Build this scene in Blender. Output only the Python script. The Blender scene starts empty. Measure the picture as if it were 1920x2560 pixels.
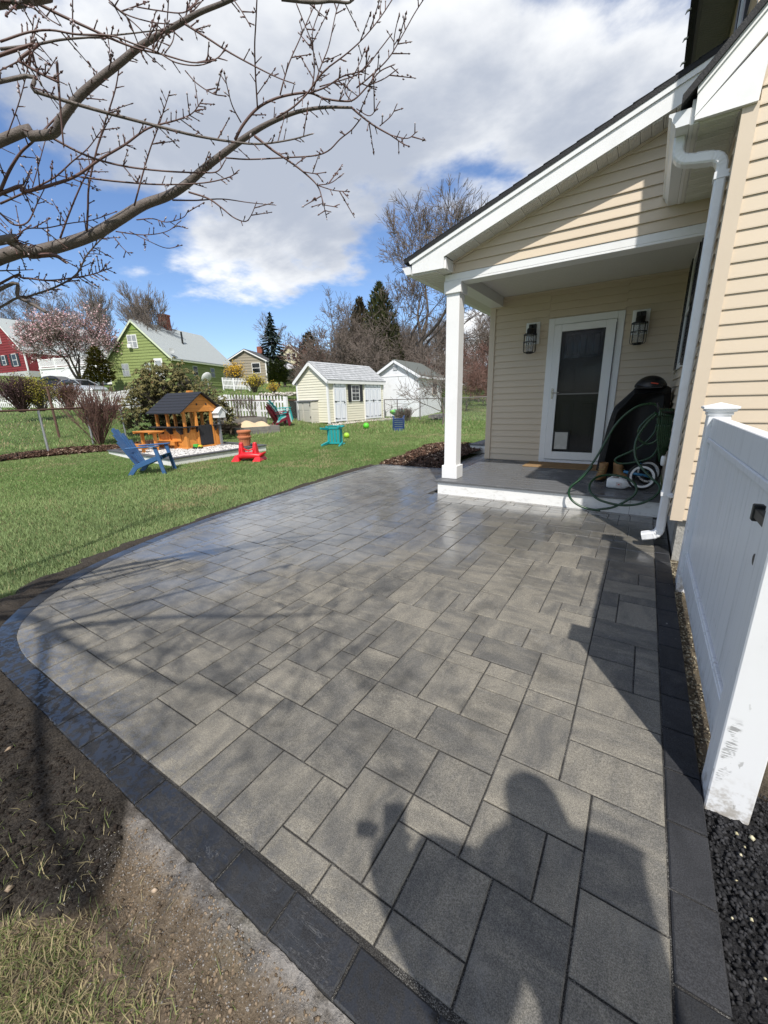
import bpy, math, random
import numpy as np
from math import sin, cos, pi, radians, hypot, atan2
from mathutils import Vector, Matrix

random.seed(7)
RS = np.random.RandomState(11)
scene = bpy.context.scene
COL = scene.collection

# ------------------------------------------------------------------ camera
EYE = np.array([0.0, 0.0, 1.26])
YAW, PITCH, ROLL, FPX = radians(-32.905), radians(15.781), radians(-1.599), 992.0
FWD = np.array([sin(YAW) * cos(PITCH), cos(YAW) * cos(PITCH), -sin(PITCH)])
_rt = np.array([cos(YAW), -sin(YAW), 0.0])
_up = np.cross(_rt, FWD)
RIGHT = _rt * cos(ROLL) + _up * sin(ROLL)
UP = -_rt * sin(ROLL) + _up * cos(ROLL)
cam_data = bpy.data.cameras.new('camera')
cam_data.sensor_fit = 'HORIZONTAL'
cam_data.sensor_width = 36.0
cam_data.lens = 36.0 * FPX / 1920.0
cam_data.clip_start = 0.02
cam_data.clip_end = 3000.0
cam = bpy.data.objects.new('camera', cam_data)
COL.objects.link(cam)
cam.matrix_world = Matrix(((RIGHT[0], UP[0], -FWD[0], EYE[0]), (RIGHT[1], UP[1], -FWD[1], EYE[1]),
                           (RIGHT[2], UP[2], -FWD[2], EYE[2]), (0, 0, 0, 1)))
scene.camera = cam

# ------------------------------------------------------------------ world, sun, exposure
SUN_STRENGTH, SKY_STRENGTH, EXPOSURE = 4.0, 0.12, 0.35
LIGHT = Vector((-0.42, 0.66, -1.0)).normalized()
world = bpy.data.worlds.new('World')
scene.world = world
world.use_nodes = True
wn, wl = world.node_tree.nodes, world.node_tree.links
wn.clear()
def W(kind, **kw):
    n = wn.new(kind)
    for k, v in kw.items():
        setattr(n, k, v)
    return n
def wmath(op, a, b=None, clamp=False):
    n = W('ShaderNodeMath', operation=op)
    n.use_clamp = clamp
    for i, v in enumerate((a, b)):
        if v is None:
            continue
        if isinstance(v, (int, float)):
            n.inputs[i].default_value = v
        else:
            wl.new(v, n.inputs[i])
    return n.outputs[0]
sky = W('ShaderNodeTexSky', sky_type='NISHITA')
sky.sun_disc = False
sky.sun_elevation = radians(52)
sky.sun_rotation = atan2(0.42, -0.66)
sky.altitude = 100
sky.air_density = 1.0
sky.dust_density = 0.6
tc = W('ShaderNodeTexCoord')
sep = W('ShaderNodeSeparateXYZ')
wl.new(tc.outputs['Generated'], sep.inputs[0])
zc = wmath('ADD', wmath('MAXIMUM', sep.outputs[2], 0.0), 0.16)
comb = W('ShaderNodeCombineXYZ')
wl.new(wmath('DIVIDE', sep.outputs[0], zc), comb.inputs[0])
wl.new(wmath('DIVIDE', sep.outputs[1], zc), comb.inputs[1])
def wnoise(scale, detail, rough, off, dist=0.0):
    mp = W('ShaderNodeMapping')
    mp.inputs['Location'].default_value = off
    wl.new(comb.outputs[0], mp.inputs[0])
    n = W('ShaderNodeTexNoise')
    n.inputs['Scale'].default_value = scale
    n.inputs['Detail'].default_value = detail
    n.inputs['Roughness'].default_value = rough
    n.inputs['Distortion'].default_value = dist
    wl.new(mp.outputs[0], n.inputs['Vector'])
    return n.outputs['Fac']
cover = wnoise(0.85, 12.0, 0.56, (12.3, 5.1, 0.0), 0.10)
# the cloud deck is thicker overhead and to the east, thinner over the western horizon
east = wmath('ADD', wmath('MULTIPLY', sep.outputs[0], 0.10), wmath('MULTIPLY', sep.outputs[2], 0.10))
cover = wmath('ADD', cover, east)
ramp = W('ShaderNodeMapRange')
ramp.interpolation_type = 'SMOOTHSTEP'
ramp.inputs['From Min'].default_value = 0.47
ramp.inputs['From Max'].default_value = 0.56
wl.new(cover, ramp.inputs['Value'])
shade = wnoise(1.1, 7.0, 0.55, (1.7, 5.3, 2.0), 0.2)
crm = W('ShaderNodeMapRange')
crm.interpolation_type = 'SMOOTHSTEP'
crm.inputs['From Min'].default_value = 0.33
crm.inputs['From Max'].default_value = 0.58
wl.new(wmath('ADD', shade, wmath('MULTIPLY', wmath('SUBTRACT', cover, 0.5), -0.55)), crm.inputs['Value'])
cmix = W('ShaderNodeMix', data_type='RGBA')
cmix.inputs['A'].default_value = (3.3, 3.65, 4.35, 1)
cmix.inputs['B'].default_value = (7.0, 7.1, 7.2, 1)
wl.new(crm.outputs[0], cmix.inputs['Factor'])
smul = W('ShaderNodeMix', data_type='RGBA')
smul.blend_type = 'MULTIPLY'
smul.inputs['Factor'].default_value = 1.0
smul.inputs['B'].default_value = (0.80, 0.92, 1.12, 1)
wl.new(sky.outputs[0], smul.inputs['A'])
fin = W('ShaderNodeMix', data_type='RGBA')
wl.new(ramp.outputs[0], fin.inputs['Factor'])
wl.new(smul.outputs['Result'], fin.inputs['A'])
wl.new(cmix.outputs['Result'], fin.inputs['B'])
bg = W('ShaderNodeBackground')
bg.inputs['Strength'].default_value = SKY_STRENGTH
wl.new(fin.outputs['Result'], bg.inputs['Color'])
wo = W('ShaderNodeOutputWorld')
wl.new(bg.outputs[0], wo.inputs['Surface'])

sun_data = bpy.data.lights.new('sun', 'SUN')
sun_data.energy = SUN_STRENGTH
sun_data.angle = radians(0.8)
sun_data.color = (1.0, 0.955, 0.89)
sun = bpy.data.objects.new('sun', sun_data)
COL.objects.link(sun)
sun.rotation_euler = LIGHT.to_track_quat('-Z', 'Y').to_euler()
sun.location = (8, -12, 20)

vs = scene.view_settings
vs.view_transform = 'Standard'
vs.look = 'None'
vs.exposure = EXPOSURE
vs.gamma = 1.0
vs.use_curve_mapping = False
scene.render.engine = 'CYCLES'
scene.cycles.max_bounces = 6
scene.cycles.diffuse_bounces = 3
scene.cycles.glossy_bounces = 3
scene.cycles.transmission_bounces = 4
scene.cycles.transparent_max_bounces = 12
scene.cycles.use_denoising = True

# ------------------------------------------------------------------ geometry helpers
def ray(x, y):
    return RIGHT * ((x - 960) / FPX) - UP * ((y - 1280) / FPX) + FWD
def at_z(x, y, z=0.0):
    d = ray(x, y)
    return EYE + d * ((z - EYE[2]) / d[2])
def at_y(x, y, Y):
    d = ray(x, y)
    return EYE + d * (Y / d[1])
def at_x(x, y, X):
    d = ray(x, y)
    return EYE + d * (X / d[0])
def at_r(x, y, r):
    d = ray(x, y)
    return EYE + d * (r / hypot(d[0], d[1]))

def vnoise(x, y, seed=0):
    x = np.asarray(x, float); y = np.asarray(y, float)
    xi = np.floor(x).astype(np.int64); yi = np.floor(y).astype(np.int64)
    xf = x - xi; yf = y - yi
    u = xf * xf * (3 - 2 * xf); v = yf * yf * (3 - 2 * yf)
    def h(a, b):
        n = (a * 374761393 + b * 668265263 + seed * 974711) & 0x7fffffff
        n = ((n ^ (n >> 13)) * 1274126177) & 0x7fffffff
        return ((n ^ (n >> 16)) & 0xffff) / 65535.0
    return (h(xi, yi) * (1 - u) + h(xi + 1, yi) * u) * (1 - v) + (h(xi, yi + 1) * (1 - u) + h(xi + 1, yi + 1) * u) * v
def fbm(x, y, seed=0, octv=4):
    s = 0; a = 0.5; t = 0
    for k in range(octv):
        s = s + a * vnoise(np.asarray(x) * 2 ** k + 17.3 * k, np.asarray(y) * 2 ** k - 9.1 * k, seed + k)
        t += a; a *= 0.5
    return s / t

class MB:
    """collects shapes that become ONE mesh object"""
    def __init__(s):
        s.v = []; s.f = []
    def add(s, vs, fs):
        b = len(s.v)
        s.v += [tuple(map(float, p)) for p in vs]
        s.f += [tuple(i + b for i in f) for f in fs]
        return s
    def box(s, a, b):
        x0, y0, z0 = a; x1, y1, z1 = b
        return s.add([(x0, y0, z0), (x1, y0, z0), (x1, y1, z0), (x0, y1, z0), (x0, y0, z1), (x1, y0, z1), (x1, y1, z1), (x0, y1, z1)],
                     [(0, 3, 2, 1), (4, 5, 6, 7), (0, 1, 5, 4), (1, 2, 6, 5), (2, 3, 7, 6), (3, 0, 4, 7)])
    def hexa(s, p):
        """8 corners: bottom ring then top ring"""
        return s.add(p, [(0, 3, 2, 1), (4, 5, 6, 7), (0, 1, 5, 4), (1, 2, 6, 5), (2, 3, 7, 6), (3, 0, 4, 7)])
    def bar(s, p, q, w, h, up=(0, 0, 1)):
        """rectangular bar from p to q"""
        p = Vector(p); q = Vector(q); d = (q - p).normalized()
        a = d.cross(Vector(up))
        if a.length < 1e-4:
            a = d.cross(Vector((1, 0, 0)))
        a.normalize(); b = a.cross(d)
        a = a * (w / 2); b = b * (h / 2)
        return s.hexa([p - a - b, p + a - b, p + a + b, p - a + b, q - a - b, q + a - b, q + a + b, q - a + b])
    def prism(s, poly, ext):
        """poly: 3D points of a planar outline, ext: extrusion vector"""
        n = len(poly); e = Vector(ext)
        vs = [Vector(p) for p in poly] + [Vector(p) + e for p in poly]
        fs = [tuple(range(n - 1, -1, -1)), tuple(range(n, 2 * n))] + [(i, (i + 1) % n, n + (i + 1) % n, n + i) for i in range(n)]
        return s.add(vs, fs)
    def tube(s, pts, rad, n=6, cap=True):
        pts = [Vector(p) for p in pts]
        if isinstance(rad, (int, float)):
            rad = [rad] * len(pts)
        vs = []; fs = []; prev = None
        for i, p in enumerate(pts):
            d = (pts[min(i + 1, len(pts) - 1)] - pts[max(i - 1, 0)])
            d = d.normalized() if d.length > 1e-9 else Vector((0, 0, 1))
            if prev is None:
                a = d.orthogonal().normalized()
            else:
                a = prev - d * prev.dot(d)
                a = a.normalized() if a.length > 1e-6 else d.orthogonal().normalized()
            prev = a
            b = d.cross(a)
            for k in range(n):
                t = 2 * pi * k / n
                vs.append(p + (a * cos(t) + b * sin(t)) * rad[i])
        for i in range(len(pts) - 1):
            for k in range(n):
                fs.append((i * n + k, i * n + (k + 1) % n, (i + 1) * n + (k + 1) % n, (i + 1) * n + k))
        if cap:
            fs.append(tuple(range(n - 1, -1, -1)))
            fs.append(tuple((len(pts) - 1) * n + k for k in range(n)))
        return s.add(vs, fs)
    def lathe(s, prof, n=24, c=(0, 0, 0), axis='z'):
        vs = []; fs = []
        for r, z in prof:
            for k in range(n):
                t = 2 * pi * k / n
                p = (r * cos(t), r * sin(t), z)
                if axis == 'y':
                    p = (p[0], p[2], p[1])
                elif axis == 'x':
                    p = (p[2], p[0], p[1])
                vs.append((p[0] + c[0], p[1] + c[1], p[2] + c[2]))
        for i in range(len(prof) - 1):
            for k in range(n):
                fs.append((i * n + k, i * n + (k + 1) % n, (i + 1) * n + (k + 1) % n, (i + 1) * n + k))
        return s.add(vs, fs)
    def rings(s, rings, cap=True):
        n = len(rings[0]); vs = [p for r in rings for p in r]; fs = []
        for i in range(len(rings) - 1):
            for k in range(n):
                fs.append((i * n + k, i * n + (k + 1) % n, (i + 1) * n + (k + 1) % n, (i + 1) * n + k))
        if cap:
            fs.append(tuple(range(n - 1, -1, -1)))
            fs.append(tuple((len(rings) - 1) * n + k for k in range(n)))
        return s.add(vs, fs)
    def mesh(s, name, m, smooth=False):
        me = bpy.data.meshes.new(name)
        me.from_pydata(s.v, [], s.f)
        me.update()
        if smooth:
            me.polygons.foreach_set('use_smooth', [True] * len(me.polygons))
        me.materials.append(m)
        return me
    def build(s, name, m, parent=None, smooth=False, bevel=0.0, world=False, seg=1):
        o = bpy.data.objects.new(name, s.mesh(name, m, smooth))
        COL.objects.link(o)
        if bevel:
            bv = o.modifiers.new('bevel', 'BEVEL')
            bv.width = bevel; bv.segments = seg; bv.limit_method = 'ANGLE'; bv.angle_limit = radians(35)
        if parent is not None:
            o.parent = parent
            if world:
                o.matrix_parent_inverse = wm(parent).inverted()
        return o

def wm(o):
    m = o.matrix_basis.copy()
    if o.parent is not None:
        m = wm(o.parent) @ o.matrix_parent_inverse @ m
    return m

def np_mesh(name, verts, faces, m, cols=None, smooth=False):
    """verts (N,3), faces (M,k) arrays, optional per-vertex colour (N,3)"""
    me = bpy.data.meshes.new(name)
    verts = np.asarray(verts, np.float32); faces = np.asarray(faces, np.int32)
    M_, k = faces.shape
    me.vertices.add(len(verts)); me.vertices.foreach_set('co', verts.ravel())
    me.loops.add(M_ * k); me.loops.foreach_set('vertex_index', faces.ravel())
    me.polygons.add(M_)
    me.polygons.foreach_set('loop_start', np.arange(0, M_ * k, k, dtype=np.int32))
    me.polygons.foreach_set('loop_total', np.full(M_, k, np.int32))
    if smooth:
        me.polygons.foreach_set('use_smooth', np.ones(M_, bool))
    if cols is not None:
        ca = me.color_attributes.new('col', 'FLOAT_COLOR', 'POINT')
        c4 = np.ones((len(verts), 4), np.float32); c4[:, :3] = cols
        ca.data.foreach_set('color', c4.ravel())
    me.update(calc_edges=True)
    me.materials.append(m)
    return me
def np_obj(name, verts, faces, m, cols=None, smooth=False, parent=None, world=False):
    o = bpy.data.objects.new(name, np_mesh(name, verts, faces, m, cols, smooth))
    COL.objects.link(o)
    if parent is not None:
        o.parent = parent
        if world:
            o.matrix_parent_inverse = wm(parent).inverted()
    return o

def tag(o, label=None, cat=None, group=None, kind=None):
    if label: o['label'] = label
    if cat: o['category'] = cat
    if group: o['group'] = group
    if kind: o['kind'] = kind
    return o
def thing(name, label, cat, loc=(0, 0, 0), rz=0.0, group=None):
    o = bpy.data.objects.new(name, None)
    o.empty_display_size = 0.1
    COL.objects.link(o)
    o.location = loc
    o.rotation_euler = (0, 0, rz)
    return tag(o, label, cat, group)
def copy_tree(o, parent=None):
    c = o.copy()
    COL.objects.link(c)
    if parent is not None:
        c.parent = parent
    for ch in list(o.children):
        copy_tree(ch, c)
    return c
def inst(name, me, parent, loc, rz=0.0, scale=None):
    o = bpy.data.objects.new(name, me)
    COL.objects.link(o)
    o.location = loc
    o.rotation_euler = (0, 0, rz)
    if scale is not None:
        o.scale = scale
    o.parent = parent
    return o

# ------------------------------------------------------------------ materials
MATS = {}
class NT:
    def __init__(s, name):
        s.m = bpy.data.materials.new(name); s.m.use_nodes = True
        s.n = s.m.node_tree.nodes; s.l = s.m.node_tree.links
        s.n.clear()
        s.out = s.n.new('ShaderNodeOutputMaterial')
        s.b = s.n.new('ShaderNodeBsdfPrincipled')
        s.l.new(s.b.outputs[0], s.out.inputs[0])
        MATS[name] = s.m
    def put(s, sock, v):
        if isinstance(v, (int, float)):
            sock.default_value = v
        elif isinstance(v, (tuple, list)):
            sock.default_value = (*v, 1.0) if (len(v) == 3 and len(sock.default_value) == 4) else v
        else:
            s.l.new(v, sock)
    def math(s, op, a, b=None, clamp=False):
        n = s.n.new('ShaderNodeMath'); n.operation = op; n.use_clamp = clamp
        s.put(n.inputs[0], a)
        if b is not None: s.put(n.inputs[1], b)
        return n.outputs[0]
    def pos(s, kind='world', scale=(1, 1, 1), off=None):
        if kind == 'world':
            v = s.n.new('ShaderNodeNewGeometry').outputs['Position']
        else:
            v = s.n.new('ShaderNodeTexCoord').outputs['Object']
        mp = s.n.new('ShaderNodeMapping')
        mp.inputs['Scale'].default_value = scale
        s.l.new(v, mp.inputs['Vector'])
        if off is not None: s.put(mp.inputs['Location'], off)
        return mp.outputs[0]
    def noise(s, vec, scale, detail=4, rough=0.55, dist=0.0):
        n = s.n.new('ShaderNodeTexNoise')
        n.inputs['Scale'].default_value = scale; n.inputs['Detail'].default_value = detail
        n.inputs['Roughness'].default_value = rough; n.inputs['Distortion'].default_value = dist
        s.l.new(vec, n.inputs['Vector'])
        return n.outputs['Fac']
    def ramp(s, f, a, b, lo=0.0, hi=1.0, smooth=True):
        n = s.n.new('ShaderNodeMapRange')
        n.interpolation_type = 'SMOOTHSTEP' if smooth else 'LINEAR'
        s.put(n.inputs['Value'], f)
        n.inputs['From Min'].default_value = a; n.inputs['From Max'].default_value = b
        n.inputs['To Min'].default_value = lo; n.inputs['To Max'].default_value = hi
        return n.outputs[0]
    def mix(s, f, a, b, mode='MIX'):
        n = s.n.new('ShaderNodeMix'); n.data_type = 'RGBA'; n.blend_type = mode
        s.put(n.inputs['Factor'], f); s.put(n.inputs['A'], a); s.put(n.inputs['B'], b)
        return n.outputs['Result']
    def attr(s, name='col'):
        n = s.n.new('ShaderNodeAttribute'); n.attribute_name = name
        return n
    def rnd(s):
        return s.n.new('ShaderNodeObjectInfo').outputs['Random']
    def bump(s, h, strength=0.3, dist=0.01):
        n = s.n.new('ShaderNodeBump')
        n.inputs['Strength'].default_value = strength; n.inputs['Distance'].default_value = dist
        s.l.new(h, n.inputs['Height'])
        s.l.new(n.outputs[0], s.b.inputs['Normal'])
    def set(s, **k):
        for a, v in k.items():
            s.put(s.b.inputs[{'col': 'Base Color', 'rough': 'Roughness', 'metal': 'Metallic', 'spec': 'Specular IOR Level', 'coat': 'Coat Weight', 'trans': 'Transmission Weight', 'alpha': 'Alpha', 'ior': 'IOR'}[a]], v)
        return s.m

def mat(name, col, rough=0.6, var=0.10, vscale=6.0, bump=0.0, bscale=80.0, metal=0.0, spec=0.5, coords='object', stretch=(1, 1, 1), dirt=None, dscale=2.0, damount=0.5, objrnd=0.0, coat=0.0):
    t = NT(name)
    v = t.pos(coords, stretch)
    n = t.noise(v, vscale, 5)
    lo = tuple(c * (1 - var) for c in col); hi = tuple(min(1, c * (1 + var)) for c in col)
    c = t.mix(n, lo, hi)
    if dirt:
        d = t.ramp(t.noise(t.pos(coords, stretch, (3, 7, 1)), dscale, 6, 0.65), 0.5, 0.72)
        c = t.mix(t.math('MULTIPLY', d, damount), c, dirt)
    if objrnd:
        k = t.ramp(t.rnd(), 0, 1, 1 - objrnd, 1 + objrnd, False)
        cb = t.n.new('ShaderNodeCombineXYZ')
        for i in range(3): t.l.new(k, cb.inputs[i])
        c = t.mix(1.0, c, cb.outputs[0], 'MULTIPLY')
    t.set(col=c, rough=t.ramp(n, 0.2, 0.8, max(0, rough - 0.06), min(1, rough + 0.06)), metal=metal, spec=spec, coat=coat)
    if bump:
        t.bump(t.noise(t.pos(coords, stretch), bscale, 4, 0.6), bump, 0.01)
    return t.m
def attr_mat(name, rough=0.8, spec=0.2, trans=0.0):
    t = NT(name)
    t.set(col=t.attr().outputs['Color'], rough=rough, spec=spec)
    if trans:
        d = t.n.new('ShaderNodeBsdfTranslucent')
        t.l.new(t.attr().outputs['Color'], d.inputs[0])
        mx = t.n.new('ShaderNodeMixShader'); mx.inputs[0].default_value = trans
        t.l.new(t.b.outputs[0], mx.inputs[1]); t.l.new(d.outputs[0], mx.inputs[2])
        t.l.new(mx.outputs[0], t.out.inputs[0])
    return t.m
# ------------------------------------------------------------------ surface materials
def paver_material(name, tan, dark, border=False):
    t = NT(name)
    a = t.attr('col')
    sp = t.n.new('ShaderNodeSeparateColor'); t.l.new(a.outputs['Color'], sp.inputs[0])
    r = t.math('FRACT', t.math('ADD', t.rnd(), sp.outputs[0]))
    off = t.n.new('ShaderNodeCombineXYZ')
    t.l.new(t.math('MULTIPLY', r, 37.0), off.inputs[0]); t.l.new(t.math('MULTIPLY', r, 61.0), off.inputs[1])
    # blended streaks run along the paver, either way round
    n1 = t.noise(t.pos('world', (4.5, 11.0, 1), off.outputs[0]), 1.0, 7, 0.66, 0.25)
    n2 = t.noise(t.pos('world', (11.0, 4.5, 1), off.outputs[0]), 1.0, 7, 0.66, 0.25)
    pick = t.math('GREATER_THAN', r, 0.5)
    streak = t.math('ADD', t.math('MULTIPLY', n1, pick), t.math('MULTIPLY', n2, t.math('SUBTRACT', 1.0, pick)))
    r2 = t.math('FRACT', t.math('MULTIPLY', r, 7.31))
    f = t.math('ADD', streak, t.math('MULTIPLY', t.math('SUBTRACT', r2, 0.5), 0.23))
    c = t.mix(t.ramp(f, 0.28, 0.72), dark, tan)
    g = t.noise(t.pos('world', (1, 1, 1), off.outputs[0]), 330.0, 3, 0.7)
    g3 = t.noise(t.pos('world', (1, 1, 1), off.outputs[0]), 95.0, 4, 0.75)
    c = t.mix(t.ramp(g3, 0.3, 0.7), t.mix(0.28, c, (0.02, 0.02, 0.02)), c)
    gk = t.n.new('ShaderNodeCombineXYZ'); gv_ = t.ramp(g, 0.34, 0.68, 0.60, 1.42)
    for q_ in range(3): t.l.new(gv_, gk.inputs[q_])
    c = t.mix(1.0, c, gk.outputs[0], 'MULTIPLY')
    st_ = t.ramp(t.noise(t.pos('world', (1, 1, 1), (4, 9, 0)), 3.4, 6, 0.62, 0.8), 0.52, 0.70)
    c = t.mix(t.math('MULTIPLY', st_, 0.30), c, (0.035, 0.034, 0.032))
    du_ = t.ramp(t.noise(t.pos('world', (1, 1, 1), (1, 5, 3)), 5.5, 6, 0.7, 0.4), 0.56, 0.74)
    c = t.mix(t.math('MULTIPLY', du_, 0.06 if border else 0.16), c, (0.42, 0.40, 0.36))
    geo = t.n.new('ShaderNodeNewGeometry')
    s3 = t.n.new('ShaderNodeSeparateXYZ'); t.l.new(geo.outputs['Position'], s3.inputs[0])
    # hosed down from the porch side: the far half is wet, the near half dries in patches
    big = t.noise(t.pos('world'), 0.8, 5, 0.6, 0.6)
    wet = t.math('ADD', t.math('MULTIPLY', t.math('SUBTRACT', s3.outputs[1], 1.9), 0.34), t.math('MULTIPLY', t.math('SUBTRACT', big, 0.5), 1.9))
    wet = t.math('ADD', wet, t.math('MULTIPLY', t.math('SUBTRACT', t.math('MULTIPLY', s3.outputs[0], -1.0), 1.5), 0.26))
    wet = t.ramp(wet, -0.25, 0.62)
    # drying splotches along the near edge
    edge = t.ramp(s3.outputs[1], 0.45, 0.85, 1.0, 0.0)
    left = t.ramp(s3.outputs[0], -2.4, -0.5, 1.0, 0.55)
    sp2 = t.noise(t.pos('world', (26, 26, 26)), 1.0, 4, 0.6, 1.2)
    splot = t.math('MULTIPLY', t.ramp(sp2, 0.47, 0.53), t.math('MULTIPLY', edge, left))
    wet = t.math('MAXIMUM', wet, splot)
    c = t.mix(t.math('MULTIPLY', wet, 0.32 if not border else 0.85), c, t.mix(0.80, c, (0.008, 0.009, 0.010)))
    # pale lime bloom and drips
    sc = t.noise(t.pos('world', (34, 34, 34)), 1.0, 2, 0.5)
    c = t.mix(t.math('MULTIPLY', t.ramp(sc, 0.735, 0.76), t.ramp(s3.outputs[1], 1.2, 2.6, 0.0, 0.5)), c, (0.42, 0.42, 0.40))
    drip = t.noise(t.pos('world', (5, 22, 5)), 1.0, 5, 0.55, 2.2)
    dm = t.math('MULTIPLY', t.ramp(t.math('ABSOLUTE', t.math('SUBTRACT', drip, 0.5)), 0.0, 0.008, 1.0, 0.0), t.ramp(t.noise(t.pos('world'), 1.7, 2), 0.58, 0.68))
    c = t.mix(t.math('MULTIPLY', dm, 0.35), c, (0.40, 0.40, 0.39))
    film = t.noise(t.pos('world'), 2.6, 5, 0.6, 0.5)
    rough = t.math('ADD', t.ramp(wet, 0.0, 1.0, 0.78, 0.24), t.math('MULTIPLY', t.math('SUBTRACT', film, 0.5), t.ramp(wet, 0, 1, 0.1, 0.40)))
    t.set(col=c, rough=t.math('MAXIMUM', rough, 0.30), spec=t.ramp(wet, 0, 1, 0.25, 0.5))
    t.put(t.b.inputs['Coat Weight'], t.math('MULTIPLY', t.ramp(wet, 0.25, 0.9), t.ramp(film, 0.25, 0.6, 0.45, 1.0)))
    t.put(t.b.inputs['Coat Roughness'], t.ramp(film, 0.3, 0.65, 0.30, 0.07)); t.b.inputs['Coat IOR'].default_value = 1.72
    cb_ = t.n.new('ShaderNodeBump'); cb_.inputs['Strength'].default_value = 0.10; cb_.inputs['Distance'].default_value = 0.006
    t.l.new(t.noise(t.pos('world'), 22, 4, .6), cb_.inputs['Height']); t.l.new(cb_.outputs[0], t.b.inputs['Coat Normal'])
    n = t.n.new('ShaderNodeBump')
    t.put(n.inputs['Strength'], t.ramp(wet, 0, 1, 0.55, 0.18)); n.inputs['Distance'].default_value = 0.004
    h = t.math('ADD', t.math('MULTIPLY', g, 0.5), t.math('MULTIPLY', t.noise(t.pos('world', (1, 1, 1), off.outputs[0]), 26.0, 5, 0.6), 1.4))
    t.l.new(h, n.inputs['Height']); t.l.new(n.outputs[0], t.b.inputs['Normal'])
    return t.m
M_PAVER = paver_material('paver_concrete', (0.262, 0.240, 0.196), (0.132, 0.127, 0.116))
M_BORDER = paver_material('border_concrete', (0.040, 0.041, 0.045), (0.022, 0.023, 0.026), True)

t = NT('joint_sand')
g = t.noise(t.pos('world'), 420, 3, 0.7); g2 = t.noise(t.pos('world'), 5, 4)
t.set(col=t.mix(t.ramp(g, 0.45, 0.75), (0.035, 0.033, 0.031), t.mix(t.ramp(g2, 0.45, 0.60), (0.16, 0.155, 0.145), (0.46, 0.45, 0.42))), rough=0.9, spec=0.2)
t.bump(g, 1.0, 0.006)
M_JOINT = t.m

t = NT('lawn_ground')
n = t.noise(t.pos('world'), 0.55, 5, 0.6); n2 = t.noise(t.pos('world'), 9, 5, 0.65); n3 = t.noise(t.pos('world', (1, 1, 1), (9, 4, 2)), 0.16, 3)
c = t.mix(n, (0.075, 0.125, 0.032), (0.150, 0.200, 0.068))
c = t.mix(t.ramp(n2, 0.45, 0.72, 0, 0.55), c, (0.155, 0.150, 0.070))
c = t.mix(t.ramp(n3, 0.52, 0.72, 0, 0.5), c, (0.19, 0.17, 0.095))
t.set(col=c, rough=0.95, spec=0.1)
t.bump(t.noise(t.pos('world'), 30, 5, 0.7), 1.0, 0.05)
M_LAWN = t.m

t = NT('bare_soil')
a = t.attr('col').outputs['Color']
g = t.noise(t.pos('world'), 160, 5, 0.7)
t.set(col=t.mix(t.ramp(g, 0.25, 0.8), t.mix(0.5, a, (0.01, 0.008, 0.006)), t.mix(0.22, a, (0.40, 0.35, 0.29))), rough=0.95, spec=0.15)
t.bump(g, 0.9, 0.012)
M_SOIL = t.m

t = NT('asphalt_millings')
g = t.noise(t.pos('world'), 150, 4, 0.75)
t.set(col=t.mix(t.ramp(g, 0.35, 0.8), (0.010, 0.010, 0.012), (0.060, 0.060, 0.064)), rough=0.7, spec=0.3)
t.bump(g, 1.0, 0.02)
M_ASPHALT = t.m
M_BLADE = attr_mat('grass_blades', 0.6, 0.25, 0.22)
M_CHIP = attr_mat('loose_bits', 0.85, 0.2)

# ------------------------------------------------------------------ terrain
TC = np.array([(0, 0, 0), (-4, 3, 0), (-4, 7, 0), (-8, 4, 0), (-9, 8, 0), (-4.5, 10, 0), (0, 10, 0), (3, 3, 0), (-2, -3, 0), (-7, 0, 0), (-12, 3, .04), (4, -4, 0), (-8, -6, 0), (4, 12, 0),
               (-13, 7.5, .05), (-8.6, 14.6, .05), (-13.8, 4.3, .17), (-18.6, 6.2, .2), (-12.65, 15, .25), (-13.1, 20.4, .3), (-9.5, 20.5, .26), (-13.5, 11.5, .14),
               (-14.6, 14.4, .40), (-15.9, 13.5, .56), (-17.8, 13.2, .70), (-26, 12, 1.1), (-30.8, 12.4, 1.28), (-39, 10.4, 1.5), (-38.2, 22.9, 2.66), (-45.4, 20.8, 2.86), (-42.8, 33.1, 3.0),
               (-66.8, 20.9, 5.3), (-43, 16.6, 2.4), (-41, 37, 3.75), (-5, 30, .35), (0, 40, .35), (-12, 36, 1.0), (-25, 40, 2.7), (-22, 26, 1.6), (-60, 60, 6.5), (-90, 30, 7.5), (-90, 90, 9.5), (0, 90, 1.5), (-30, 90, 4), (-60, -5, 2.6), (-25, -8, .6), (-95, -10, 5), (30, 30, 0), (30, -30, 0), (-30, -30, .8)], float)
def _U(r2):
    return 0.5 * r2 * np.log(r2 + 1e-9)
_n = len(TC)
_d2 = ((TC[:, None, :2] - TC[None, :, :2]) ** 2).sum(2)
_A = np.zeros((_n + 3, _n + 3))
_A[:_n, :_n] = _U(_d2) + np.eye(_n) * 2.0
_A[:_n, _n] = 1; _A[:_n, _n + 1:] = TC[:, :2]; _A[_n:, :_n] = _A[:_n, _n:].T
_w = np.linalg.solve(_A, np.r_[TC[:, 2], 0, 0, 0])
def terr(x, y):
    x = np.asarray(x, float); y = np.asarray(y, float)
    q = np.stack([x.ravel(), y.ravel()], 1)
    z = np.zeros(len(q))
    for k in range(0, len(q), 20000):
        p = q[k:k + 20000]
        z[k:k + 20000] = _U(((p[:, None, :] - TC[None, :, :2]) ** 2).sum(2)) @ _w[:_n] + _w[_n] + p @ _w[_n + 1:]
    r = np.hypot(q[:, 0], q[:, 1])
    near = np.clip((r - 9.0) / 6.0, 0, 1)                      # the yard by the patio is level
    z = np.clip(z, -0.3, 10) * near * near * (3 - 2 * near) - 0.045
    return z.reshape(x.shape)
def tz(x, y):
    return float(terr(np.array([x]), np.array([y]))[0])

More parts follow.
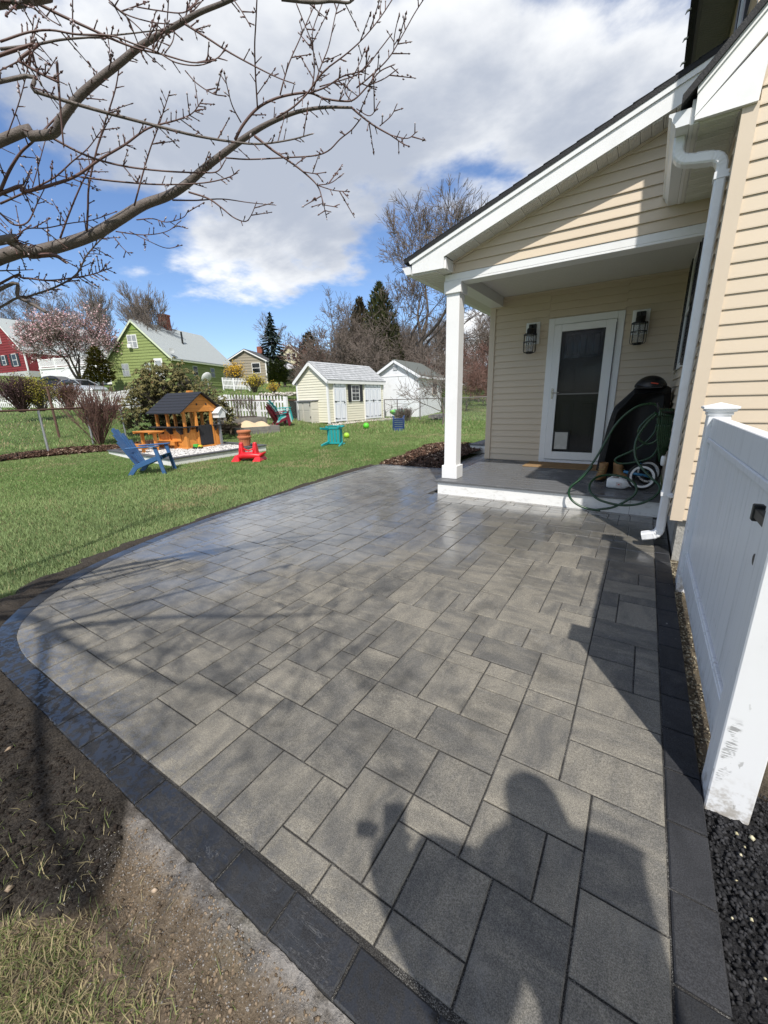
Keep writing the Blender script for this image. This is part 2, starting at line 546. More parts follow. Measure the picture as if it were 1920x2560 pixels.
rr = np.r_[np.linspace(0.2, 8, 30), np.geomspace(8.4, 900, 95)]
th = np.linspace(0, 2 * pi, 180, endpoint=False)
RR, TH = np.meshgrid(rr, th, indexing='ij')
GX, GY = RR * np.sin(TH), RR * np.cos(TH)
rad = np.minimum(RR, 105.0)
GZ = terr(rad * np.sin(TH), rad * np.cos(TH)) + 0.12 * (fbm(GX * 0.15, GY * 0.15, 5) - 0.5) * np.clip((RR - 13) / 10, 0, 1)
GZ = GZ - np.clip((5.5 - np.hypot(GX + 2, GY - 3.5)) / 2, 0, 1) * 0.03
nr, nt = GX.shape
gv = np.stack([GX.ravel(), GY.ravel(), GZ.ravel()], 1)
gf = []
I, J = np.meshgrid(np.arange(nr - 1), np.arange(nt), indexing='ij')
gf = np.stack([(I * nt + J).ravel(), (I * nt + (J + 1) % nt).ravel(), ((I + 1) * nt + (J + 1) % nt).ravel(), ((I + 1) * nt + J).ravel()], 1)[:, ::-1]
ground = np_obj('ground', gv, gf, M_LAWN, smooth=True)
tag(ground, 'grassy ground rising gently towards the houses', kind='structure')

# ------------------------------------------------------------------ patio
# inner edge of the soldier border, near corner -> round the left -> far end
_pts = [(-2.2, .487), (-2.6, .492), (-2.94, .55), (-3.20, .70), (-3.42, .93), (-3.60, 1.22), (-3.78, 1.66), (-3.95, 2.3), (-4.06, 3.0), (-4.16, 3.9), (-4.24, 4.9), (-4.30, 5.8), (-4.34, 6.66)]
def spline(pts, per=8):
    P = [np.array(p, float) for p in pts]
    P = [2 * P[0] - P[1]] + P + [2 * P[-1] - P[-2]]
    out = []
    for i in range(1, len(P) - 2):
        for k in range(per):
            s = k / per
            a, b, c, d = P[i - 1], P[i], P[i + 1], P[i + 2]
            out.append(0.5 * ((2 * b) + (-a + c) * s + (2 * a - 5 * b + 4 * c - d) * s ** 2 + (-a + 3 * b - 3 * c + d) * s ** 3))
    out.append(P[-2])
    return np.array(out)
CURVE = spline(_pts, 8)
FAR_Y, DECK_L, DECK_F = 6.66, -2.30, 4.885
BW = 0.105
patio = thing('patio', 'grey paver patio with dark soldier border', None)
patio['kind'] = 'structure'
if 'category' in patio: del patio['category']
# bedding: one sheet just under the paver tops
def offset_curve(C, d):
    T = np.gradient(C, axis=0); T /= np.linalg.norm(T, axis=1)[:, None]
    return C + np.stack([-T[:, 1], T[:, 0]], 1) * d * -1
OUTER = offset_curve(CURVE, -BW)
if np.hypot(*(OUTER[0] - np.array([-2.2, .38]))) > 0.05:
    OUTER = offset_curve(CURVE, BW)
poly = [(0.31, 0.382)] + [tuple(p) for p in OUTER] + [(-4.45, 6.77), (-3.1, 6.77), (-3.1, 9.16), (-2.36, 9.16), (-2.36, 6.5), (-2.36, 4.95), (0.305, 4.95)]
mb = MB(); mb.prism([(x, y, -0.05) for x, y in poly][::-1], (0, 0, 0.0445))
mb.build('joint_sand', M_JOINT, patio)

def chamfered(poly2, h=0.05, ch=0.0035, name='paver', m=None, jag=0.0):
    """a paver: outline with a chamfered arris; 2D outline counter-clockwise"""
    P = np.array(poly2, float); c = P.mean(0); n = len(P)
    ins = []
    for i in range(n):
        a, b, d = P[i - 1], P[i], P[(i + 1) % n]
        e1 = (b - a) / (np.linalg.norm(b - a) + 1e-9); e2 = (d - b) / (np.linalg.norm(d - b) + 1e-9)
        n1 = np.array([-e1[1], e1[0]]); n2 = np.array([-e2[1], e2[0]])
        k = n1 + n2; k = k / max(0.35, (k @ k) / 2)
        ins.append(b + k * ch)
    vs = [(x, y, -h) for x, y in P] + [(x, y, -ch * 0.8) for x, y in P] + [(x, y, 0) for x, y in ins]
    fs = [(i, (i + 1) % n, n + (i + 1) % n, n + i) for i in range(n)] + [(n + i, n + (i + 1) % n, 2 * n + (i + 1) % n, 2 * n + i) for i in range(n)] + [tuple(2 * n + i for i in range(n))]
    return vs, fs
# field: sizes 0.2x0.3, 0.2x0.2, 0.1x0.2 on a 0.1 m module
X0, Y0, U_ = 0.21, 0.49, 0.1
NI, NJ = 46, 62
def xl(y):
    return float(np.interp(y, CURVE[10:, 1], CURVE[10:, 0]))
valid = np.zeros((NI, NJ), bool)
for i in range(NI):
    for j in range(NJ):
        xr = X0 - U_ * i; y0 = Y0 + U_ * j
        if y0 > FAR_Y - 0.02: continue
        if j >= 43 and xr > DECK_L - 0.0 + 1e-6: continue
        lim = min(xl(y0), xl(y0 + U_)) if y0 > 0.55 else -3.1
        if xr < lim + 0.01: continue
        valid[i, j] = True
free = valid.copy()
rects = []
def put(i, j, w, h):
    if i + w > NI or j + h > NJ or not free[i:i + w, j:j + h].all(): return False
    free[i:i + w, j:j + h] = False
    rects.append((i, j, w, h))
    return True
def fixed(xa, xb, ya, yb):
    i = int(round((X0 - xb) / U_)); j = int(round((ya - Y0) / U_))
    put(i, j, int(round((xb - xa) / U_)), int(round((yb - ya) / U_)))
for q in [(-.69, -.49, .59, .89), (-.39, -.19, .59, .79), (-.49, -.29, .79, .89), (-.29, -.09, .79, .99), (-.09, .01, .79, .99), (.01, .21, .89, 1.19), (-.29, .01, .99, 1.19), (-.09, .21, 1.19, 1.39),
          (-.29, -.09, 1.59, 1.89), (-.59, -.29, 1.69, 1.89), (-.29, -.09, 2.09, 2.39), (-.09, .11, 1.99, 2.19), (-.79, -.59, 2.09, 2.39), (-.39, -.19, 2.49, 2.79), (-.19, .01, .49, .79), (.01, .21, .69, .89), (-.49, -.39, .59, .79)]:
    fixed(*q)
rng = random.Random(23)
SH = [(2, 3), (3, 2), (2, 2), (1, 2), (2, 1), (3, 2), (2, 3), (2, 2)]
for j in range(NJ):
    for i in range(NI):
        if not free[i, j]: continue
        opts = SH[:]
        rng.shuffle(opts)
        best = None
        for w, h in opts:
            if i + w > NI or j + h > NJ or not free[i:i + w, j:j + h].all(): continue
            # leave no single hole to the right, avoid a joint running straight on
            sc = rng.random() + 0.15 * w * h
            k = i + w
            run = 0
            while k < NI and free[k, j]: run += 1; k += 1
            if run == 1: sc -= 3
            k = 0
            while i - 1 >= 0 and j + h + k < NJ and free[i - 1, j + h] and k < 1: k += 1
            if any(r[0] == i and r[2] == w and r[1] + r[3] == j and r[3] == h for r in rects[-60:]): sc -= 0.6
            if best is None or sc > best[0]: best = (sc, w, h)
        if best: put(i, j, best[1], best[2])
        else: put(i, j, 1, 1)

def clip_left(poly2):
    """cut a rectangle to the curved inner edge of the border"""
    out = poly2
    for a, b in zip(CURVE[:-1], CURVE[1:]):
        if max(p[0] for p in out) < min(a[0], b[0]) - 0.6: pass
        e = b - a; nrm = np.array([e[1], -e[0]])
        if nrm @ (np.array([-1.5, 3.0]) - a) < 0: nrm = -nrm
        res = []
        for k in range(len(out)):
            p, q = np.array(out[k]), np.array(out[(k + 1) % len(out)])
            dp, dq = nrm @ (p - a), nrm @ (q - a)
            if dp >= 0: res.append(tuple(p))
            if dp * dq < 0: res.append(tuple(p + (q - p) * dp / (dp - dq)))
        out = res
        if len(out) < 3: return []
    return out
def pxsize(c, w, h):
    v = np.array([c[0], c[1], 0.0]) - EYE
    d = FWD @ v
    if d < 0.3: return 0
    x = 384 + 768 * (RIGHT @ v) / d * FPX / 1920; y = 512 - 768 * (UP @ v) / d * FPX / 1920
    if not (-30 < x < 800 and -30 < y < 1060): return 0
    return w * h * (EYE[2]) / (v @ v) ** 1.5
GAP = 0.0028
cells = []
for i, j, w, h in rects:
    x1 = X0 - U_ * i; x0 = x1 - U_ * w; y0 = Y0 + U_ * j; y1 = y0 + U_ * h
    R4 = [(x0 + GAP, y0 + GAP), (x1 - GAP, y0 + GAP), (x1 - GAP, y1 - GAP), (x0 + GAP, y1 - GAP)]
    cut = clip_left(R4)
    if len(cut) < 3: continue
    A_ = abs(sum(cut[k][0] * cut[(k + 1) % len(cut)][1] - cut[(k + 1) % len(cut)][0] * cut[k][1] for k in range(len(cut)))) / 2
    if A_ < 0.0012: continue
    full = A_ > (w * U_ - 2 * GAP) * (h * U_ - 2 * GAP) * 0.999
    cells.append((pxsize(((x0 + x1) / 2, (y0 + y1) / 2), w, h), full, w, h, (x0 + x1) / 2, (y0 + y1) / 2, cut))
# walkway along the house wall and the row against the porch riser
for k in range(24):
    for s in range(3):
        y0 = 6.68 + 0.2 * k * 0.5
        if k % 2: continue
        x0 = -3.02 + 0.22 * s
        cells.append((0.0, True, 2, 2, x0 + 0.1, y0 + 0.1, [(x0, y0), (x0 + .213, y0), (x0 + .213, y0 + .193), (x0, y0 + .193)]))
for k in range(12):
    x1 = X0 - 0.21 * k - 0.0
    cut = [(x1 - .21 + GAP, 4.79 + GAP), (x1 - GAP, 4.79 + GAP), (x1 - GAP, 4.882), (x1 - .21 + GAP, 4.882)]
    cells.append((pxsize((x1 - .1, 4.84), 2, 1), False, 2, 1, x1 - .1, 4.84, cut))
cells.sort(key=lambda c: -c[0])
shared = {}
rest_v, rest_f, rest_c = [], [], []
def ccw(p):
    a = sum(p[k][0] * p[(k + 1) % len(p)][1] - p[(k + 1) % len(p)][0] * p[k][1] for k in range(len(p)))
    return p if a > 0 else p[::-1]
for idx, (sz, full, w, h, cx, cy, cut) in enumerate(cells):
    dz = rng.uniform(-0.0012, 0.0008)
    local = ccw([(x - cx, y - cy) for x, y in cut])
    if idx < 300:
        if full and sz > 0:
            key = (w, h)
            if key not in shared:
                vs_, fs_ = chamfered(local)
                shared[key] = MB().add(vs_, fs_).mesh('paver', M_PAVER)
            me = shared[key]
        else:
            vs_, fs_ = chamfered(local)
            me = MB().add(vs_, fs_).mesh('paver', M_PAVER)
        o = inst('paver', me, patio, (cx, cy, dz))
        o.rotation_euler = (rng.uniform(-.003, .003), rng.uniform(-.003, .003), rng.uniform(-.004, .004))
    else:
        vs_, fs_ = chamfered(local)
        b = len(rest_v); c = rng.random()
        rest_v += [(x + cx, y + cy, z + dz) for x, y, z in vs_]
        rest_f += [tuple(i + b for i in f) for f in fs_]
        rest_c += [(c, c, c)] * len(vs_)
me = bpy.data.meshes.new('far_pavers'); me.from_pydata(rest_v, [], rest_f); me.update(); me.materials.append(M_PAVER)
ca = me.color_attributes.new('col', 'FLOAT_COLOR', 'POINT')
ca.data.foreach_set('color', np.c_[np.array(rest_c, np.float32), np.ones(len(rest_c), np.float32)].ravel())
o = bpy.data.objects.new('small_pavers', me); COL.objects.link(o); o.parent = patio; o['kind'] = 'stuff'

# soldier border: near side, curve, right side
def border_piece(p4):
    c = np.mean(p4, 0)
    vs_, fs_ = chamfered(ccw([(x - c[0], y - c[1]) for x, y in p4]), 0.06, 0.004)
    o = inst('border_paver', MB().add(vs_, fs_).mesh('border_paver', M_BORDER), patio, (c[0], c[1], rng.uniform(0.0, 0.002)))
    return o
full_in = np.vstack([[(X0 - 0.0, .487)], CURVE]); full_out = np.vstack([[(X0 - 0.0, .382)], OUTER])
seg = np.r_[0, np.cumsum(np.linalg.norm(np.diff((full_in + full_out) / 2, axis=0), axis=1))]
def along(P, s): return np.array([np.interp(s, seg, P[:, 0]), np.interp(s, seg, P[:, 1])])
s = 0.0
while s < seg[-1] - 0.05:
    e = min(s + 0.2095, seg[-1])
    a, b = s + 0.003, e - 0.003
    border_piece([along(full_in, a), along(full_in, b), along(full_out, b), along(full_out, a)])
    s = e
y = 0.382
while y < 4.75:
    y1 = min(y + 0.2095, 4.79)
    border_piece([(0.2135, y + .003), (0.312, y + .003), (0.312, y1 - .003), (0.2135, y1 - .003)])
    y = y1
x = -4.40
while x < -3.1:
    border_piece([(x + .003, 6.665), (x + .207, 6.665), (x + .207, 6.765), (x + .003, 6.765)])
    x += .2095

# ------------------------------------------------------------------ soil, loam, sand, asphalt around the patio
def sheet(name, x0, x1, y0, y1, step, zf, cf, keep, m, label):
    xs = np.arange(x0, x1, step); ys = np.arange(y0, y1, step)
    Xg, Yg = np.meshgrid(xs, ys, indexing='ij')
    Z = zf(Xg, Yg); C_ = cf(Xg, Yg)
    ok = keep(Xg, Yg)
    a, b = Xg.shape
    I, J = np.meshgrid(np.arange(a - 1), np.arange(b - 1), indexing='ij')
    q = ok[:-1, :-1] & ok[1:, :-1] & ok[1:, 1:] & ok[:-1, 1:]
    F = np.stack([(I * b + J), ((I + 1) * b + J), ((I + 1) * b + J + 1), (I * b + J + 1)], -1)[q]
    used, inv = np.unique(F.ravel(), return_inverse=True)
    V = np.stack([Xg.ravel(), Yg.ravel(), Z.ravel()], 1)[used]
    o = np_obj(name, V, inv.reshape(-1, 4), m, C_.reshape(-1, 3)[used], True)
    tag(o, label, kind='structure')
    return o
def lerp(a, b, f): return np.asarray(a)[None, None] * (1 - f[..., None]) + np.asarray(b)[None, None] * f[..., None]
def sstep(a, b, x):
    t_ = np.clip((x - a) / (b - a), 0, 1); return t_ * t_ * (3 - 2 * t_)
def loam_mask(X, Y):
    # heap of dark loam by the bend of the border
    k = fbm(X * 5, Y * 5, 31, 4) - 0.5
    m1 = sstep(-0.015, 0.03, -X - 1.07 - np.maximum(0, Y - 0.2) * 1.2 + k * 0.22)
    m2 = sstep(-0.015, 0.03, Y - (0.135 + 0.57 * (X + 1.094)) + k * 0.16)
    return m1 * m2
def soil_c(X, Y):
    n1 = fbm(X * 3.0, Y * 3.0, 3); n2 = .55 * fbm(X * 14, Y * 14, 8) + .45 * fbm(X * 55, Y * 55, 9, 2)
    c = lerp((0.125, 0.090, 0.056), (0.30, 0.228, 0.150), sstep(0.3, 0.7, n1 * 0.6 + n2 * 0.4))
    sand = sstep(0.095, 0.015, 0.385 - Y + (n2 - 0.5) * 0.14) * sstep(-1.5, -1.1, X)
    c = c * (1 - sand[..., None]) + lerp((0.20, 0.185, 0.17), (0.46, 0.44, 0.42), sstep(0.35, 0.65, n2)) * sand[..., None]
    grass = sstep(0.45, 0.62, fbm(X * 2.2, Y * 2.2, 77)) * 0.7
    c = c * (1 - grass[..., None]) + np.array((0.13, 0.13, 0.055)) * grass[..., None]
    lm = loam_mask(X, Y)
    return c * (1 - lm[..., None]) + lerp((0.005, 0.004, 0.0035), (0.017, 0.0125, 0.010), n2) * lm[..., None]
def soil_z(X, Y):
    lm = loam_mask(X, Y)
    edge = sstep(0.36, 0.25, Y)
    return -0.036 + (0.024 + .006 * (fbm(X * 9, Y * 9, 19) - .3)) * sstep(.24, .375, Y) + 0.030 * (fbm(X * 4, Y * 4, 12) - 0.5) + 0.022 * (fbm(X * 25, Y * 25, 13) - 0.5) + 0.012 * (fbm(X * 62, Y * 62, 16, 2) - 0.5) + lm * (0.022 + 0.034 * (fbm(X * 16, Y * 16, 14, 3) - 0.5) + 0.010 * (fbm(X * 60, Y * 60, 15, 2) - 0.5)) * (0.3 + 0.7 * edge)
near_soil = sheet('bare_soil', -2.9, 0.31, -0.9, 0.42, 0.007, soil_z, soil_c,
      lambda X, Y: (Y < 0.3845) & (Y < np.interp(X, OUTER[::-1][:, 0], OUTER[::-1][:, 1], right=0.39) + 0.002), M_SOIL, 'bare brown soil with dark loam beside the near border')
# dark loam strip along the curved edge, between border and lawn
nS, nW = 900, 14
tt = np.linspace(0, 1, nS)
seg2 = np.r_[0, np.cumsum(np.linalg.norm(np.diff(OUTER, axis=0), axis=1))]; seg2 /= seg2[-1]
cx = np.interp(tt, seg2, OUTER[:, 0]); cy = np.interp(tt, seg2, OUTER[:, 1])
tx, ty = np.gradient(cx), np.gradient(cy); l_ = np.hypot(tx, ty); nx, ny = -ty / l_, tx / l_
if nx[nS // 2] > 0: nx, ny = -nx, -ny
width = 0.20 + 0.18 * (fbm(tt * 60, tt * 0, 4) - 0.5) + 0.06 * np.sin(tt * 9) + 0.10 * np.clip(0.25 - tt, 0, 1) * 4
V = []; Cc = []
for k in range(nW):
    u = k / (nW - 1)
    X = cx + nx * (0.004 + width * u); Y = cy + ny * (0.004 + width * u)
    z = -0.022 + 0.028 * np.sin(pi * min(u * 1.15, 1)) * (0.6 + 0.8 * (fbm(X * 7, Y * 7, 40) - 0.3)) + 0.03 * (fbm(X * 30, Y * 30, 41) - 0.5) * np.sin(pi * u) - 0.02 * (u > 0.95)
    V.append(np.stack([X, Y, z], 1)); n2 = fbm(X * 14, Y * 14, 42)
    Cc.append(np.array((0.010, 0.008, 0.007))[None] * (1 - n2[:, None]) + np.array((0.034, 0.026, 0.020))[None] * n2[:, None])
V = np.concatenate(V); Cc = np.concatenate(Cc)
I, J = np.meshgrid(np.arange(nW - 1), np.arange(nS - 1), indexing='ij')
F = np.stack([(I * nS + J), (I * nS + J + 1), ((I + 1) * nS + J + 1), ((I + 1) * nS + J)], -1).reshape(-1, 4)
tag(np_obj('loam_strip', V, F, M_SOIL, Cc, True), 'strip of dark loam between the curved border and the lawn', kind='structure')
LOAM_W = width
def asph_c(X, Y): return lerp((0.02, 0.02, 0.02), (0.05, 0.05, 0.05), fbm(X * 9, Y * 9, 2))
sheet('asphalt', 0.313, 2.6, -1.2, 1.62, 0.009, lambda X, Y: -0.028 + 0.03 * (fbm(X * 60, Y * 60, 22, 3) - 0.5) + 0.02 * (fbm(X * 6, Y * 6, 23) - 0.5),
      asph_c, lambda X, Y: (Y < 1.50 + 0.10 * (fbm(X * 8, Y * 8, 24) - 0.5)) & (X < 0.62 + 0.5 * (1.3 - Y) + 0.1 * (fbm(X * 9, Y * 9, 25) - .5)), M_ASPHALT, 'fresh black asphalt beside the right border')
def gap_c(X, Y):
    n2 = fbm(X * 22, Y * 9, 50); n3 = fbm(X * 6, Y * 2, 51)
    return lerp((0.05, 0.04, 0.028), (0.19, 0.155, 0.10), sstep(0.3, 0.65, n2 * 0.5 + n3 * 0.5))
sheet('sand_gap', 0.305, 3.2, 1.2, 4.75, 0.012, lambda X, Y: -0.055 + 0.02 * (fbm(X * 20, Y * 20, 52) - 0.5), gap_c, lambda X, Y: (X > 0.309), M_SOIL, 'sandy strip between the border and the white fence')
# ------------------------------------------------------------------ house materials
M_SIDING = mat('vinyl_siding', (0.62, 0.52, 0.395), 0.45, 0.03, 3, 0.05, 140, spec=0.35, stretch=(0.3, 0.3, 3), dirt=(0.42, 0.36, 0.27), dscale=1.4, damount=0.10, objrnd=0.02)
M_TRIMB = mat('beige_trim', (0.62, 0.52, 0.40), 0.45, 0.03, 3)
M_WHITE = mat('white_trim', (0.80, 0.80, 0.79), 0.42, 0.02, 5, 0.03, 60, dirt=(0.55, 0.54, 0.50), dscale=2.5, damount=0.18)
M_GUTTER = mat('white_aluminium', (0.74, 0.75, 0.76), 0.33, 0.03, 12, dirt=(0.45, 0.44, 0.40), dscale=6, damount=0.25)
M_SOFFIT = mat('soffit_vinyl', (0.70, 0.69, 0.64), 0.5, 0.03, 5)
M_BLACK = mat('black_shingle_edge', (0.010, 0.010, 0.011), 0.7, 0.2, 30, 0.4, 120)
M_SHINGLE = mat('dark_roof_shingles', (0.016, 0.016, 0.017), 0.9, 0.3, 60, 0.6, 220)
t = NT('composite_deck')
g = t.noise(t.pos('world', (2.0, 45, 10)), 1.0, 6, 0.65); b = t.noise(t.pos('world'), 3.0, 5, 0.6, 0.6)
c = t.mix(g, (0.075, 0.077, 0.080), (0.155, 0.157, 0.16))
c = t.mix(t.ramp(t.noise(t.pos('world', (6, 60, 6)), 1.0, 4, 0.7), 0.62, 0.72, 0, 0.5), c, (0.24, 0.24, 0.23))
t.set(col=c, rough=t.ramp(b, 0.35, 0.65, 0.22, 0.6), spec=0.4); t.bump(g, 0.25, 0.004)
M_DECK = t.m
M_CONC = mat('foundation_concrete', (0.34, 0.33, 0.30), 0.9, 0.25, 14, 0.9, 70, dirt=(0.08, 0.08, 0.07), dscale=9, damount=0.8, stretch=(1, 1, 0.6))
M_SHUT = mat('black_shutter', (0.012, 0.012, 0.014), 0.4, 0.1)
def glass_mat(name, tint, rough=0.03, alpha=0.35, spec=0.6):
    t = NT(name)
    t.set(col=tint, rough=rough, spec=spec, alpha=alpha)
    return t.m
M_GLASS = glass_mat('door_glass', (0.015, 0.016, 0.018), 0.05, 0.30, 0.35)
M_DARKGLASS = mat('dark_window_glass', (0.012, 0.014, 0.018), 0.06, 0.1, spec=0.7)
M_LAMPGLASS = glass_mat('lamp_glass', (0.55, 0.55, 0.55), 0.05, 0.28)
M_METALBLK = mat('black_metal', (0.010, 0.010, 0.010), 0.45, 0.1)
M_NICKEL = mat('brushed_nickel', (0.42, 0.40, 0.37), 0.3, 0.1, metal=0.9)
M_DOORGREY = mat('grey_entry_door', (0.075, 0.068, 0.062), 0.5, 0.06)
t = NT('white_vinyl_fence')
st = t.noise(t.pos('world', (1, 55, 0.8)), 1.0, 5, 0.6); bl = t.noise(t.pos('world', (1, 1, 1)), 7, 5, 0.6)
c = t.mix(t.math('MULTIPLY', t.ramp(st, 0.50, 0.68), t.ramp(bl, 0.3, 0.7, 0.15, 0.75)), (0.79, 0.80, 0.81), (0.58, 0.59, 0.59))
sc = t.noise(t.pos('world', (30, 60, 14)), 1.0, 3, 0.6); z = t.n.new('ShaderNodeSeparateXYZ'); t.l.new(t.n.new('ShaderNodeNewGeometry').outputs['Position'], z.inputs[0])
c = t.mix(t.math('MULTIPLY', t.ramp(sc, 0.66, 0.70), t.ramp(z.outputs[2], 0.0, 0.7, 0.55, 0.0)), c, (0.16, 0.15, 0.13))
# boot and tool scuffs low on the near post
scx = t.math('MULTIPLY', t.ramp(z.outputs[0], 0.322, 0.330, 0, 1), t.ramp(z.outputs[0], 0.350, 0.362, 1, 0))
scz = t.math('MULTIPLY', t.ramp(z.outputs[2], 0.08, 0.12, 0, 1), t.ramp(z.outputs[2], 0.30, 0.34, 1, 0))
scy = t.math('MULTIPLY', t.ramp(z.outputs[1], 1.30, 1.34, 0, 1), t.ramp(z.outputs[1], 1.350, 1.352, 1, 0))
scr = t.math('MULTIPLY', t.ramp(t.noise(t.pos('world', (26, 1, 240)), 1.0, 3, .6), .46, .56), t.ramp(t.noise(t.pos('world', (40, 1, 26)), 1.0, 2, .5), .44, .56))
c = t.mix(t.math('MULTIPLY', t.math('MULTIPLY', scr, scx), t.math('MULTIPLY', t.math('MULTIPLY', scy, scz), .62)), c, (0.09, 0.088, 0.08))
mud = t.math('MULTIPLY', t.ramp(t.noise(t.pos('world'), 30, 5, .65), .42, .66), t.ramp(z.outputs[2], 0.0, 0.16, .7, 0))
c = t.mix(mud, c, (0.30, 0.26, 0.20))
t.set(col=c, rough=0.38, spec=0.4)
M_FENCE = t.m

HL = 0.285          # left wall plane of the main block
FW = 3.73           # front wall plane of the main block
DW = 7.04           # door wall
GW = 5.05           # gable wall over the porch
DZ = 0.187          # deck height
house = thing('house', 'beige vinyl-sided house with white trim and a covered porch', 'house', (0.6, 5.0, 0.0))
def H(mb, name, m, parent=None, **k):
    return mb.build(name, m, parent or house, world=True, **k)
def laps(parent, face, plane, a0, a1, z0, z1, ex, clip=None, proud=0.019):
    """one board per course; face 'y' looks to -Y, 'x' looks to -X"""
    z = z0; k = 0
    while z < z1 - 0.01:
        zt = min(z + ex, z1)
        lo0, hi0 = (a0, a1) if clip is None else clip(z)
        lo1, hi1 = (a0, a1) if clip is None else clip(zt)
        if hi0 - lo0 > 0.03:
            if hi1 - lo1 < 0.002: hi1 = lo1 + 0.002
            def P(a, d, zz): return (a, plane - d, zz) if face == 'y' else (plane - d, a, zz)
            mb = MB()
            ring = [(lo0, lo1, 0.0), (hi0, hi1, 0.0)]
            v = [P(lo0, 0, z), P(lo0, proud, z), P(lo0, proud, z + 0.008), P(lo1, 0.002, zt - 0.001), P(lo1, 0, zt - 0.001),
                 P(hi0, 0, z), P(hi0, proud, z), P(hi0, proud, z + 0.008), P(hi1, 0.002, zt - 0.001), P(hi1, 0, zt - 0.001)]
            mb.add(v, [(0, 1, 6, 5), (1, 2, 7, 6), (2, 3, 8, 7), (3, 4, 9, 8), (0, 4, 3, 2, 1), (5, 6, 7, 8, 9)])
            H(mb, 'siding_board', M_SIDING, parent)
        z += ex; k += 1

# --- door wall (back of the porch)
wall = H(MB().box((-2.335, DW, 0.10), (-1.40, DW + 0.15, 3.2)).box((-0.41, DW, 0.10), (0.5, DW + 0.15, 3.2)).box((-1.40, DW, 2.37), (-0.41, DW + 0.15, 3.2)), 'door_wall', M_SIDING)
H(MB().box((-1.42, DW + 0.16, 0.10), (-0.39, DW + 0.2, 2.5)), 'door_backing', M_DOORGREY)
laps(wall, 'y', DW, -2.25, -1.415, DZ + 0.004, 2.79, 0.1016)
laps(wall, 'y', DW, -0.395, 0.245, DZ + 0.004, 2.79, 0.1016)
laps(wall, 'y', DW, -1.413, -0.397, 2.40, 2.79, 0.1016)
H(MB().box((-2.345, DW - 0.03, DZ + 0.002), (-2.25, DW + 0.06, 2.66)), 'corner_trim', M_TRIMB, bevel=0.004)
H(MB().box((0.245, DW - 0.025, DZ + 0.002), (0.283, DW, 2.79)), 'inside_corner_trim', M_TRIMB)
H(MB().box((-2.13, DW - 0.022, 2.765), (0.283, DW - 0.0015, 2.789)).box((-2.25, DW - 0.022, 2.635), (-2.13, DW - 0.0015, 2.658)).box((-2.142, DW - 0.021, 2.658), (-2.118, DW - 0.0015, 2.764)), 'wall_top_trim', M_TRIMB)
# --- side wall beyond the porch (left flank of the wing)
flank = H(MB().box((-2.335, DW + 0.15, 0.0), (-2.2, 12.0, 3.0)), 'side_wall', M_SIDING)
laps(flank, 'x', -2.335, DW + 0.065, 12.0, DZ, 2.8, 0.1016)

# --- entry door with storm door
door = H(MB().box((-1.322, DW + 0.03, 0.24), (-0.488, DW + 0.075, 2.289)), 'door', M_DOORGREY)
door['label'] = 'dark grey entry door behind a white storm door'
for x0, x1, z0, z1 in ((-1.16, -0.96, 0.45, 1.15), (-0.86, -0.66, 0.45, 1.15), (-1.16, -0.96, 1.28, 1.72), (-0.86, -0.66, 1.28, 1.72)):
    pmb = MB(); 
    pmb.box((x0, DW + 0.022, z0), (x1, DW + 0.0295, z1)).box((x0 + .03, DW + 0.016, z0 + .03), (x1 - .03, DW + 0.0215, z1 - .03))
    H(pmb, 'door_panel', M_DOORGREY, door, bevel=0.003)
H(MB().box((-1.165, DW + 0.02, 1.80), (-0.66, DW + 0.0295, 2.16)), 'fan_light', M_DARKGLASS, door)
for k in range(5):
    H(MB().box((-1.13 + 0.094 * k, DW + 0.0145, 1.84), (-1.065 + 0.094 * k, DW + 0.0195, 2.12)), 'light_pane', mat('leaded_pane', (0.05, 0.05, 0.052), 0.15, 0.4, 30, spec=0.7) if 'leaded_pane' not in MATS else MATS['leaded_pane'], door, bevel=0.002)
cas = MB().box((-1.413, DW - 0.028, DZ + 0.002), (-1.324, DW + 0.05, 2.385)).box((-0.486, DW - 0.028, DZ + 0.002), (-0.397, DW + 0.05, 2.385)).box((-1.324, DW - 0.0275, 2.290), (-0.486, DW + 0.05, 2.385)).box((-1.324, DW - 0.0265, DZ + 0.002), (-0.486, DW + 0.05, 0.236))
H(cas, 'door_casing', M_WHITE, bevel=0.004)
sd = MB()
sd.box((-1.320, DW - 0.045, 0.245), (-1.212, DW - 0.012, 2.285)).box((-0.62, DW - 0.045, 0.245), (-0.490, DW - 0.012, 2.285)).box((-1.212, DW - 0.0445, 2.185), (-0.62, DW - 0.0125, 2.285)).box((-1.212, DW - 0.0445, 0.245), (-0.62, DW - 0.0125, 0.370))
storm = H(sd, 'storm_door', M_WHITE, bevel=0.004)
H(MB().box((-1.212, DW - 0.030, 0.370), (-0.62, DW - 0.024, 2.185)), 'door_glass', M_GLASS, storm)
H(MB().box((-1.211, DW - 0.037, 1.262), (-0.621, DW - 0.031, 1.280)), 'glass_bar', mat('dull_glass_bar', (.16, .155, .15), .4), storm)
hd = MB().box((-1.292, DW - 0.056, 1.20), (-1.264, DW - 0.0455, 1.36)); hd.tube([(-1.278, DW - 0.056, 1.30), (-1.278, DW - 0.095, 1.30), (-1.22, DW - 0.10, 1.292), (-1.175, DW - 0.098, 1.296)], 0.008, 8)
H(hd, 'door_handle', M_NICKEL, storm, bevel=0.002)
H(MB().box((-0.497, DW - 0.052, 0.30), (-0.487, DW - 0.046, 2.24)), 'door_hinge', mat('hinge_grey', (0.10, 0.10, 0.11), 0.4), storm)
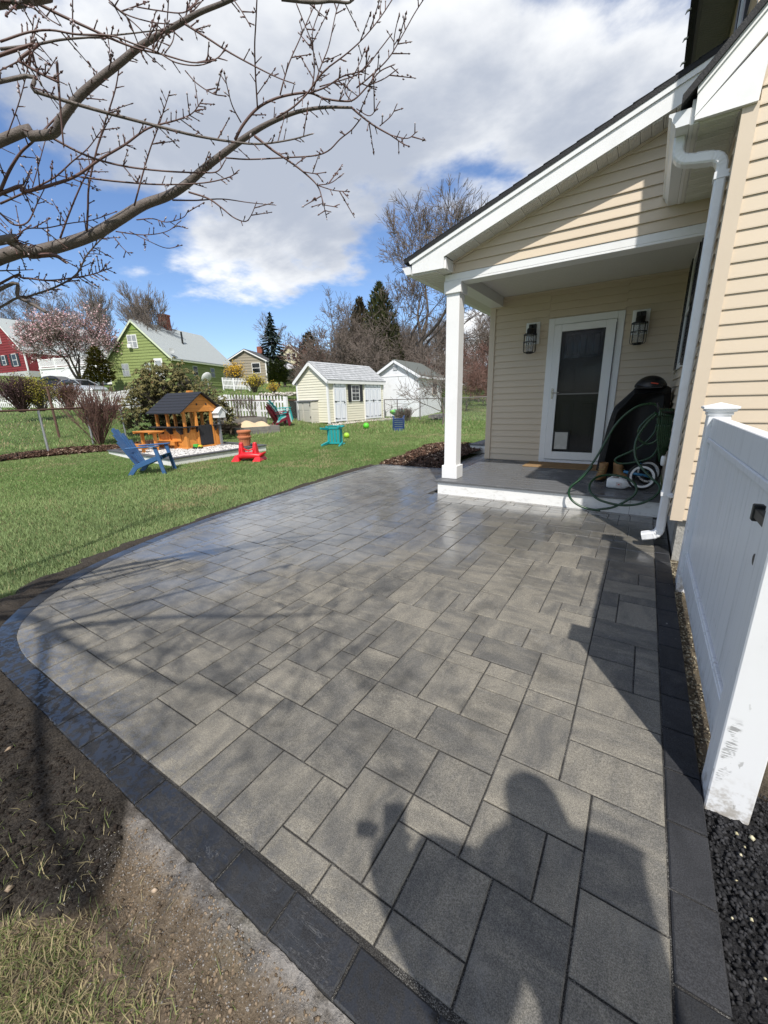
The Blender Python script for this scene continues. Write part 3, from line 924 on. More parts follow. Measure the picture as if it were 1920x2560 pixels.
pf = MB().box((-1.205, DW - 0.042, 0.395), (-1.185, DW - 0.0305, 0.70)).box((-0.992, DW - 0.042, 0.395), (-0.972, DW - 0.0305, 0.70)).box((-1.185, DW - 0.0415, 0.395), (-0.992, DW - 0.0306, 0.413)).box((-1.185, DW - 0.0415, 0.682), (-0.992, DW - 0.0306, 0.70))
H(pf, 'pet_door_frame', M_METALBLK, storm, bevel=0.003)
H(MB().box((-1.184, DW - 0.0385, 0.414), (-0.993, DW - 0.0345, 0.681)), 'pet_door_flap', mat('pet_flap', (0.46, 0.45, 0.42), 0.25, 0.2, 8), storm)

# --- porch: deck, riser, post, beams, ceiling
deck = H(MB().box((DECK_L + 0.07, DECK_F + 0.03, -0.04), (HL - 0.01, DW - 0.002, DZ - 0.031)), 'porch_deck', M_DECK)
y = DECK_F - 0.028
H(MB().box((DECK_L - 0.005, y, DZ - 0.027), (HL - 0.01, y + 0.136, DZ)), 'deck_board', M_DECK, deck, bevel=0.005)
y += 0.141
while y < DW - 0.03:
    H(MB().box((DECK_L + 0.14, y, DZ - 0.027), (HL - 0.01, min(y + 0.136, DW - 0.003), DZ)), 'deck_board', M_DECK, deck, bevel=0.004)
    y += 0.141
H(MB().box((DECK_L - 0.005, DECK_F + 0.113, DZ - 0.027), (DECK_L + 0.135, DW + 0.0, DZ + 0.0004)), 'deck_board', M_DECK, deck, bevel=0.005)
M_RISER = mat('white_riser', (0.80, 0.80, 0.78), 0.5, 0.03, 5, dirt=(0.35, 0.31, 0.26), dscale=14, damount=0.35, stretch=(1, 1, 2.2))
H(MB().box((DECK_L + 0.03, DECK_F, -0.02), (-0.012, DECK_F + 0.03, DZ - 0.028)).box((-0.009, DECK_F + 0.0005, -0.02), (HL - 0.01, DECK_F + 0.03, DZ - 0.028)), 'riser', M_RISER)
H(MB().box((DECK_L + 0.031, DECK_F + 0.031, -0.02), (DECK_L + 0.06, DW, DZ - 0.028)), 'riser', M_RISER)
pc = (-2.17, 5.14)
post = H(MB().box((pc[0] - .086, pc[1] - .086, DZ + 0.001), (pc[0] + .086, pc[1] + .086, 2.605)), 'post', M_WHITE, bevel=0.004)
H(MB().box((pc[0] - .110, pc[1] - .110, DZ + 0.001), (pc[0] + .110, pc[1] + .110, 0.365)), 'post_base', M_WHITE, post, bevel=0.004)
H(MB().box((pc[0] - .110, pc[1] - .110, 2.495), (pc[0] + .110, pc[1] + .110, 2.632)), 'post_cap', M_WHITE, post, bevel=0.004)
H(MB().box((pc[0] - .102, GW - 0.012, 2.633), (HL - 0.004, GW + 0.18, 2.707)).box((pc[0] + 0.10, GW - 0.0115, 2.610), (HL - 0.004, GW + 0.18, 2.6325)), 'front_beam', M_WHITE, bevel=0.003)
H(MB().box((-2.335, GW + 0.181, 2.655), (-2.14, DW - 0.001, 2.80)), 'side_beam', M_WHITE, bevel=0.003)
ceil = H(MB().box((-2.14, GW + 0.05, 2.806), (HL - 0.002, DW, 2.83)), 'porch_ceiling', M_SOFFIT)
y = GW + 0.182
while y < DW - 0.02:
    y1 = min(y + 0.078, DW - 0.002)
    H(MB().box((-2.139, y, 2.792), (HL - 0.003, y1, 2.805)), 'ceiling_board', M_SOFFIT, ceil, bevel=0.003)
    y += 0.081

# --- gable over the porch
SL = 0.337                                   # porch roof pitch
def rake(x, z0=2.893): return z0 + SL * (x + 2.682)          # top of shingles at the rake
def sof(x): return 2.836 + SL * (x + 2.186)                   # soffit along the rake
gable = H(MB().prism([(-2.18, GW + .001, 2.7075), (0.60, GW + .001, 2.7075), (0.60, GW + .001, sof(0.6)), (-2.18, GW + .001, sof(-2.18))], (0, 0.12, 0)), 'gable_wall', M_SIDING)
laps(gable, 'y', GW, 0, 0, 2.709, 3.7, 0.0985, clip=lambda z: (max(-2.145, -2.186 + (z - 2.836) / SL + 0.09), HL))
H(MB().bar((-2.17, GW - .012, sof(-2.17) - .013), (0.6, GW - .012, sof(0.6) - .013), 0.022, 0.03), 'gable_trim', M_TRIMB)
H(MB().box((-2.182, GW - .022, 2.708), (-2.146, GW - .002, 2.80)), 'gable_corner_trim', M_TRIMB)
RY = 4.80
def xz(x, z): return (x, RY, z)
fas = MB().prism([xz(-2.60, 2.728), xz(-2.185, 2.719), xz(-2.185, sof(-2.185)), xz(0.5, sof(.5)), xz(0.5, rake(.5) - .085), xz(-2.605, rake(-2.605) - .085)], (0, 0.022, 0))
H(fas, 'rake_board', M_WHITE)
H(MB().prism([xz(-2.62, rake(-2.62) - .086), xz(0.5, rake(.5) - .086), xz(.5, rake(.5) - .042), xz(-2.64, rake(-2.64) - .042)], (0, 0.03, 0)).build('tmp', M_WHITE) and MB().prism([(x, RY - 0.016, z) for x, y_, z in (xz(-2.62, rake(-2.62) - .086), xz(0.5, rake(.5) - .086), xz(.5, rake(.5) - .042), xz(-2.64, rake(-2.64) - .042))], (0, 0.015, 0)), 'drip_edge', M_WHITE)
bpy.data.objects.remove(bpy.data.objects['tmp'])
H(MB().box((-2.186, RY + .0225, 2.7195), (-2.165, GW - .003, sof(-2.186) - .002)), 'return_side', M_WHITE)
H(MB().box((-2.595, RY + .0225, 2.716), (-2.187, DW + 5, 2.728)), 'eave_soffit', M_SOFFIT)
es = MB()
for k in range(60):
    y0 = RY + 0.03 + k * 0.076
    es.box((-2.585, y0, 2.708), (-2.29, y0 + 0.068, 2.7155))
H(es, 'eave_soffit_panel', M_SOFFIT)
H(MB().box((-2.62, RY + .023, 2.716), (-2.597, DW + 5, 2.82)), 'eave_fascia', M_WHITE)
# vented rake soffit: panels with ribs
L_ = 0.0; nx_ = 0
x = -2.163
k = 0
while x < 0.45:
    x1 = x + 0.083
    p = MB()
    zoff = 0.004 if k % 2 else 0.0
    p.hexa([(x, RY + .0225, sof(x) - .003 - zoff), (x1 - .004, RY + .0225, sof(x1 - .004) - .003 - zoff), (x1 - .004, GW - .001, sof(x1 - .004) - .003 - zoff), (x, GW - .001, sof(x) - .003 - zoff),
            (x, RY + .0225, sof(x) + .012), (x1 - .004, RY + .0225, sof(x1 - .004) + .012), (x1 - .004, GW - .001, sof(x1 - .004) + .012), (x, GW - .001, sof(x) + .012)])
    for q in range(5):
        a = x + 0.010 + 0.0135 * q
        p.bar((a, RY + .03, sof(a) - .005 - zoff), (a, GW - .01, sof(a) - .005 - zoff), 0.005, 0.005)
    H(p, 'soffit_panel', M_SOFFIT)
    x = x1; k += 1
# porch roof
H(MB().prism([(-2.70, RY - .022, rake(-2.70) - .042), (0.62, RY - .022, rake(.62) - .042), (0.62, RY - .022, rake(.62) - .002), (-2.70, RY - .022, rake(-2.70) - .002)], (0, 7.5, 0)), 'porch_roof', M_BLACK)
courses = MB()
for k in range(23):
    xa = -2.705 + 0.143 * k
    courses.hexa([(xa, RY - .024, rake(xa) - .0015), (xa + .16, RY - .024, rake(xa + .16) - .0015), (xa + .16, RY + 7.4, rake(xa + .16) - .0015), (xa, RY + 7.4, rake(xa) - .0015),
                  (xa, RY - .024, rake(xa) + .010), (xa + .16, RY - .024, rake(xa + .16) + .002), (xa + .16, RY + 7.4, rake(xa + .16) + .002), (xa, RY + 7.4, rake(xa) + .010)])
H(courses, 'roof_shingles', M_SHINGLE)
def gutter_profile(x, z):   # K style, front to the left
    return [(x, z + .085), (x - .115, z + .085), (x - .118, z + .072), (x - .100, z + .060), (x - .092, z + .035), (x - .075, z + .012), (x - .072, z), (x, z)]
gp = gutter_profile(-2.622, 2.728)
H(MB().prism([(a, RY + .004, b) for a, b in gp], (0, 7.0, 0)), 'gutter', M_GUTTER)

# --- main block: front wall, left wall, foundation
fwall = H(MB().prism([(HL, FW + .002, 0.295), (5.0, FW + .002, 0.295), (5.0, FW + .002, 7.5), (HL + .8, FW + .002, 4.0), (HL, FW + .002, 3.2)], (0, 0.14, 0)), 'front_wall', M_SIDING)
laps(fwall, 'y', FW, 0, 0, 0.298, 4.9, 0.0928, clip=lambda z: (0.352 if z < 2.93 else max(0.352, HL + 0.02 + (z - 3.0) * 0.95), 2.6), proud=0.011)
H(MB().box((0.274, FW - 0.022, 0.292), (0.352, FW + 0.002, 2.915)).box((0.272, FW - 0.0225, 0.292), (0.2845, FW + 0.075, 2.912)), 'corner_trim', M_TRIMB)
lwall = H(MB().box((HL + .001, FW + .145, 0.295), (HL + .16, DW + .3, 3.3)), 'left_wall', M_SIDING)
laps(lwall, 'x', HL, FW + .075, GW - .0, 0.298, 2.905, 0.0928)
laps(lwall, 'x', HL, GW + .0, DW - .026, 0.298, 1.50, 0.0928)
laps(lwall, 'x', HL, GW + .0, 5.10, 1.50, 2.79, 0.0928)
laps(lwall, 'x', HL, 6.78, DW - .026, 1.50, 2.79, 0.0928)
H(MB().box((0.330, FW + .03, -0.3), (5.0, FW + .2, 0.296)).box((0.3305, FW + .201, -0.3), (0.45, DECK_F + .2, 0.2955)), 'foundation', M_CONC)
# window with shutters in the left wall, under the porch roof
win = H(MB().box((HL - .022, 5.52, 1.52), (HL, 6.42, 1.575)).box((HL - .0215, 5.52, 2.70), (HL, 6.42, 2.76)).box((HL - .021, 5.52, 1.575), (HL, 5.575, 2.70)).box((HL - .021, 6.365, 1.575), (HL, 6.42, 2.70)).box((HL - .019, 5.575, 2.12), (HL, 6.365, 2.16)), 'window', M_WHITE)
H(MB().box((HL - .010, 5.575, 1.575), (HL - .002, 6.365, 2.70)), 'window_pane', M_DARKGLASS, win)
for y0 in (5.12, 6.44):
    sb = MB().box((HL - .034, y0, 1.53), (HL - .001, y0 + .05, 2.76)).box((HL - .034, y0 + .31, 1.53), (HL - .001, y0 + .36, 2.76)).box((HL - .0335, y0 + .05, 1.53), (HL - .001, y0 + .31, 1.60)).box((HL - .0335, y0 + .05, 2.69), (HL - .001, y0 + .31, 2.76)).box((HL - .0335, y0 + .05, 2.11), (HL - .001, y0 + .31, 2.17))
    for k in range(30):
        z = 1.605 + k * 0.036
        if 2.08 < z < 2.17: continue
        sb.hexa([(HL - .030, y0 + .05, z), (HL - .022, y0 + .05, z + .03), (HL - .014, y0 + .05, z + .03), (HL - .022, y0 + .05, z), (HL - .030, y0 + .31, z), (HL - .022, y0 + .31, z + .03), (HL - .014, y0 + .31, z + .03), (HL - .022, y0 + .31, z)])
    H(sb, 'shutter', M_SHUT, win)
# eave of the main block along the left wall
EZ = 2.912
me_ = MB().box((0.035, FW - .02, EZ), (HL - .001, GW - .014, EZ + .008))
H(me_, 'main_soffit', M_SOFFIT)
k = 0; y = FW + 0.0
while y < GW - .06:
    p = MB().box((0.062, y, EZ - .006 - (.003 if k % 2 else 0)), (HL - .022, y + .075, EZ - .0005))
    for q in range(4):
        p.box((0.07, y + .010 + .017 * q, EZ - .013), (HL - .03, y + .016 + .017 * q, EZ - .0065))
    H(p, 'soffit_panel', M_SOFFIT)
    y += .078; k += 1
H(MB().box((0.036, FW - .02, EZ - .012), (0.060, GW - .014, EZ - .0005)).box((HL - .020, FW + .003, EZ - .011), (HL - .0145, GW - .014, EZ - .0006)), 'soffit_channel', M_SOFFIT)
H(MB().box((0.014, FW - .02, EZ - .012), (0.0345, GW - .013, EZ + .12)), 'main_fascia', M_WHITE)
gp = gutter_profile(0.012, EZ - .008)
H(MB().prism([(a, FW - .03, b) for a, b in gp], (0, GW - FW + .015, 0)), 'gutter', M_GUTTER)
# gable end trim of the main block: return and sloping rake
def mr(x): return 3.043 + 1.06 * (x - .033)
H(MB().prism([(0.036, FW - .046, EZ - .004), (HL + .055, FW - .046, EZ - .004), (HL + .075, FW - .046, mr(HL + .075) - .15), (0.036, FW - .046, mr(0.036) - .12)], (0, 0.024, 0)), 'eave_return', M_WHITE)
H(MB().prism([(0.034, FW - .049, mr(.034) - .118), (2.4, FW - .049, mr(2.4) - .155), (2.4, FW - .049, mr(2.4)), (0.034, FW - .049, mr(.034))], (0, 0.026, 0)), 'rake_board', M_WHITE)
H(MB().prism([(0.030, FW - .062, mr(.03) + .001), (2.4, FW - .062, mr(2.4) + .001), (2.4, FW - .062, mr(2.4) + .034), (0.030, FW - .062, mr(.03) + .034)], (0, 0.04, 0)), 'drip_edge', M_WHITE)
H(MB().prism([(-.045, FW - .085, mr(-.045) + .035), (2.4, FW - .085, mr(2.4) + .035), (2.4, FW - .085, mr(2.4) + .085), (-.045, FW - .085, mr(-.045) + .085)], (0, GW - FW + 1.2, 0)), 'main_roof', M_BLACK)
# downspout: outlet, two elbows, pipe, strap, shoe
def pipe(path, w, d, name, m=M_GUTTER, ribs=0):
    """rectangular pipe along a path in an XZ plane at fixed Y, corrugated where ribs"""
    rings = []
    P = [Vector(p) for p in path]
    for i, p in enumerate(P):
        t_ = (P[min(i + 1, len(P) - 1)] - P[max(i - 1, 0)]).normalized()
        a = Vector((0, 1, 0)); b = t_.cross(a).normalized()
        k_ = 1.0 + (0.045 if (ribs and i % 2) else 0.0)
        ring = []
        for u, v in ((-1, -.7), (-.8, -1), (-.4, -.96), (-.2, -1), (.2, -1), (.4, -.96), (.8, -1), (1, -.7), (1, .7), (.8, 1), (.4, .96), (.2, 1), (-.2, 1), (-.4, .96), (-.8, 1), (-1, .7)):
            ring.append(p + a * (u * w / 2 * k_) + b * (v * d / 2 * k_))
        rings.append(ring)
    return MB().rings(rings)
DSY = FW + .13
def arc(c, r, a0, a1, n): return [(c[0] + r * cos(radians(a0 + (a1 - a0) * k / n)), DSY, c[1] + r * sin(radians(a0 + (a1 - a0) * k / n))) for k in range(n + 1)]
dsx = 0.228
spout = H(pipe([(dsx, DSY, 2.655), (dsx, DSY, 1.6), (dsx, DSY, 0.9), (dsx, DSY, .30)], .085, .060, 'x'), 'downspout', M_GUTTER)
up = [(-.030, DSY, EZ - .010), (-.030, DSY, EZ - .05)] + arc((.045, EZ - .075), .075, 180, 262, 9) + [(.060, DSY, EZ - .155), (.085, DSY, EZ - .160)]
H(pipe(up, .083, .060, 'x', ribs=1), 'downspout_elbow', M_GUTTER, spout)
H(pipe([(.075, DSY, EZ - .158), (.165, DSY, EZ - .172)], .092, .066, 'x'), 'downspout_elbow', M_GUTTER, spout)
H(pipe([(.150, DSY, EZ - .170)] + arc((.158, EZ - .242), .070, 84, 2, 9) + [(dsx, DSY, EZ - .285)], .083, .060, 'x', ribs=1), 'downspout_elbow', M_GUTTER, spout)
H(MB().box((dsx - .036, DSY - .048, 2.60), (dsx + .050, DSY + .048, 2.64)), 'strap', M_GUTTER, spout)
H(MB().box((dsx - .036, DSY - .048, .455), (dsx + .048, DSY + .048, .485)).box((dsx + .01, DSY - .075, .452), (dsx + .048, DSY - .048, .470)), 'strap', M_GUTTER, spout)
H(pipe([(dsx, DSY, .30), (dsx, DSY, .22)] + arc((dsx - .07, .175), .07, 0, -72, 8) + [(dsx - .085, DSY, .098), (dsx - .12, DSY, .088)], .083, .060, 'x', ribs=1), 'downspout_shoe', M_GUTTER, spout)
# upper storey set back, with its deep dark soffit
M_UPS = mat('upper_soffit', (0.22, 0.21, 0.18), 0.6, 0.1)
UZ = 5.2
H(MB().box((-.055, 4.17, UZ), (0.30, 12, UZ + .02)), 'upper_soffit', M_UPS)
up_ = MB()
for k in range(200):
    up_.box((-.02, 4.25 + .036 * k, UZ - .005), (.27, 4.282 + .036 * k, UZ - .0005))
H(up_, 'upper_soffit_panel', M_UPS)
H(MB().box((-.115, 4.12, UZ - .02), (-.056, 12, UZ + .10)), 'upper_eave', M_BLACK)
uw = H(MB().box((.301, 4.17, 3.2), (5, 12, UZ + .1)), 'upper_wall', M_SIDING)
laps(uw, 'x', .301, 4.24, 4.88, 3.42, UZ - .02, .1)
laps(uw, 'x', .301, 5.92, 9.0, 3.42, UZ - .02, .1)
H(MB().box((.288, 4.15, 3.3), (.36, 4.24, UZ - .01)), 'upper_corner_trim', M_TRIMB)
uwin = H(MB().box((.270, 5.12, 3.70), (.300, 5.66, 3.76)).box((.270, 5.12, 4.85), (.300, 5.66, 4.92)).box((.271, 5.12, 3.76), (.300, 5.18, 4.85)).box((.271, 5.60, 3.76), (.300, 5.66, 4.85)), 'window', M_WHITE)
H(MB().box((.288, 5.18, 3.76), (.298, 5.60, 4.85)), 'window_pane', mat('violet_sky_glass', (0.10, 0.10, 0.16), 0.1, 0.3, spec=.8), uwin)
for y0 in (4.89, 5.67):
    H(MB().box((.262, y0, 3.70), (.299, y0 + .22, 4.92)), 'shutter', M_SHUT, uwin, bevel=.004)
H(MB().prism([(-.13, 4.05, UZ + .09), (2.6, 4.05, UZ + 2.4), (2.6, 4.05, UZ + 2.46), (-.13, 4.05, UZ + .15)], (0, 8.0, 0)), 'upper_roof', M_BLACK)
hooks = MB()
for k in range(9):
    y0 = 5.75 + .43 * k
    H(MB().tube([(-.11, y0, UZ + .06), (-.15, y0, UZ + .055), (-.165, y0, UZ + .03)], [.014, .012, .004], 6), 'eave_clip', M_NICKEL)
# side stoop past the corner
st_ = thing('side_stoop', 'low white-sided stoop with dark tread past the corner trim', 'step', (-2.9, 9.6, 0))
MB().box((-3.42, 9.17, -.05), (-2.37, 10.6, .165)).build('riser', M_RISER, st_, world=True)
for k in range(8):
    MB().box((-3.45, 9.14 + .142 * k, .166), (-2.36, 9.14 + .142 * k + .137, .19)).build('tread_board', M_DECK, st_, world=True, bevel=.004)

# --- wall lanterns either side of the door
def lantern(cx, label):
    L = thing('wall_lantern', label, 'lantern', (cx, DW, 2.2), 0, 'lanterns beside the porch door')
    MB().box((-.105, -.032, -.155), (.105, -.014, .165)).box((-.085, -.040, -.135), (.085, -.0325, .145)).build('back_plate', M_WHITE, L, bevel=.004)
    MB().box((-.056, -.075, .00), (.056, -.041, .135)).build('wall_bracket', M_METALBLK, L, bevel=.006)
    MB().tube([(0, -.06, .085), (0, -.10, .115), (0, -.16, .105), (0, -.175, .06)], .009, 8).build('arm', M_METALBLK, L, smooth=True)
    c = (0, -.175, 0)
    MB().lathe([(.0, .065), (.045, .062), (.055, .04), (.055, -.005), (.075, -.018), (.075, -.03), (.0, -.03)], 20, c).build('cap', M_METALBLK, L, smooth=True)
    MB().lathe([(.062, -.032), (.066, -.08), (.066, -.22), (.05, -.27)], 20, c).build('glass_shade', M_LAMPGLASS, L, smooth=True)
    MB().lathe([(.0, -.05), (.012, -.05), (.016, -.09), (.026, -.13), (.022, -.165), (.0, -.18)], 12, c).build('bulb', M_LAMPGLASS, L, smooth=True)
    MB().lathe([(.0, -.275), (.052, -.275), (.058, -.29), (.046, -.305), (.0, -.305)], 20, c).build('base', M_METALBLK, L, smooth=True)
    g = MB()
    for z in (-.03, -.135):
        g.lathe([(.090, z - .005), (.099, z - .005), (.099, z + .005), (.090, z + .005), (.090, z - .005)], 24, c)
    for k in range(8):
        a = 2 * pi * k / 8
        pr = [(.074, -.012), (.094, -.02), (.094, -.26), (.085, -.285), (.045, -.295)]
        g.tube([(c[0] + r * cos(a), c[1] + r * sin(a), z) for r, z in pr], .0045, 5)
    g.build('wire_cage', M_METALBLK, L)
    return L
lantern(-1.645, 'black caged lantern on the wall left of the door')
lantern(-0.205, 'black caged lantern on the wall right of the door, above the grill')

# --- white vinyl fence with gate beside the house
gate = thing('vinyl_gate', 'white solid vinyl gate panel between two capped posts', 'gate', (0.38, 2.3, 0))
def G_(mb, name, m=M_FENCE, parent=None, **k): return mb.build(name, m, parent or gate, world=True, **k)
def fpost(x0, y0, z0=-.06):
    p = G_(MB().box((x0, y0, z0), (x0 + .11, y0 + .11, 1.128)), 'post', bevel=.004)
    cx_, cy_ = x0 + .055, y0 + .055
    cm = MB()
    rg = []
    for r, z in ((.061, 1.118), (.061, 1.135), (.073, 1.140), (.073, 1.150), (.084, 1.156), (.084, 1.168), (.004, 1.190)):
        rg.append([(cx_ - r, cy_ - r, z), (cx_ + r, cy_ - r, z), (cx_ + r, cy_ + r, z), (cx_ - r, cy_ + r, z)])
    G_(cm.rings(rg), 'post_cap', parent=p)
    return p
fpost(.327, 3.13)
fpost(.317, 1.348)
y0, y1 = 1.459, 3.129
G_(MB().box((.362, y0, .245), (.392, y1, .968)), 'infill_panel')
for k in range(11):
    ya = y0 + .01 + k * .1515
    G_(MB().box((.3585, ya, .246), (.3955, min(ya + .1485, y1 - .001), .967)), 'board')
def rail(z0, z1, ch):
    m_ = MB().box((.352, y0, z0), (.402, y1, z1))
    return m_
tr = MB().box((.3505, y0, .985), (.4035, y1, 1.105)).box((.343, y0, .957), (.411, y1, .9845)).box((.347, y0, .969), (.407, y1, .9846))
G_(tr, 'top_rail', bevel=.003)
br = MB().box((.3505, y0, .045), (.4035, y1, .208)).box((.345, y0, .2085), (.409, y1, .222)).box((.349, y0, .2225), (.405, y1, .236))
G_(br, 'bottom_rail', bevel=.003)
G_(MB().box((.328, 1.462, .872), (.350, 1.635, .905)).box((.324, 1.62, .862), (.352, 1.645, .915)), 'latch', M_METALBLK, bevel=.003)
G_(MB().tube([(.33, 1.52, .77), (.36, 1.52, .77)], .018, 10), 'latch_knob', M_METALBLK)
# ------------------------------------------------------------------ things on the porch
def pB(a, b): return 1450 + a * 450 / 1422, 700 + b * 450 / 1422
def pA(a, b): return 1100 + a * 400 / 1475, 700 + b * 400 / 1475
def smooth_path(pts, per=6):
    return [Vector(p) for p in spline([tuple(p) for p in pts], per)]
M_COVER = mat('black_grill_cover', (0.006, 0.006, 0.007), 0.55, 0.2, 20, 0.35, 22, spec=0.35)
M_HOSE = mat('green_hose', (0.006, 0.042, 0.012), 0.30, 0.25, 9, spec=0.6)
M_TAN = mat('tan_leather', (0.26, 0.14, 0.055), 0.7, 0.25, 25, 0.4, 60)
M_RUBBER = mat('black_rubber', (0.012, 0.012, 0.012), 0.65, 0.2)
M_PLASTICW = mat('white_plastic', (0.78, 0.79, 0.79), 0.32, 0.03)
M_BLUEP = mat('blue_paint', (0.03, 0.16, 0.30), 0.35, 0.1)
M_RED = mat('red_plastic', (0.62, 0.014, 0.022), 0.38, 0.12, 6)

grill = thing('covered_grill', 'grill under a black cover standing right of the porch door', 'grill', (-.08, 6.35, DZ))
prof = [(-.455, .26), (-.44, .42), (-.395, .80), (-.36, 1.02), (-.335, 1.10), (-.27, 1.17), (-.16, 1.295), (-.12, 1.32), (.16, 1.33), (.225, 1.315), (.245, 1.27), (.255, 1.05), (.262, .75), (.268, .42), (.270, .25)]
prof = spline([(x, 0, z) for x, z in prof], 3)
rings_ = []
NYG = 26
for k in range(NYG):
    u = k / (NYG - 1); y = 5.93 + .84 * u
    e = 1 - 0.22 * (abs(2 * u - 1) ** 5)
    r_ = []
    for q, (x, _, z) in enumerate(prof):
        s_ = q / (len(prof) - 1)
        hang = max(0, 1.1 - z)
        fold = 0.03 * hang * sin(u * 40 + 2 * sin(u * 7)) + 0.02 * hang * (float(fbm(u * 9, s_ * 5, 3)) - .5)
        side = -1 if s_ < .5 else 1
        r_.append(((x + .09) * e - .09 + side * fold * .8, y - 0.03 * hang * (1 if u < .5 else -1) * (abs(2 * u - 1) ** 4) + 0.05 * hang * (float(fbm(s_ * 22, 0.5, 9)) - .5) * (u < .1), .24 + (z - .24) * (1 - .07 * (abs(2 * u - 1) ** 5)) + .012 * (float(fbm(s_ * 9, u * 6, 5)) - .5)))
    rings_.append(r_)
# front and back skirts close the cover
vs_ = [p for r in rings_ for p in r]; n_ = len(rings_[0]); fs_ = []
for i in range(NYG - 1):
    for k in range(n_ - 1):
        fs_.append((i * n_ + k, i * n_ + k + 1, (i + 1) * n_ + k + 1, (i + 1) * n_ + k))
def skirt(row):
    ids = [row * n_ + k for k in range(n_)]
    return [(ids[k], ids[k + 1], ids[n_ - 2 - k], ids[n_ - 1 - k]) for k in range(n_ // 2 - 1)]
fs_ += skirt(0) + skirt(NYG - 1)
MB().add(vs_, fs_).build('cover', M_COVER, grill, smooth=True, world=True)
for x, y in ((-.36, 6.02), (.2, 6.02), (-.36, 6.66), (.2, 6.66)):
    MB().box((x - .02, y - .02, DZ + .001), (x + .02, y + .02, .5)).build('leg', M_METALBLK, grill, world=True)
MB().box((-.38, 6.0, .30), (.22, 6.68, .34)).build('shelf', M_METALBLK, grill, world=True)

hel = thing('helmet', 'black helmet with a small red mark lying on the grill cover', 'helmet', (.02, 6.10, 1.305))
hp = []
NU = 20
for i in range(9):
    f = (i + .3) / 8.3 * pi / 2
    hp.append([(.165 * cos(f) * cos(2 * pi * k / NU) * 1.05, .165 * cos(f) * sin(2 * pi * k / NU), .155 * sin(f) + (.012 * cos(4 * pi * k / NU) if i < 2 else 0)) for k in range(NU)])
MB().rings(hp).build('shell', mat('helmet_black', (0.008, 0.008, 0.009), 0.38, 0.2), hel, smooth=True)
MB().hexa([(-.15, -.17, .0), (.12, -.17, .0), (.12, -.10, .035), (-.15, -.10, .035), (-.15, -.175, .012), (.12, -.175, .012), (.12, -.10, .05), (-.15, -.10, .05)]).build('visor', M_METALBLK, hel, bevel=.005)
MB().bar((.00, -.158, .066), (.075, -.150, .052), .006, .012).build('mark', mat('red_mark', (0.5, 0.05, 0.02), 0.5), hel)

# garden hose: coil on a wall hanger plus the long loose loops over the porch edge
hose = thing('garden_hose', 'green garden hose coiled by the downspout, loops hanging off the porch edge', 'hose', (.15, 5.2, DZ))
path = [(640, 1040, 5.30), (600, 985, 5.30), (540, 978, 5.28), (450, 1000, 5.25), (350, 1070, 5.22), (270, 1160, 5.2), (200, 1280, 5.15), (130, 1400, 5.1), (60, 1500, 5.05), (-10, 1575, 4.98)]
P3 = [at_y(*pB(a, b), Y) for a, b, Y in path]
path2 = [(1400, 1720, 4.92), (1300, 1830, 4.86), (1212, 1900, 4.81), (1187, 1960, 4.80), (1205, 2015, 4.79), (1260, 2065, 4.78), (1350, 2105, 4.78), (1475, 2125, 4.78)]
P3 += [at_y(*pA(a, b), Y) for a, b, Y in path2]
path3 = [(130, 1815, 4.78), (260, 1795, 4.785), (380, 1735, 4.80), (440, 1680, 4.82), (440, 1625, 4.86), (390, 1575, 5.0), (310, 1548, 5.08), (220, 1540, 5.08), (130, 1560, 5.02), (80, 1610, 4.93), (80, 1670, 4.85), (140, 1730, 4.80), (240, 1765, 4.78), (350, 1780, 4.775), (470, 1768, 4.78), (570, 1725, 4.80), (625, 1670, 4.84), (625, 1620, 4.9), (575, 1575, 4.97), (510, 1510, 5.05), (450, 1430, 5.12), (432, 1340, 5.18), (455, 1240, 5.22), (530, 1130, 5.27), (610, 1055, 5.30)]
P3 += [at_y(*pB(a, b), Y) for a, b, Y in path3]
MB().tube(smooth_path(P3, 7), .0125, 8).build('hose_run', M_HOSE, hose, smooth=True, world=True)
P4 = [(600, 1045, 5.34), (520, 1110, 5.34), (465, 1180, 5.34), (470, 1260, 5.34), (530, 1295, 5.34), (600, 1270, 5.34), (640, 1200, 5.34), (625, 1110, 5.34), (615, 1060, 5.33)]
MB().tube(smooth_path([at_y(*pB(a, b), Y) for a, b, Y in P4], 7), .0125, 8).build('hose_run', M_HOSE, hose, smooth=True, world=True)
P5 = [(610, 1140, 5.4), (585, 1210, 5.4), (500, 1300, 5.4), (400, 1355, 5.4), (300, 1400, 5.4), (278, 1430, 5.4), (320, 1450, 5.4), (430, 1440, 5.4), (560, 1400, 5.38), (620, 1310, 5.36), (625, 1200, 5.34), (612, 1090, 5.34)]
MB().tube(smooth_path([at_y(*pB(a, b), Y) for a, b, Y in P5], 7), .0125, 8).build('hose_run', M_HOSE, hose, smooth=True, world=True)
for k in range(7):
    xo = 632 + 15 * k
    y_ = 5.28 + .012 * k
    q = [(xo - 4, 1075, y_), (xo, 1035, y_ + .02), (xo + 8, 1022, y_ + .04), (xo + 17, 1040, y_ + .06), (xo + 14, 1150, y_ + .06), (xo - 4, 1300, y_ + .05), (640 + 6 * k, 1400 - 8 * k, y_ + .04), (633 + 6 * k, 1430 - 10 * k, y_ + .02), (628 + 6 * k, 1400 - 8 * k, y_), (xo - 18, 1250, y_), (xo - 10, 1140, y_)]
    MB().tube(smooth_path([at_y(*pB(a, b), Y) for a, b, Y in q], 6), .0125, 8).build('coil_loop', M_HOSE, hose, smooth=True, world=True)
hg = MB()
a = at_y(*pB(690, 1030), 5.33)
hg.tube([(HL - .001, a[1], a[2] - .02), (a[0] - .07, a[1] - .03, a[2] - .02), (a[0] - .10, a[1] - .04, a[2] + .08)], .012, 8)
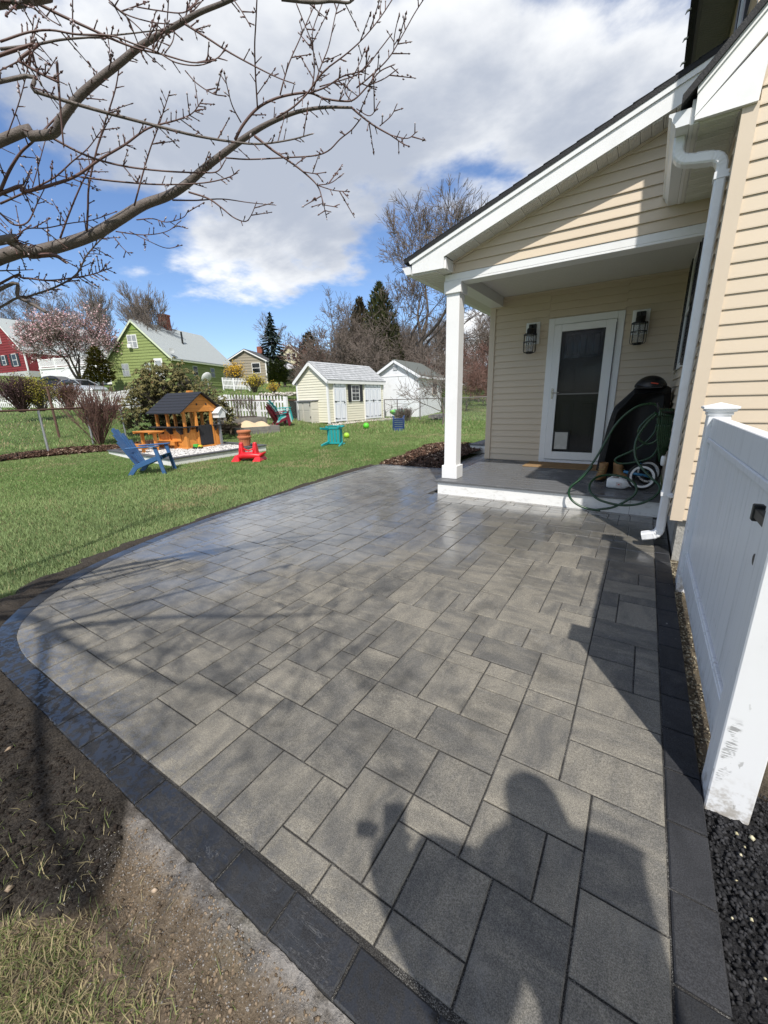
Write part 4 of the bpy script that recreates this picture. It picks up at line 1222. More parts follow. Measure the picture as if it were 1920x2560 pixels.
hg.build('hanger', M_METALBLK, hose, smooth=True, world=True)
a = at_y(*pB(657, 1430), 5.22)
MB().lathe([(.0, .055), (.018, .055), (.024, .04), (.024, -.03), (.014, -.05), (.0, -.055)], 12, tuple(a)).build('hose_fitting', M_PLASTICW, hose, smooth=True, world=True)

def boot(x, y, rz, label):
    B_ = thing('boot', label, 'boot', (x, y, DZ), rz, 'boots on the porch')
    rg = []
    for z, x0, x1, w in ((.022, -.13, .14, .05), (.05, -.128, .13, .05), (.085, -.12, .06, .046), (.12, -.118, .01, .046), (.17, -.12, .0, .050), (.215, -.125, .0, .052), (.22, -.118, -.008, .046), (.15, -.112, -.012, .044)):
        rg.append([((x0 + x1) / 2 + (x1 - x0) / 2 * cos(2 * pi * k / 16), w * sin(2 * pi * k / 16), z) for k in range(16)])
    MB().rings(rg).build('upper', M_TAN, B_, smooth=True)
    rg = [[(.005 + .137 * cos(2 * pi * k / 16), .055 * sin(2 * pi * k / 16), z) for k in range(16)] for z in (.0, .024)]
    MB().rings(rg).build('sole', M_RUBBER, B_)
    l_ = MB()
    for k in range(4):
        l_.bar((.045 - .018 * k, -.04, .085 + .028 * k), (.045 - .018 * k, .04, .085 + .028 * k), .008, .008)
    l_.build('laces', mat('boot_lace', (0.3, 0.22, 0.08), 0.8) if 'boot_lace' not in MATS else MATS['boot_lace'], B_)
boot(-.375, 5.74, radians(-105), 'tan work boot standing nearest the door on the porch deck')
boot(-.155, 5.82, radians(-40), 'tan work boot half hidden behind the white jug')

bike = thing('small_bicycle', 'small bicycle with white wheel rim and blue bar by the hose', 'bicycle', (.07, 5.45, DZ))
def wheel(c, r, ry):
    w_ = MB(); 
    tyre = [(r + .014 * cos(2 * pi * k / 10), .016 * sin(2 * pi * k / 10)) for k in range(11)]
    o = MB().lathe(tyre, 32, (0, 0, 0), 'y').build('wheel', M_RUBBER, bike, smooth=True)
    o.location = (c[0] - .07, c[1] - 5.45, c[2] - DZ); o.rotation_euler = (radians(-12), 0, ry)
    rim = MB().lathe([(r - .034, -.012), (r - .012, -.014), (r - .012, .014), (r - .034, .012), (r - .034, -.012)], 32, (0, 0, 0), 'y').build('rim', M_PLASTICW, o, smooth=False)
    s_ = MB()
    for k in range(10):
        t_ = 2 * pi * k / 10
        s_.tube([(.012 * cos(t_ + .5), 0, .012 * sin(t_ + .5)), ((r - .03) * cos(t_), 0, (r - .03) * sin(t_))], .002, 4)
    s_.lathe([(.0, -.03), (.014, -.03), (.014, .03), (.0, .03)], 10, (0, 0, 0), 'y')
    s_.build('spokes', M_METALBLK, o)
    return o
wheel((.065, 5.30, .340), .135, radians(8))
wheel((.12, 5.72, .33), .135, radians(25))
fr = MB().tube([(-.19, -.14, .20), (.07, -.16, .165)], .016, 10).tube([(.02, -.10, .20), (.05, .26, .15)], .012, 8).tube([(.02, -.10, .20), (-.05, .05, .30)], .012, 8)
fr.build('frame', M_BLUEP, bike, smooth=True)
MB().box((-.11, .0, .295), (-.02, .16, .33)).build('saddle', M_RUBBER, bike, bevel=.012, seg=2)

jug = thing('plastic_jug', 'white plastic jug lying on its side at the porch edge', 'jug', (-.15, 5.30, DZ), radians(-6))
rg = []
for x, w, h, zc in ((-.125, .030, .030, .062), (-.12, .062, .052, .062), (-.10, .070, .060, .062), (.03, .070, .060, .062), (.07, .060, .052, .06), (.095, .03, .03, .058), (.105, .022, .022, .058), (.118, .022, .022, .058)):
    rg.append([(x, w * np.sign(cos(t_)) * abs(cos(t_)) ** .55, zc + h * np.sign(sin(t_)) * abs(sin(t_)) ** .55) for t_ in [2 * pi * k / 24 for k in range(24)]])
MB().rings(rg).build('body', M_PLASTICW, jug, smooth=True)
MB().lathe([(.0, .118), (.028, .118), (.030, .125), (.028, .150), (.0, .150)], 16, (0, 0, .058), 'x').build('cap', M_PLASTICW, jug, smooth=True)
MB().tube([(-.09, -.01, .118), (-.07, -.01, .143), (-.01, -.01, .146), (.02, -.01, .118)], .009, 8).build('jug_handle', M_PLASTICW, jug, smooth=True)
MB().box((-.02, -.078, .04), (.035, -.0705, .085)).build('label_print', mat('jug_label', (0.62, 0.56, 0.54), 0.5, 0.3, 60), jug)
MB().box((.0, -.0795, .055), (.02, -.0785, .066)).build('label_mark', mat('jug_mark', (0.45, 0.05, 0.04), 0.5), jug)

t = NT('coir_mat')
g = t.noise(t.pos('world', (1, 1, 1)), 160, 4, .7)
t.set(col=t.mix(g, (0.16, 0.095, 0.045), (0.42, 0.28, 0.15)), rough=.95, spec=.1); t.bump(g, .8, .01)
m_ = MB().box((-1.53, 6.42, DZ + .001), (-.42, 6.95, DZ + .014)).build('doormat', t.m, bevel=.004)
tag(m_, 'tan coir doormat in front of the storm door', 'doormat')
# ------------------------------------------------------------------ yard things
def q1(a, b): return 240 + a * 360 / 1659, 770 + b * 360 / 1659
def q2(a, b): return a * 300 / 1659, 760 + b * 300 / 1659
def q3(a, b): return 240 + a * 420 / 1659, 970 + b * 420 / 1659
def q4(a, b): return 560 + a * 300 / 1659, 840 + b * 300 / 1659
def q5(a, b): return 700 + a * 400 / 1659, 880 + b * 400 / 1659
def q6(a, b): return 560 + a * 500 / 1659, 1020 + b * 500 / 1659
def q8(a, b): return a * 300 / 1659, 900 + b * 300 / 1659
def gz(px):
    """where a pixel's ray meets the terrain"""
    d = ray(*px); lo, hi = 1.0, 120.0
    s0 = hypot(d[0], d[1])
    r = 2.0
    while r < 120:
        p = EYE + d * (r / s0)
        if p[2] < tz(p[0], p[1]): break
        r += 0.4
    lo, hi = r - 0.4, r
    for _ in range(20):
        m = (lo + hi) / 2; p = EYE + d * (m / s0)
        if p[2] < tz(p[0], p[1]): hi = m
        else: lo = m
    return EYE + d * (lo / s0)
def shared_mat(name, *a, **k):
    return MATS[name] if name in MATS else mat(name, *a, **k)

# --- plastic adirondack chair
def adirondack(name, label, loc, rz, m, group=None, tilt=None):
    c = thing(name, label, 'chair', loc, rz, group)
    # local: faces +x
    for s_ in (-1, 1):
        y = s_ * .29
        MB().hexa([(.30, y - .02, 0), (.37, y - .02, 0), (.37, y + .02, 0), (.30, y + .02, 0), (.20, y - .02, .53), (.27, y - .02, .53), (.27, y + .02, .53), (.20, y + .02, .53)]).build('front_leg', m, c, bevel=.006)
        lg = MB()
        lg.prism([(.30, y - s_ * .03 - .016, .30), (.30, y - s_ * .03 - .016, .38), (-.05, y - s_ * .03 - .016, .27), (-.25, y - s_ * .03 - .016, .15), (-.36, y - s_ * .03 - .016, 0), (-.26, y - s_ * .03 - .016, 0), (-.16, y - s_ * .03 - .016, .12)], (0, .032, 0))
        lg.build('rear_leg', m, c, bevel=.005)
        MB().hexa([(-.30, y - .035, .515), (.30, y - .06, .54), (.30, y + .06, .54), (-.30, y + .035, .515), (-.30, y - .035, .54), (.30, y - .06, .565), (.30, y + .06, .565), (-.30, y + .035, .54)]).build('armrest', m, c, bevel=.008)
    for k in range(6):
        x = .31 - .095 * k; z = .365 - .032 * k
        MB().hexa([(x - .085, -.245, z - .035), (x, -.245, z - .005), (x, .245, z - .005), (x - .085, .245, z - .035), (x - .085, -.245, z - .017), (x, -.245, z + .013), (x, .245, z + .013), (x - .085, .245, z - .017)]).build('seat_slat', m, c, bevel=.004)
    for k in range(7):
        u = k - 3
        top = .74 - .028 * u * u
        w0, w1 = .056, .082
        y0 = u * .064; y1 = u * .088
        bx = .02 * abs(u)
        p0 = Vector((-.21 + bx * .3, 0, .16)); p1 = Vector((-.21 - .52 * top + bx * .5, 0, .16 + top))
        MB().hexa([(p0.x, y0 - w0 / 2, p0.z), (p0.x + .018, y0 - w0 / 2, p0.z + .01), (p0.x + .018, y0 + w0 / 2, p0.z + .01), (p0.x, y0 + w0 / 2, p0.z),
                   (p1.x, y1 - w1 / 2, p1.z), (p1.x + .018, y1 - w1 / 2, p1.z + .01), (p1.x + .018, y1 + w1 / 2, p1.z + .01), (p1.x, y1 + w1 / 2, p1.z)]).build('back_slat', m, c, bevel=.004)
    MB().hexa([(-.33, -.25, .42), (-.31, -.25, .42), (-.31, .25, .42), (-.33, .25, .42), (-.355, -.25, .48), (-.335, -.25, .48), (-.335, .25, .48), (-.355, .25, .48)]).build('back_rail', m, c)
    return c
M_BLUECH = mat('blue_resin', (0.035, 0.105, 0.245), 0.45, 0.12, 5, dirt=(0.12, 0.18, 0.27), dscale=6, damount=.4)
M_TEAL = mat('teal_resin', (0.012, 0.30, 0.31), 0.42, 0.12, 5)
M_MAROON = mat('maroon_resin', (0.17, 0.012, 0.030), 0.45, 0.12, 5)
M_NAVY = mat('navy_resin', (0.018, 0.045, 0.14), 0.45, 0.15, 5)
a = gz(q3(660, 838)); b = gz(q3(335, 865))
mid = (a + b) / 2
adirondack('adirondack_chair', 'faded blue plastic adirondack chair standing on the lawn', (mid[0] - .1, mid[1] + .18, tz(mid[0], mid[1]) - .0), atan2(a[1] - b[1], a[0] - b[0]) - radians(15), M_BLUECH)

# --- stack of adirondack chairs by the picket fence
for k in range(4):
    p = (-13.95, 13.05)
    adirondack('adirondack_chair', ['maroon plastic adirondack chair, lowest of the stack by the picket fence', 'second chair from the ground in the stack by the picket fence', 'pale teal chair, third from the ground in the stack by the picket fence', 'teal plastic adirondack chair on top of the stack by the picket fence'][k],
               (p[0] + .025 * k, p[1] + .05 * k, tz(*p) + .085 * k), radians(66), (M_MAROON, M_MAROON, shared_mat('pale_teal', (.30, .52, .50), .5), M_TEAL)[k], 'stacked adirondack chairs')

# --- small resin chairs knocked over on the lawn
def resin_chair(name, label, m):
    c = thing(name, label, 'chair', group='resin chairs lying on the lawn')
    for x, y, sx, sy in ((.19, .19, .05, .05), (.19, -.19, .05, -.05), (-.17, .17, -.05, .04), (-.17, -.17, -.05, -.04)):
        MB().hexa([(x + sx - .02, y + sy - .025, 0), (x + sx + .02, y + sy - .025, 0), (x + sx + .02, y + sy + .025, 0), (x + sx - .02, y + sy + .025, 0),
                   (x - .028, y - .035, .40), (x + .028, y - .035, .40), (x + .028, y + .035, .40), (x - .028, y + .035, .40)]).build('leg', m, c, bevel=.006)
    for k in range(5):
        MB().box((-.20 + .085 * k, -.20, .388), (-.20 + .085 * k + .070, .20, .41)).build('seat_slat', m, c, bevel=.006)
    MB().box((-.20, -.212, .372), (.22, -.17, .3875)).box((-.20, .17, .372), (.22, .212, .3875)).build('seat_frame', m, c, bevel=.004)
    for k in range(5):
        y = -.15 + .075 * k
        MB().hexa([(-.20, y - .027, .41), (-.18, y - .027, .41), (-.18, y + .027, .41), (-.20, y + .027, .41), (-.30, y - .03, .78), (-.28, y - .03, .78), (-.28, y + .03, .78), (-.30, y + .03, .78)]).build('back_slat', m, c, bevel=.004)
    MB().hexa([(-.31, -.21, .76), (-.275, -.21, .76), (-.275, .21, .76), (-.31, .21, .76), (-.325, -.19, .83), (-.29, -.19, .83), (-.29, .19, .83), (-.325, .19, .83)]).build('back_rail', m, c, bevel=.01)
    for s_ in (-1, 1):
        y = s_ * .225
        ar = MB().tube([(.20, y, .40), (.20, y, .60), (.16, y, .635), (-.18, y, .645), (-.26, y * .95, .65)], .021, 8)
        ar.build('armrest', m, c, smooth=True)
        MB().box((-.24, y - .02, .40), (-.19, y + .02, .42)).build('side_rail', m, c)
    return c
c = resin_chair('resin_chair', 'turquoise plastic chair tipped over on the lawn', M_TEAL)
p = gz(q6(850, 322))
c.location = (p[0] + .05, p[1] + .10, tz(p[0], p[1]) + .235)
c.rotation_euler = Matrix.Rotation(radians(50), 3, 'Z').to_euler()
R_ = Matrix.Rotation(radians(38), 4, 'Z') @ Matrix.Rotation(radians(90), 4, 'Y') @ Matrix.Rotation(radians(0), 4, 'Z')
c.rotation_euler = (Matrix.Rotation(radians(20), 4, 'Z') @ Matrix.Rotation(radians(-90), 4, 'X')).to_euler(); c.scale = (1.2, 1.2, 1.2); c.location.z += .045
c = resin_chair('resin_chair', 'dark blue plastic chair tipped over near the shed ramp', M_NAVY)
p = gz(q6(1445, 180))
c.location = (p[0] - .03, p[1] + .10, tz(p[0], p[1]) + .33)
c.rotation_euler = (Matrix.Rotation(radians(120), 4, 'Z') @ Matrix.Rotation(radians(-97), 4, 'Y')).to_euler()

def ball(px, r, m, label):
    p = gz(px)
    o = MB().lathe([(r * sin(pi * k / 12), -r * cos(pi * k / 12)) for k in range(13)], 20).build('ball', m, smooth=True)
    o.location = (p[0], p[1], p[2] + r * .92)
    tag(o, label, 'ball', 'balls on the lawn')
ball(q6(1180, 172), .135, mat('lime_ball', (.10, .55, .03), .4, .1), 'lime green ball on the lawn in front of the shed')
ball(q6(1018, 250), .105, mat('yellow_green_ball', (.32, .58, .04), .45, .3, 14), 'yellow-green ball beside the tipped turquoise chair')

# --- playhouse on its edged gravel pad
pad = thing('play_pad', 'low white-sided pad with dark edging and white pebbles', 'platform', (-10.2, 6.2, 0))
M_PEB = attr_mat('pebbles', .7, .3)
M_EDGE = mat('pad_edging', (0.085, 0.088, 0.092), .55, .2, 8)
pn, pr, pl_ = np.array([-8.80, 4.86]), np.array([-8.93, 7.55]), np.array([-12.5, 5.2])
ex = (pl_ - pn) / np.linalg.norm(pl_ - pn); ey = (pr - pn) / np.linalg.norm(pr - pn)
LX, LY = np.linalg.norm(pl_ - pn), np.linalg.norm(pr - pn) + .25
PZ = -.03
def PP(u, v, z): return (pn[0] + ex[0] * u + ey[0] * v, pn[1] + ex[1] * u + ey[1] * v, z)
def pbox(u0, u1, v0, v1, z0, z1): return MB().hexa([PP(u0, v0, z0), PP(u0, v1, z0), PP(u1, v1, z0), PP(u1, v0, z0), PP(u0, v0, z1), PP(u0, v1, z1), PP(u1, v1, z1), PP(u1, v0, z1)])
for u0, u1, v0, v1 in ((.03, .06, .03, LY - .03), (LX - .06, LX - .03, .03, LY - .03), (.061, LX - .061, .03, .06), (.061, LX - .061, LY - .06, LY - .03)):
    pbox(u0, u1, v0, v1, PZ - .1, PZ + .125).build('side_board', M_RISER, pad, world=True)
for u0, u1, v0, v1 in ((0, .17, 0, LY), (LX - .17, LX, 0, LY), (.171, LX - .171, 0, .17), (.171, LX - .171, LY - .17, LY)):
    pbox(u0, u1, v0, v1, PZ + .126, PZ + .155).build('edge_board', M_EDGE, pad, world=True, bevel=.004)
pbox(.07, LX - .07, .07, LY - .07, PZ - .05, PZ + .105).build('pebble_base', mat('pebble_bed', (.50, .48, .45), .9, .4, 60, .8, 90), pad, world=True)
N = 3600
uu, vv = RS.uniform(.19, LX - .19, N), RS.uniform(.19, LY - .19, N)
sz = RS.uniform(.016, .034, N)
base = np.array([(1, 0, 0), (-.5, .87, 0), (-.5, -.87, 0), (0, 0, .7)])
V = np.stack([pn[0] + ex[0] * uu + ey[0] * vv, pn[1] + ex[1] * uu + ey[1] * vv, np.full(N, PZ + .105)], 1)[:, None, :] + base[None] * sz[:, None, None]
F = (np.arange(N) * 4)[:, None, None] + np.array([(0, 1, 3), (1, 2, 3), (2, 0, 3)])[None]
g_ = RS.uniform(.35, .80, N); cl = np.stack([g_, g_ * .97, g_ * .92], 1) * np.where(RS.rand(N) < .15, .3, 1)[:, None]
o = np_obj('pebbles', V.reshape(-1, 3), F.reshape(-1, 3), M_PEB, np.repeat(cl, 4, 0), parent=pad, world=True); o['kind'] = 'stuff'

M_CEDAR = mat('orange_cedar', (0.60, 0.235, 0.045), .55, .22, 4, .15, 40, stretch=(1, 1, .25), objrnd=.12)
M_CHAR = mat('charcoal_paint', (0.018, 0.018, 0.021), .6, .25, 10, .2, 40)
php = gz(q3(915, 600))
base_z = PZ + .11
d_ = ray(*q3(915, 600)); s_ = (base_z - EYE[2]) / d_[2]; php = EYE + d_ * s_
play = thing('playhouse', 'orange wooden playhouse with black roof and black half door', 'playhouse', (php[0], php[1], base_z), radians(3))
# local: front (half door) faces +x along y 0..1.1, counter side faces -y along x 0..-1.35
W_, D_ = 1.12, 1.25
def ph(mb, name, m=M_CEDAR, parent=None, **k): return mb.build(name, m, parent or play, **k)
for x, y in ((0, 0), (0, W_), (-D_, 0), (-D_, W_), (0, .36), (0, .86), (-.75, 0), (-.75, W_), (-D_, W_ / 2)):
    ph(MB().box((x - .035, y - .035, 0), (x + .035, y + .035, 1.0)), 'post', bevel=.004)
for k in range(4):
    ph(MB().box((-.012, .037 + k * .081, .03), (.014, .037 + k * .081 + .078, .52)), 'wall_board', bevel=.002)
for k in range(3):
    ph(MB().box((-.012, .897 + k * .064, .03), (.014, .897 + k * .064 + .061, .52)), 'wall_board', bevel=.002)
for k in range(14):
    x = -.037 - k * .0845
    if x - .081 < -D_ + .03: break
    ph(MB().box((x - .081, -.014, .03), (x, .012, .52)), 'wall_board', bevel=.002)
    ph(MB().box((x - .081, W_ - .012, .03), (x, W_ + .014, .52)), 'wall_board', bevel=.002)
for k in range(12):
    ph(MB().box((-D_ - .014, .037 + k * .0875, .03), (-D_ + .012, .037 + k * .0875 + .084, .52)), 'wall_board', bevel=.002)
ph(MB().box((.036, -.05, -.005), (.05, W_ + .05, .045)).box((-D_ - .04, -.052, -.004), (.035, -.036, .044)), 'sill_board')
hd_ = ph(MB().box((.015, .40, .06), (.045, .83, .62)), 'half_door', M_CHAR, bevel=.004)
for k in range(4):
    ph(MB().box((.0455, .41 + k * .104, .08), (.053, .41 + k * .104 + .098, .60)), 'door_plank', M_CHAR, hd_, bevel=.002)
ph(MB().box((-.03, -.20, .585), (.15, .36, .61)).box((-.031, .86, .585), (.15, W_ + .06, .609)), 'front_shelf', M_CHAR, bevel=.004)
ph(MB().box((-D_ - .05, -.26, .586), (-.04, .02, .611)), 'side_counter', M_CHAR, bevel=.004)
for y in (.02, .30, .92):
    ph(MB().prism([(.037, y, .58), (.14, y, .58), (.14, y, .52), (.07, y, .44), (.037, y, .44)], (0, .03, 0)), 'bracket', M_CHAR)
for x in (-.10, -.55, -1.0):
    ph(MB().prism([(x, -.037, .58), (x, -.22, .58), (x, -.22, .50), (x, -.12, .40), (x, -.037, .40)], (.03, 0, 0)), 'bracket', M_CHAR)
ph(MB().box((-.62, -.045, .20), (-.22, -.015, .50)), 'wall_panel', bevel=.003)
ph(MB().box((-D_ - .05, -.05, .96), (.05, .0, 1.03)).box((-D_ - .05, W_, .96), (.05, W_ + .05, 1.03)), 'top_rail', bevel=.003)
RH = 1.52
for x, nm in ((.03, 'gable_board'), (-D_ - .05, 'gable_board')):
    n_pl = 5
    for k in range(n_pl):
        z0 = 1.0 + (RH - 1.02) * k / n_pl; z1 = 1.0 + (RH - 1.02) * (k + 1) / n_pl - .003
        h0 = (W_ / 2 + .10) * (1 - k / n_pl); h1 = (W_ / 2 + .10) * (1 - (k + .97) / n_pl)
        ph(MB().prism([(x, W_ / 2 - h0, z0), (x, W_ / 2 + h0, z0), (x, W_ / 2 + max(h1, .01), z1), (x, W_ / 2 - max(h1, .01), z1)], (.022, 0, 0)), nm)
for y in (W_ / 2 - .14, W_ / 2 + .16):
    ph(MB().lathe([(0, 0), (.028, 0), (.028, .006), (0, .006)], 14, (.053, y, 1.20), 'x'), 'peep_hole', M_CHAR)
for sgn in (-1, 1):
    for k in range(7):
        e0, e1 = W_ / 2 + .20 - .108 * k, W_ / 2 + .20 - .108 * (k + 1) - .01
        sl = (RH - .96) / (W_ / 2 + .20)
        zz = lambda e: RH - sl * e
        e1 = max(e1, 0)
        ya, yb = W_ / 2 + sgn * e0, W_ / 2 + sgn * e1
        lift = .012
        ph(MB().hexa([(-D_ - .18, ya, zz(e0)), (.16, ya, zz(e0)), (.16, yb, zz(e1)), (-D_ - .18, yb, zz(e1)), (-D_ - .18, ya, zz(e0) + .02 + lift), (.16, ya, zz(e0) + .02 + lift), (.16, yb, zz(e1) + .02), (-D_ - .18, yb, zz(e1) + .02)] if sgn < 0 else
                     [(-D_ - .18, yb, zz(e1)), (.16, yb, zz(e1)), (.16, ya, zz(e0)), (-D_ - .18, ya, zz(e0)), (-D_ - .18, yb, zz(e1) + .02), (.16, yb, zz(e1) + .02), (.16, ya, zz(e0) + .02 + lift), (-D_ - .18, ya, zz(e0) + .02 + lift)]), 'roof_board', M_CHAR)
ph(MB().box((-.55, W_ / 2 + .02, RH - .06), (-.40, W_ / 2 + .14, RH + .07)), 'chimney', bevel=.004)
# picnic table next to the playhouse
pt = thing('play_picnic_table', 'small orange wooden table with benches at the playhouse side', 'table', (php[0] - .78, php[1] - .62, base_z), radians(3))
for x in (-.33, .27):
    MB().box((x - .03, -.04, 0), (x + .03, .04, .46)).build('leg', M_CEDAR, pt, bevel=.004)
for k in range(3):
    MB().box((-.42, -.20 + .135 * k, .50), (.42, -.20 + .135 * k + .13, .525)).build('table_board', M_CEDAR, pt, bevel=.003)
MB().box((-.41, -.19, .46), (-.36, .19, .499)).box((.30, -.19, .46), (.35, .19, .499)).build('batten', M_CEDAR, pt)
for s_ in (-.52, .40):
    MB().box((-.44, s_, .19), (.46, s_ + .17, .215)).build('bench_board', M_CEDAR, pt, bevel=.003)
    MB().box((-.44, s_ - .003, .10), (.46, s_ + .02, .189)).box((-.44, s_ + .15, .10), (.46, s_ + .173, .189)).build('bench_rail', M_CEDAR, pt)
    for x in (-.38, .36):
        MB().box((x, s_ + .05, 0), (x + .05, s_ + .12, .189)).build('bench_leg', M_CEDAR, pt)
# white toy mailbox on a grey post
mp_ = at_z(*q3(1245, 560), base_z)
mbx = thing('toy_mailbox', 'white house-shaped toy mailbox on a grey post', 'mailbox', (mp_[0], mp_[1], base_z), radians(8))
MB().box((-.03, -.03, 0), (.03, .03, .80)).build('post', mat('grey_post', (.20, .21, .22), .5), mbx)
MB().box((-.17, -.16, 0), (.20, .10, .02)).build('foot', MATS['grey_post'], mbx)
MB().prism([(-.16, -.13, .80), (-.16, .13, .80), (-.16, .13, .95), (-.16, 0, 1.08), (-.16, -.13, .95)], (.32, 0, 0)).build('box', M_PLASTICW, mbx, bevel=.004)
MB().bar((-.19, -.165, .93), (-.19, .01, 1.11), .001, .001).hexa([(-.19, -.17, .925), (.19, -.17, .925), (.19, .0, 1.095), (-.19, .0, 1.095), (-.19, -.18, .94), (.19, -.18, .94), (.19, .0, 1.115), (-.19, .0, 1.115)]).hexa([(-.19, .0, 1.095), (.19, .0, 1.095), (.19, .17, .925), (-.19, .17, .925), (-.19, .0, 1.1149), (.19, .0, 1.1149), (.19, .18, .94), (-.19, .18, .94)]).build('lid', M_PLASTICW, mbx)
# toys on the pebbles
p = at_z(*q3(1005, 600), base_z)
ty = thing('toy_truck', 'small green and yellow toy truck on the pebbles', 'toy', (p[0], p[1], base_z), radians(30))
MB().box((-.10, -.06, .04), (.03, .06, .13)).build('body', shared_mat('toy_green', (.05, .35, .05), .4), ty, bevel=.015)
MB().box((.035, -.055, .04), (.13, .055, .10)).build('scoop', shared_mat('toy_yellow', (.62, .52, .03), .4), ty, bevel=.015)
for x in (-.07, .09):
    for y in (-.065, .065):
        MB().lathe([(0, -.012), (.035, -.012), (.035, .012), (0, .012)], 12, (x, y, .035), 'y').build('wheel', M_RUBBER, ty)
# terracotta pots
M_TERRA = mat('terracotta', (0.44, 0.150, 0.065), .8, .18, 9, .2, 50, dirt=(.5, .36, .27), dscale=5, damount=.35)
p = at_z(*q6(178, 312), PZ + .155)
for k in range(2):
    t_ = thing('flower_pot', ['ribbed terracotta pot standing on the pad edge', 'terracotta pot nested in the one on the pad edge'][k], 'pot', (p[0], p[1], PZ + .156 + .15 * k), 0, 'stacked terracotta pots')
    MB().lathe([(0, 0), (.115, 0), (.165, .20), (.170, .22), (.150, .22), (.105, .02), (0, .02)], 22).build('body', M_TERRA, t_, smooth=False)
    MB().lathe([(.168, .20), (.185, .205), (.19, .24), (.19, .27), (.178, .275), (.16, .27), (.16, .21)], 22).build('rim', M_TERRA, t_, smooth=True)
    for q in range(16):
        a_ = 2 * pi * q / 16
        MB().bar((.118 * cos(a_), .118 * sin(a_), .01), (.160 * cos(a_), .160 * sin(a_), .17), .02, .012).build('rib', M_TERRA, t_)
# red plastic seesaw toy lying on the grass
p = gz(q6(180, 442))
rt = thing('red_toy_seat', 'red plastic rocker toy lying on the grass in front of the pots', 'toy', (p[0], p[1] + .12, p[2]), radians(25))
def loft(name, secs, m, par):
    rg_ = []
    for (x, y, z, w, h) in secs:
        rg_.append([(x, y + w * np.sign(cos(t_)) * abs(cos(t_)) ** .5, z + h * np.sign(sin(t_)) * abs(sin(t_)) ** .5) for t_ in [2 * pi * k / 14 for k in range(14)]])
    return MB().rings(rg_).build(name, m, par, smooth=True)
loft('base', [(-.36, 0, .10, .05, .02), (-.30, 0, .09, .13, .045), (-.10, 0, .13, .17, .075), (.10, 0, .13, .17, .075), (.30, 0, .12, .14, .05), (.40, 0, .19, .06, .02)], M_RED, rt)
for x in (-.17, .17):
    loft('handle', [(x - .02, 0, .12, .15, .06), (x, 0, .25, .10, .04), (x + .015, 0, .36, .05, .03)], M_RED, rt).scale = (1, 1, 1)
    MB().hexa([(x - .06, -.10, .12), (x + .06, -.10, .12), (x + .06, .10, .12), (x - .06, .10, .12), (x - .035, -.045, .43), (x + .035, -.045, .43), (x + .035, .045, .43), (x - .035, .045, .43)]).build('seat_back', M_RED, rt, bevel=.02, seg=2)
for x in (-.26, .26):
    MB().hexa([(x - .10, -.24, 0), (x + .10, -.24, 0), (x + .10, .24, 0), (x - .10, .24, 0), (x - .05, -.13, .12), (x + .05, -.13, .12), (x + .05, .13, .12), (x - .05, .13, .12)]).build('foot', M_RED, rt, bevel=.015, seg=2)
MB().tube([(-.17, -.01, .30), (0, -.01, .235), (.17, -.01, .30)], .018, 8).build('grab_bar', M_RED, rt, smooth=True)

# --- timber raised bed and sandbox, stones beside them
M_TIMB = mat('weathered_timber', (0.20, 0.19, 0.175), .85, .25, 5, .35, 30, stretch=(1, 1, 1), dirt=(.08, .075, .07), dscale=4, damount=.6)
M_SAND = mat('play_sand', (0.60, 0.46, 0.29), .95, .12, 20, .6, 90)
fl, fr_ = gz(q6(30, 215)), gz(q6(463, 203))
fl2 = gz(q6(108, 233))
sb = thing('sandbox', 'grey timber sandbox filled with sand', 'sandbox', (fr_[0], fr_[1], tz(fr_[0], fr_[1])))
def plank(par, p, q, h, zb, name='plank', w=.05, m=M_TIMB):
    p = np.array(p); q = np.array(q)
    return MB().bar((p[0], p[1], zb + h / 2), (q[0], q[1], zb + h / 2), w, h - .006).build(name, m, par, world=True, bevel=.004)
u = (fr_ - fl2)[:2]; u /= np.linalg.norm(u); nrm = np.array([-u[1], u[0]])
if nrm @ np.array([-1, .3]) < 0: nrm = -nrm
A_, B_ = fl2[:2] - u * .0, fr_[:2]
zb = tz(*A_) - .03
Cq, Dq = B_ + nrm * 1.7, A_ + nrm * 1.7
for (P_, Q_) in ((A_, B_), (B_, Cq), (Cq, Dq), (Dq, A_)):
    for k in range(2):
        plank(sb, P_, Q_, .17, zb + .17 * k)
n_s = 26
Xs, Ys = np.meshgrid(np.linspace(.03, .97, n_s), np.linspace(.03, .97, n_s), indexing='ij')
hz = .16 + .40 * np.exp(-(((Xs - .40) / .24) ** 2 + ((Ys - .5) / .3) ** 2)) + .34 * np.exp(-(((Xs - .78) / .16) ** 2 + ((Ys - .5) / .3) ** 2)) + .06 * (fbm(Xs * 9, Ys * 9, 61) - .5)
Lq = np.linalg.norm(B_ - A_)
V = np.stack([A_[0] + u[0] * Xs * Lq + nrm[0] * Ys * 1.7, A_[1] + u[1] * Xs * Lq + nrm[1] * Ys * 1.7, zb + hz], -1).reshape(-1, 3)
I, J = np.meshgrid(np.arange(n_s - 1), np.arange(n_s - 1), indexing='ij')
F = np.stack([I * n_s + J, (I + 1) * n_s + J, (I + 1) * n_s + J + 1, I * n_s + J + 1], -1).reshape(-1, 4)
if np.cross(V[F[0][1]] - V[F[0][0]], V[F[0][2]] - V[F[0][0]])[2] < 0: F = F[:, ::-1]
o = np_obj('sand', V, F, M_SAND, smooth=True, parent=sb, world=True); o['kind'] = 'stuff'
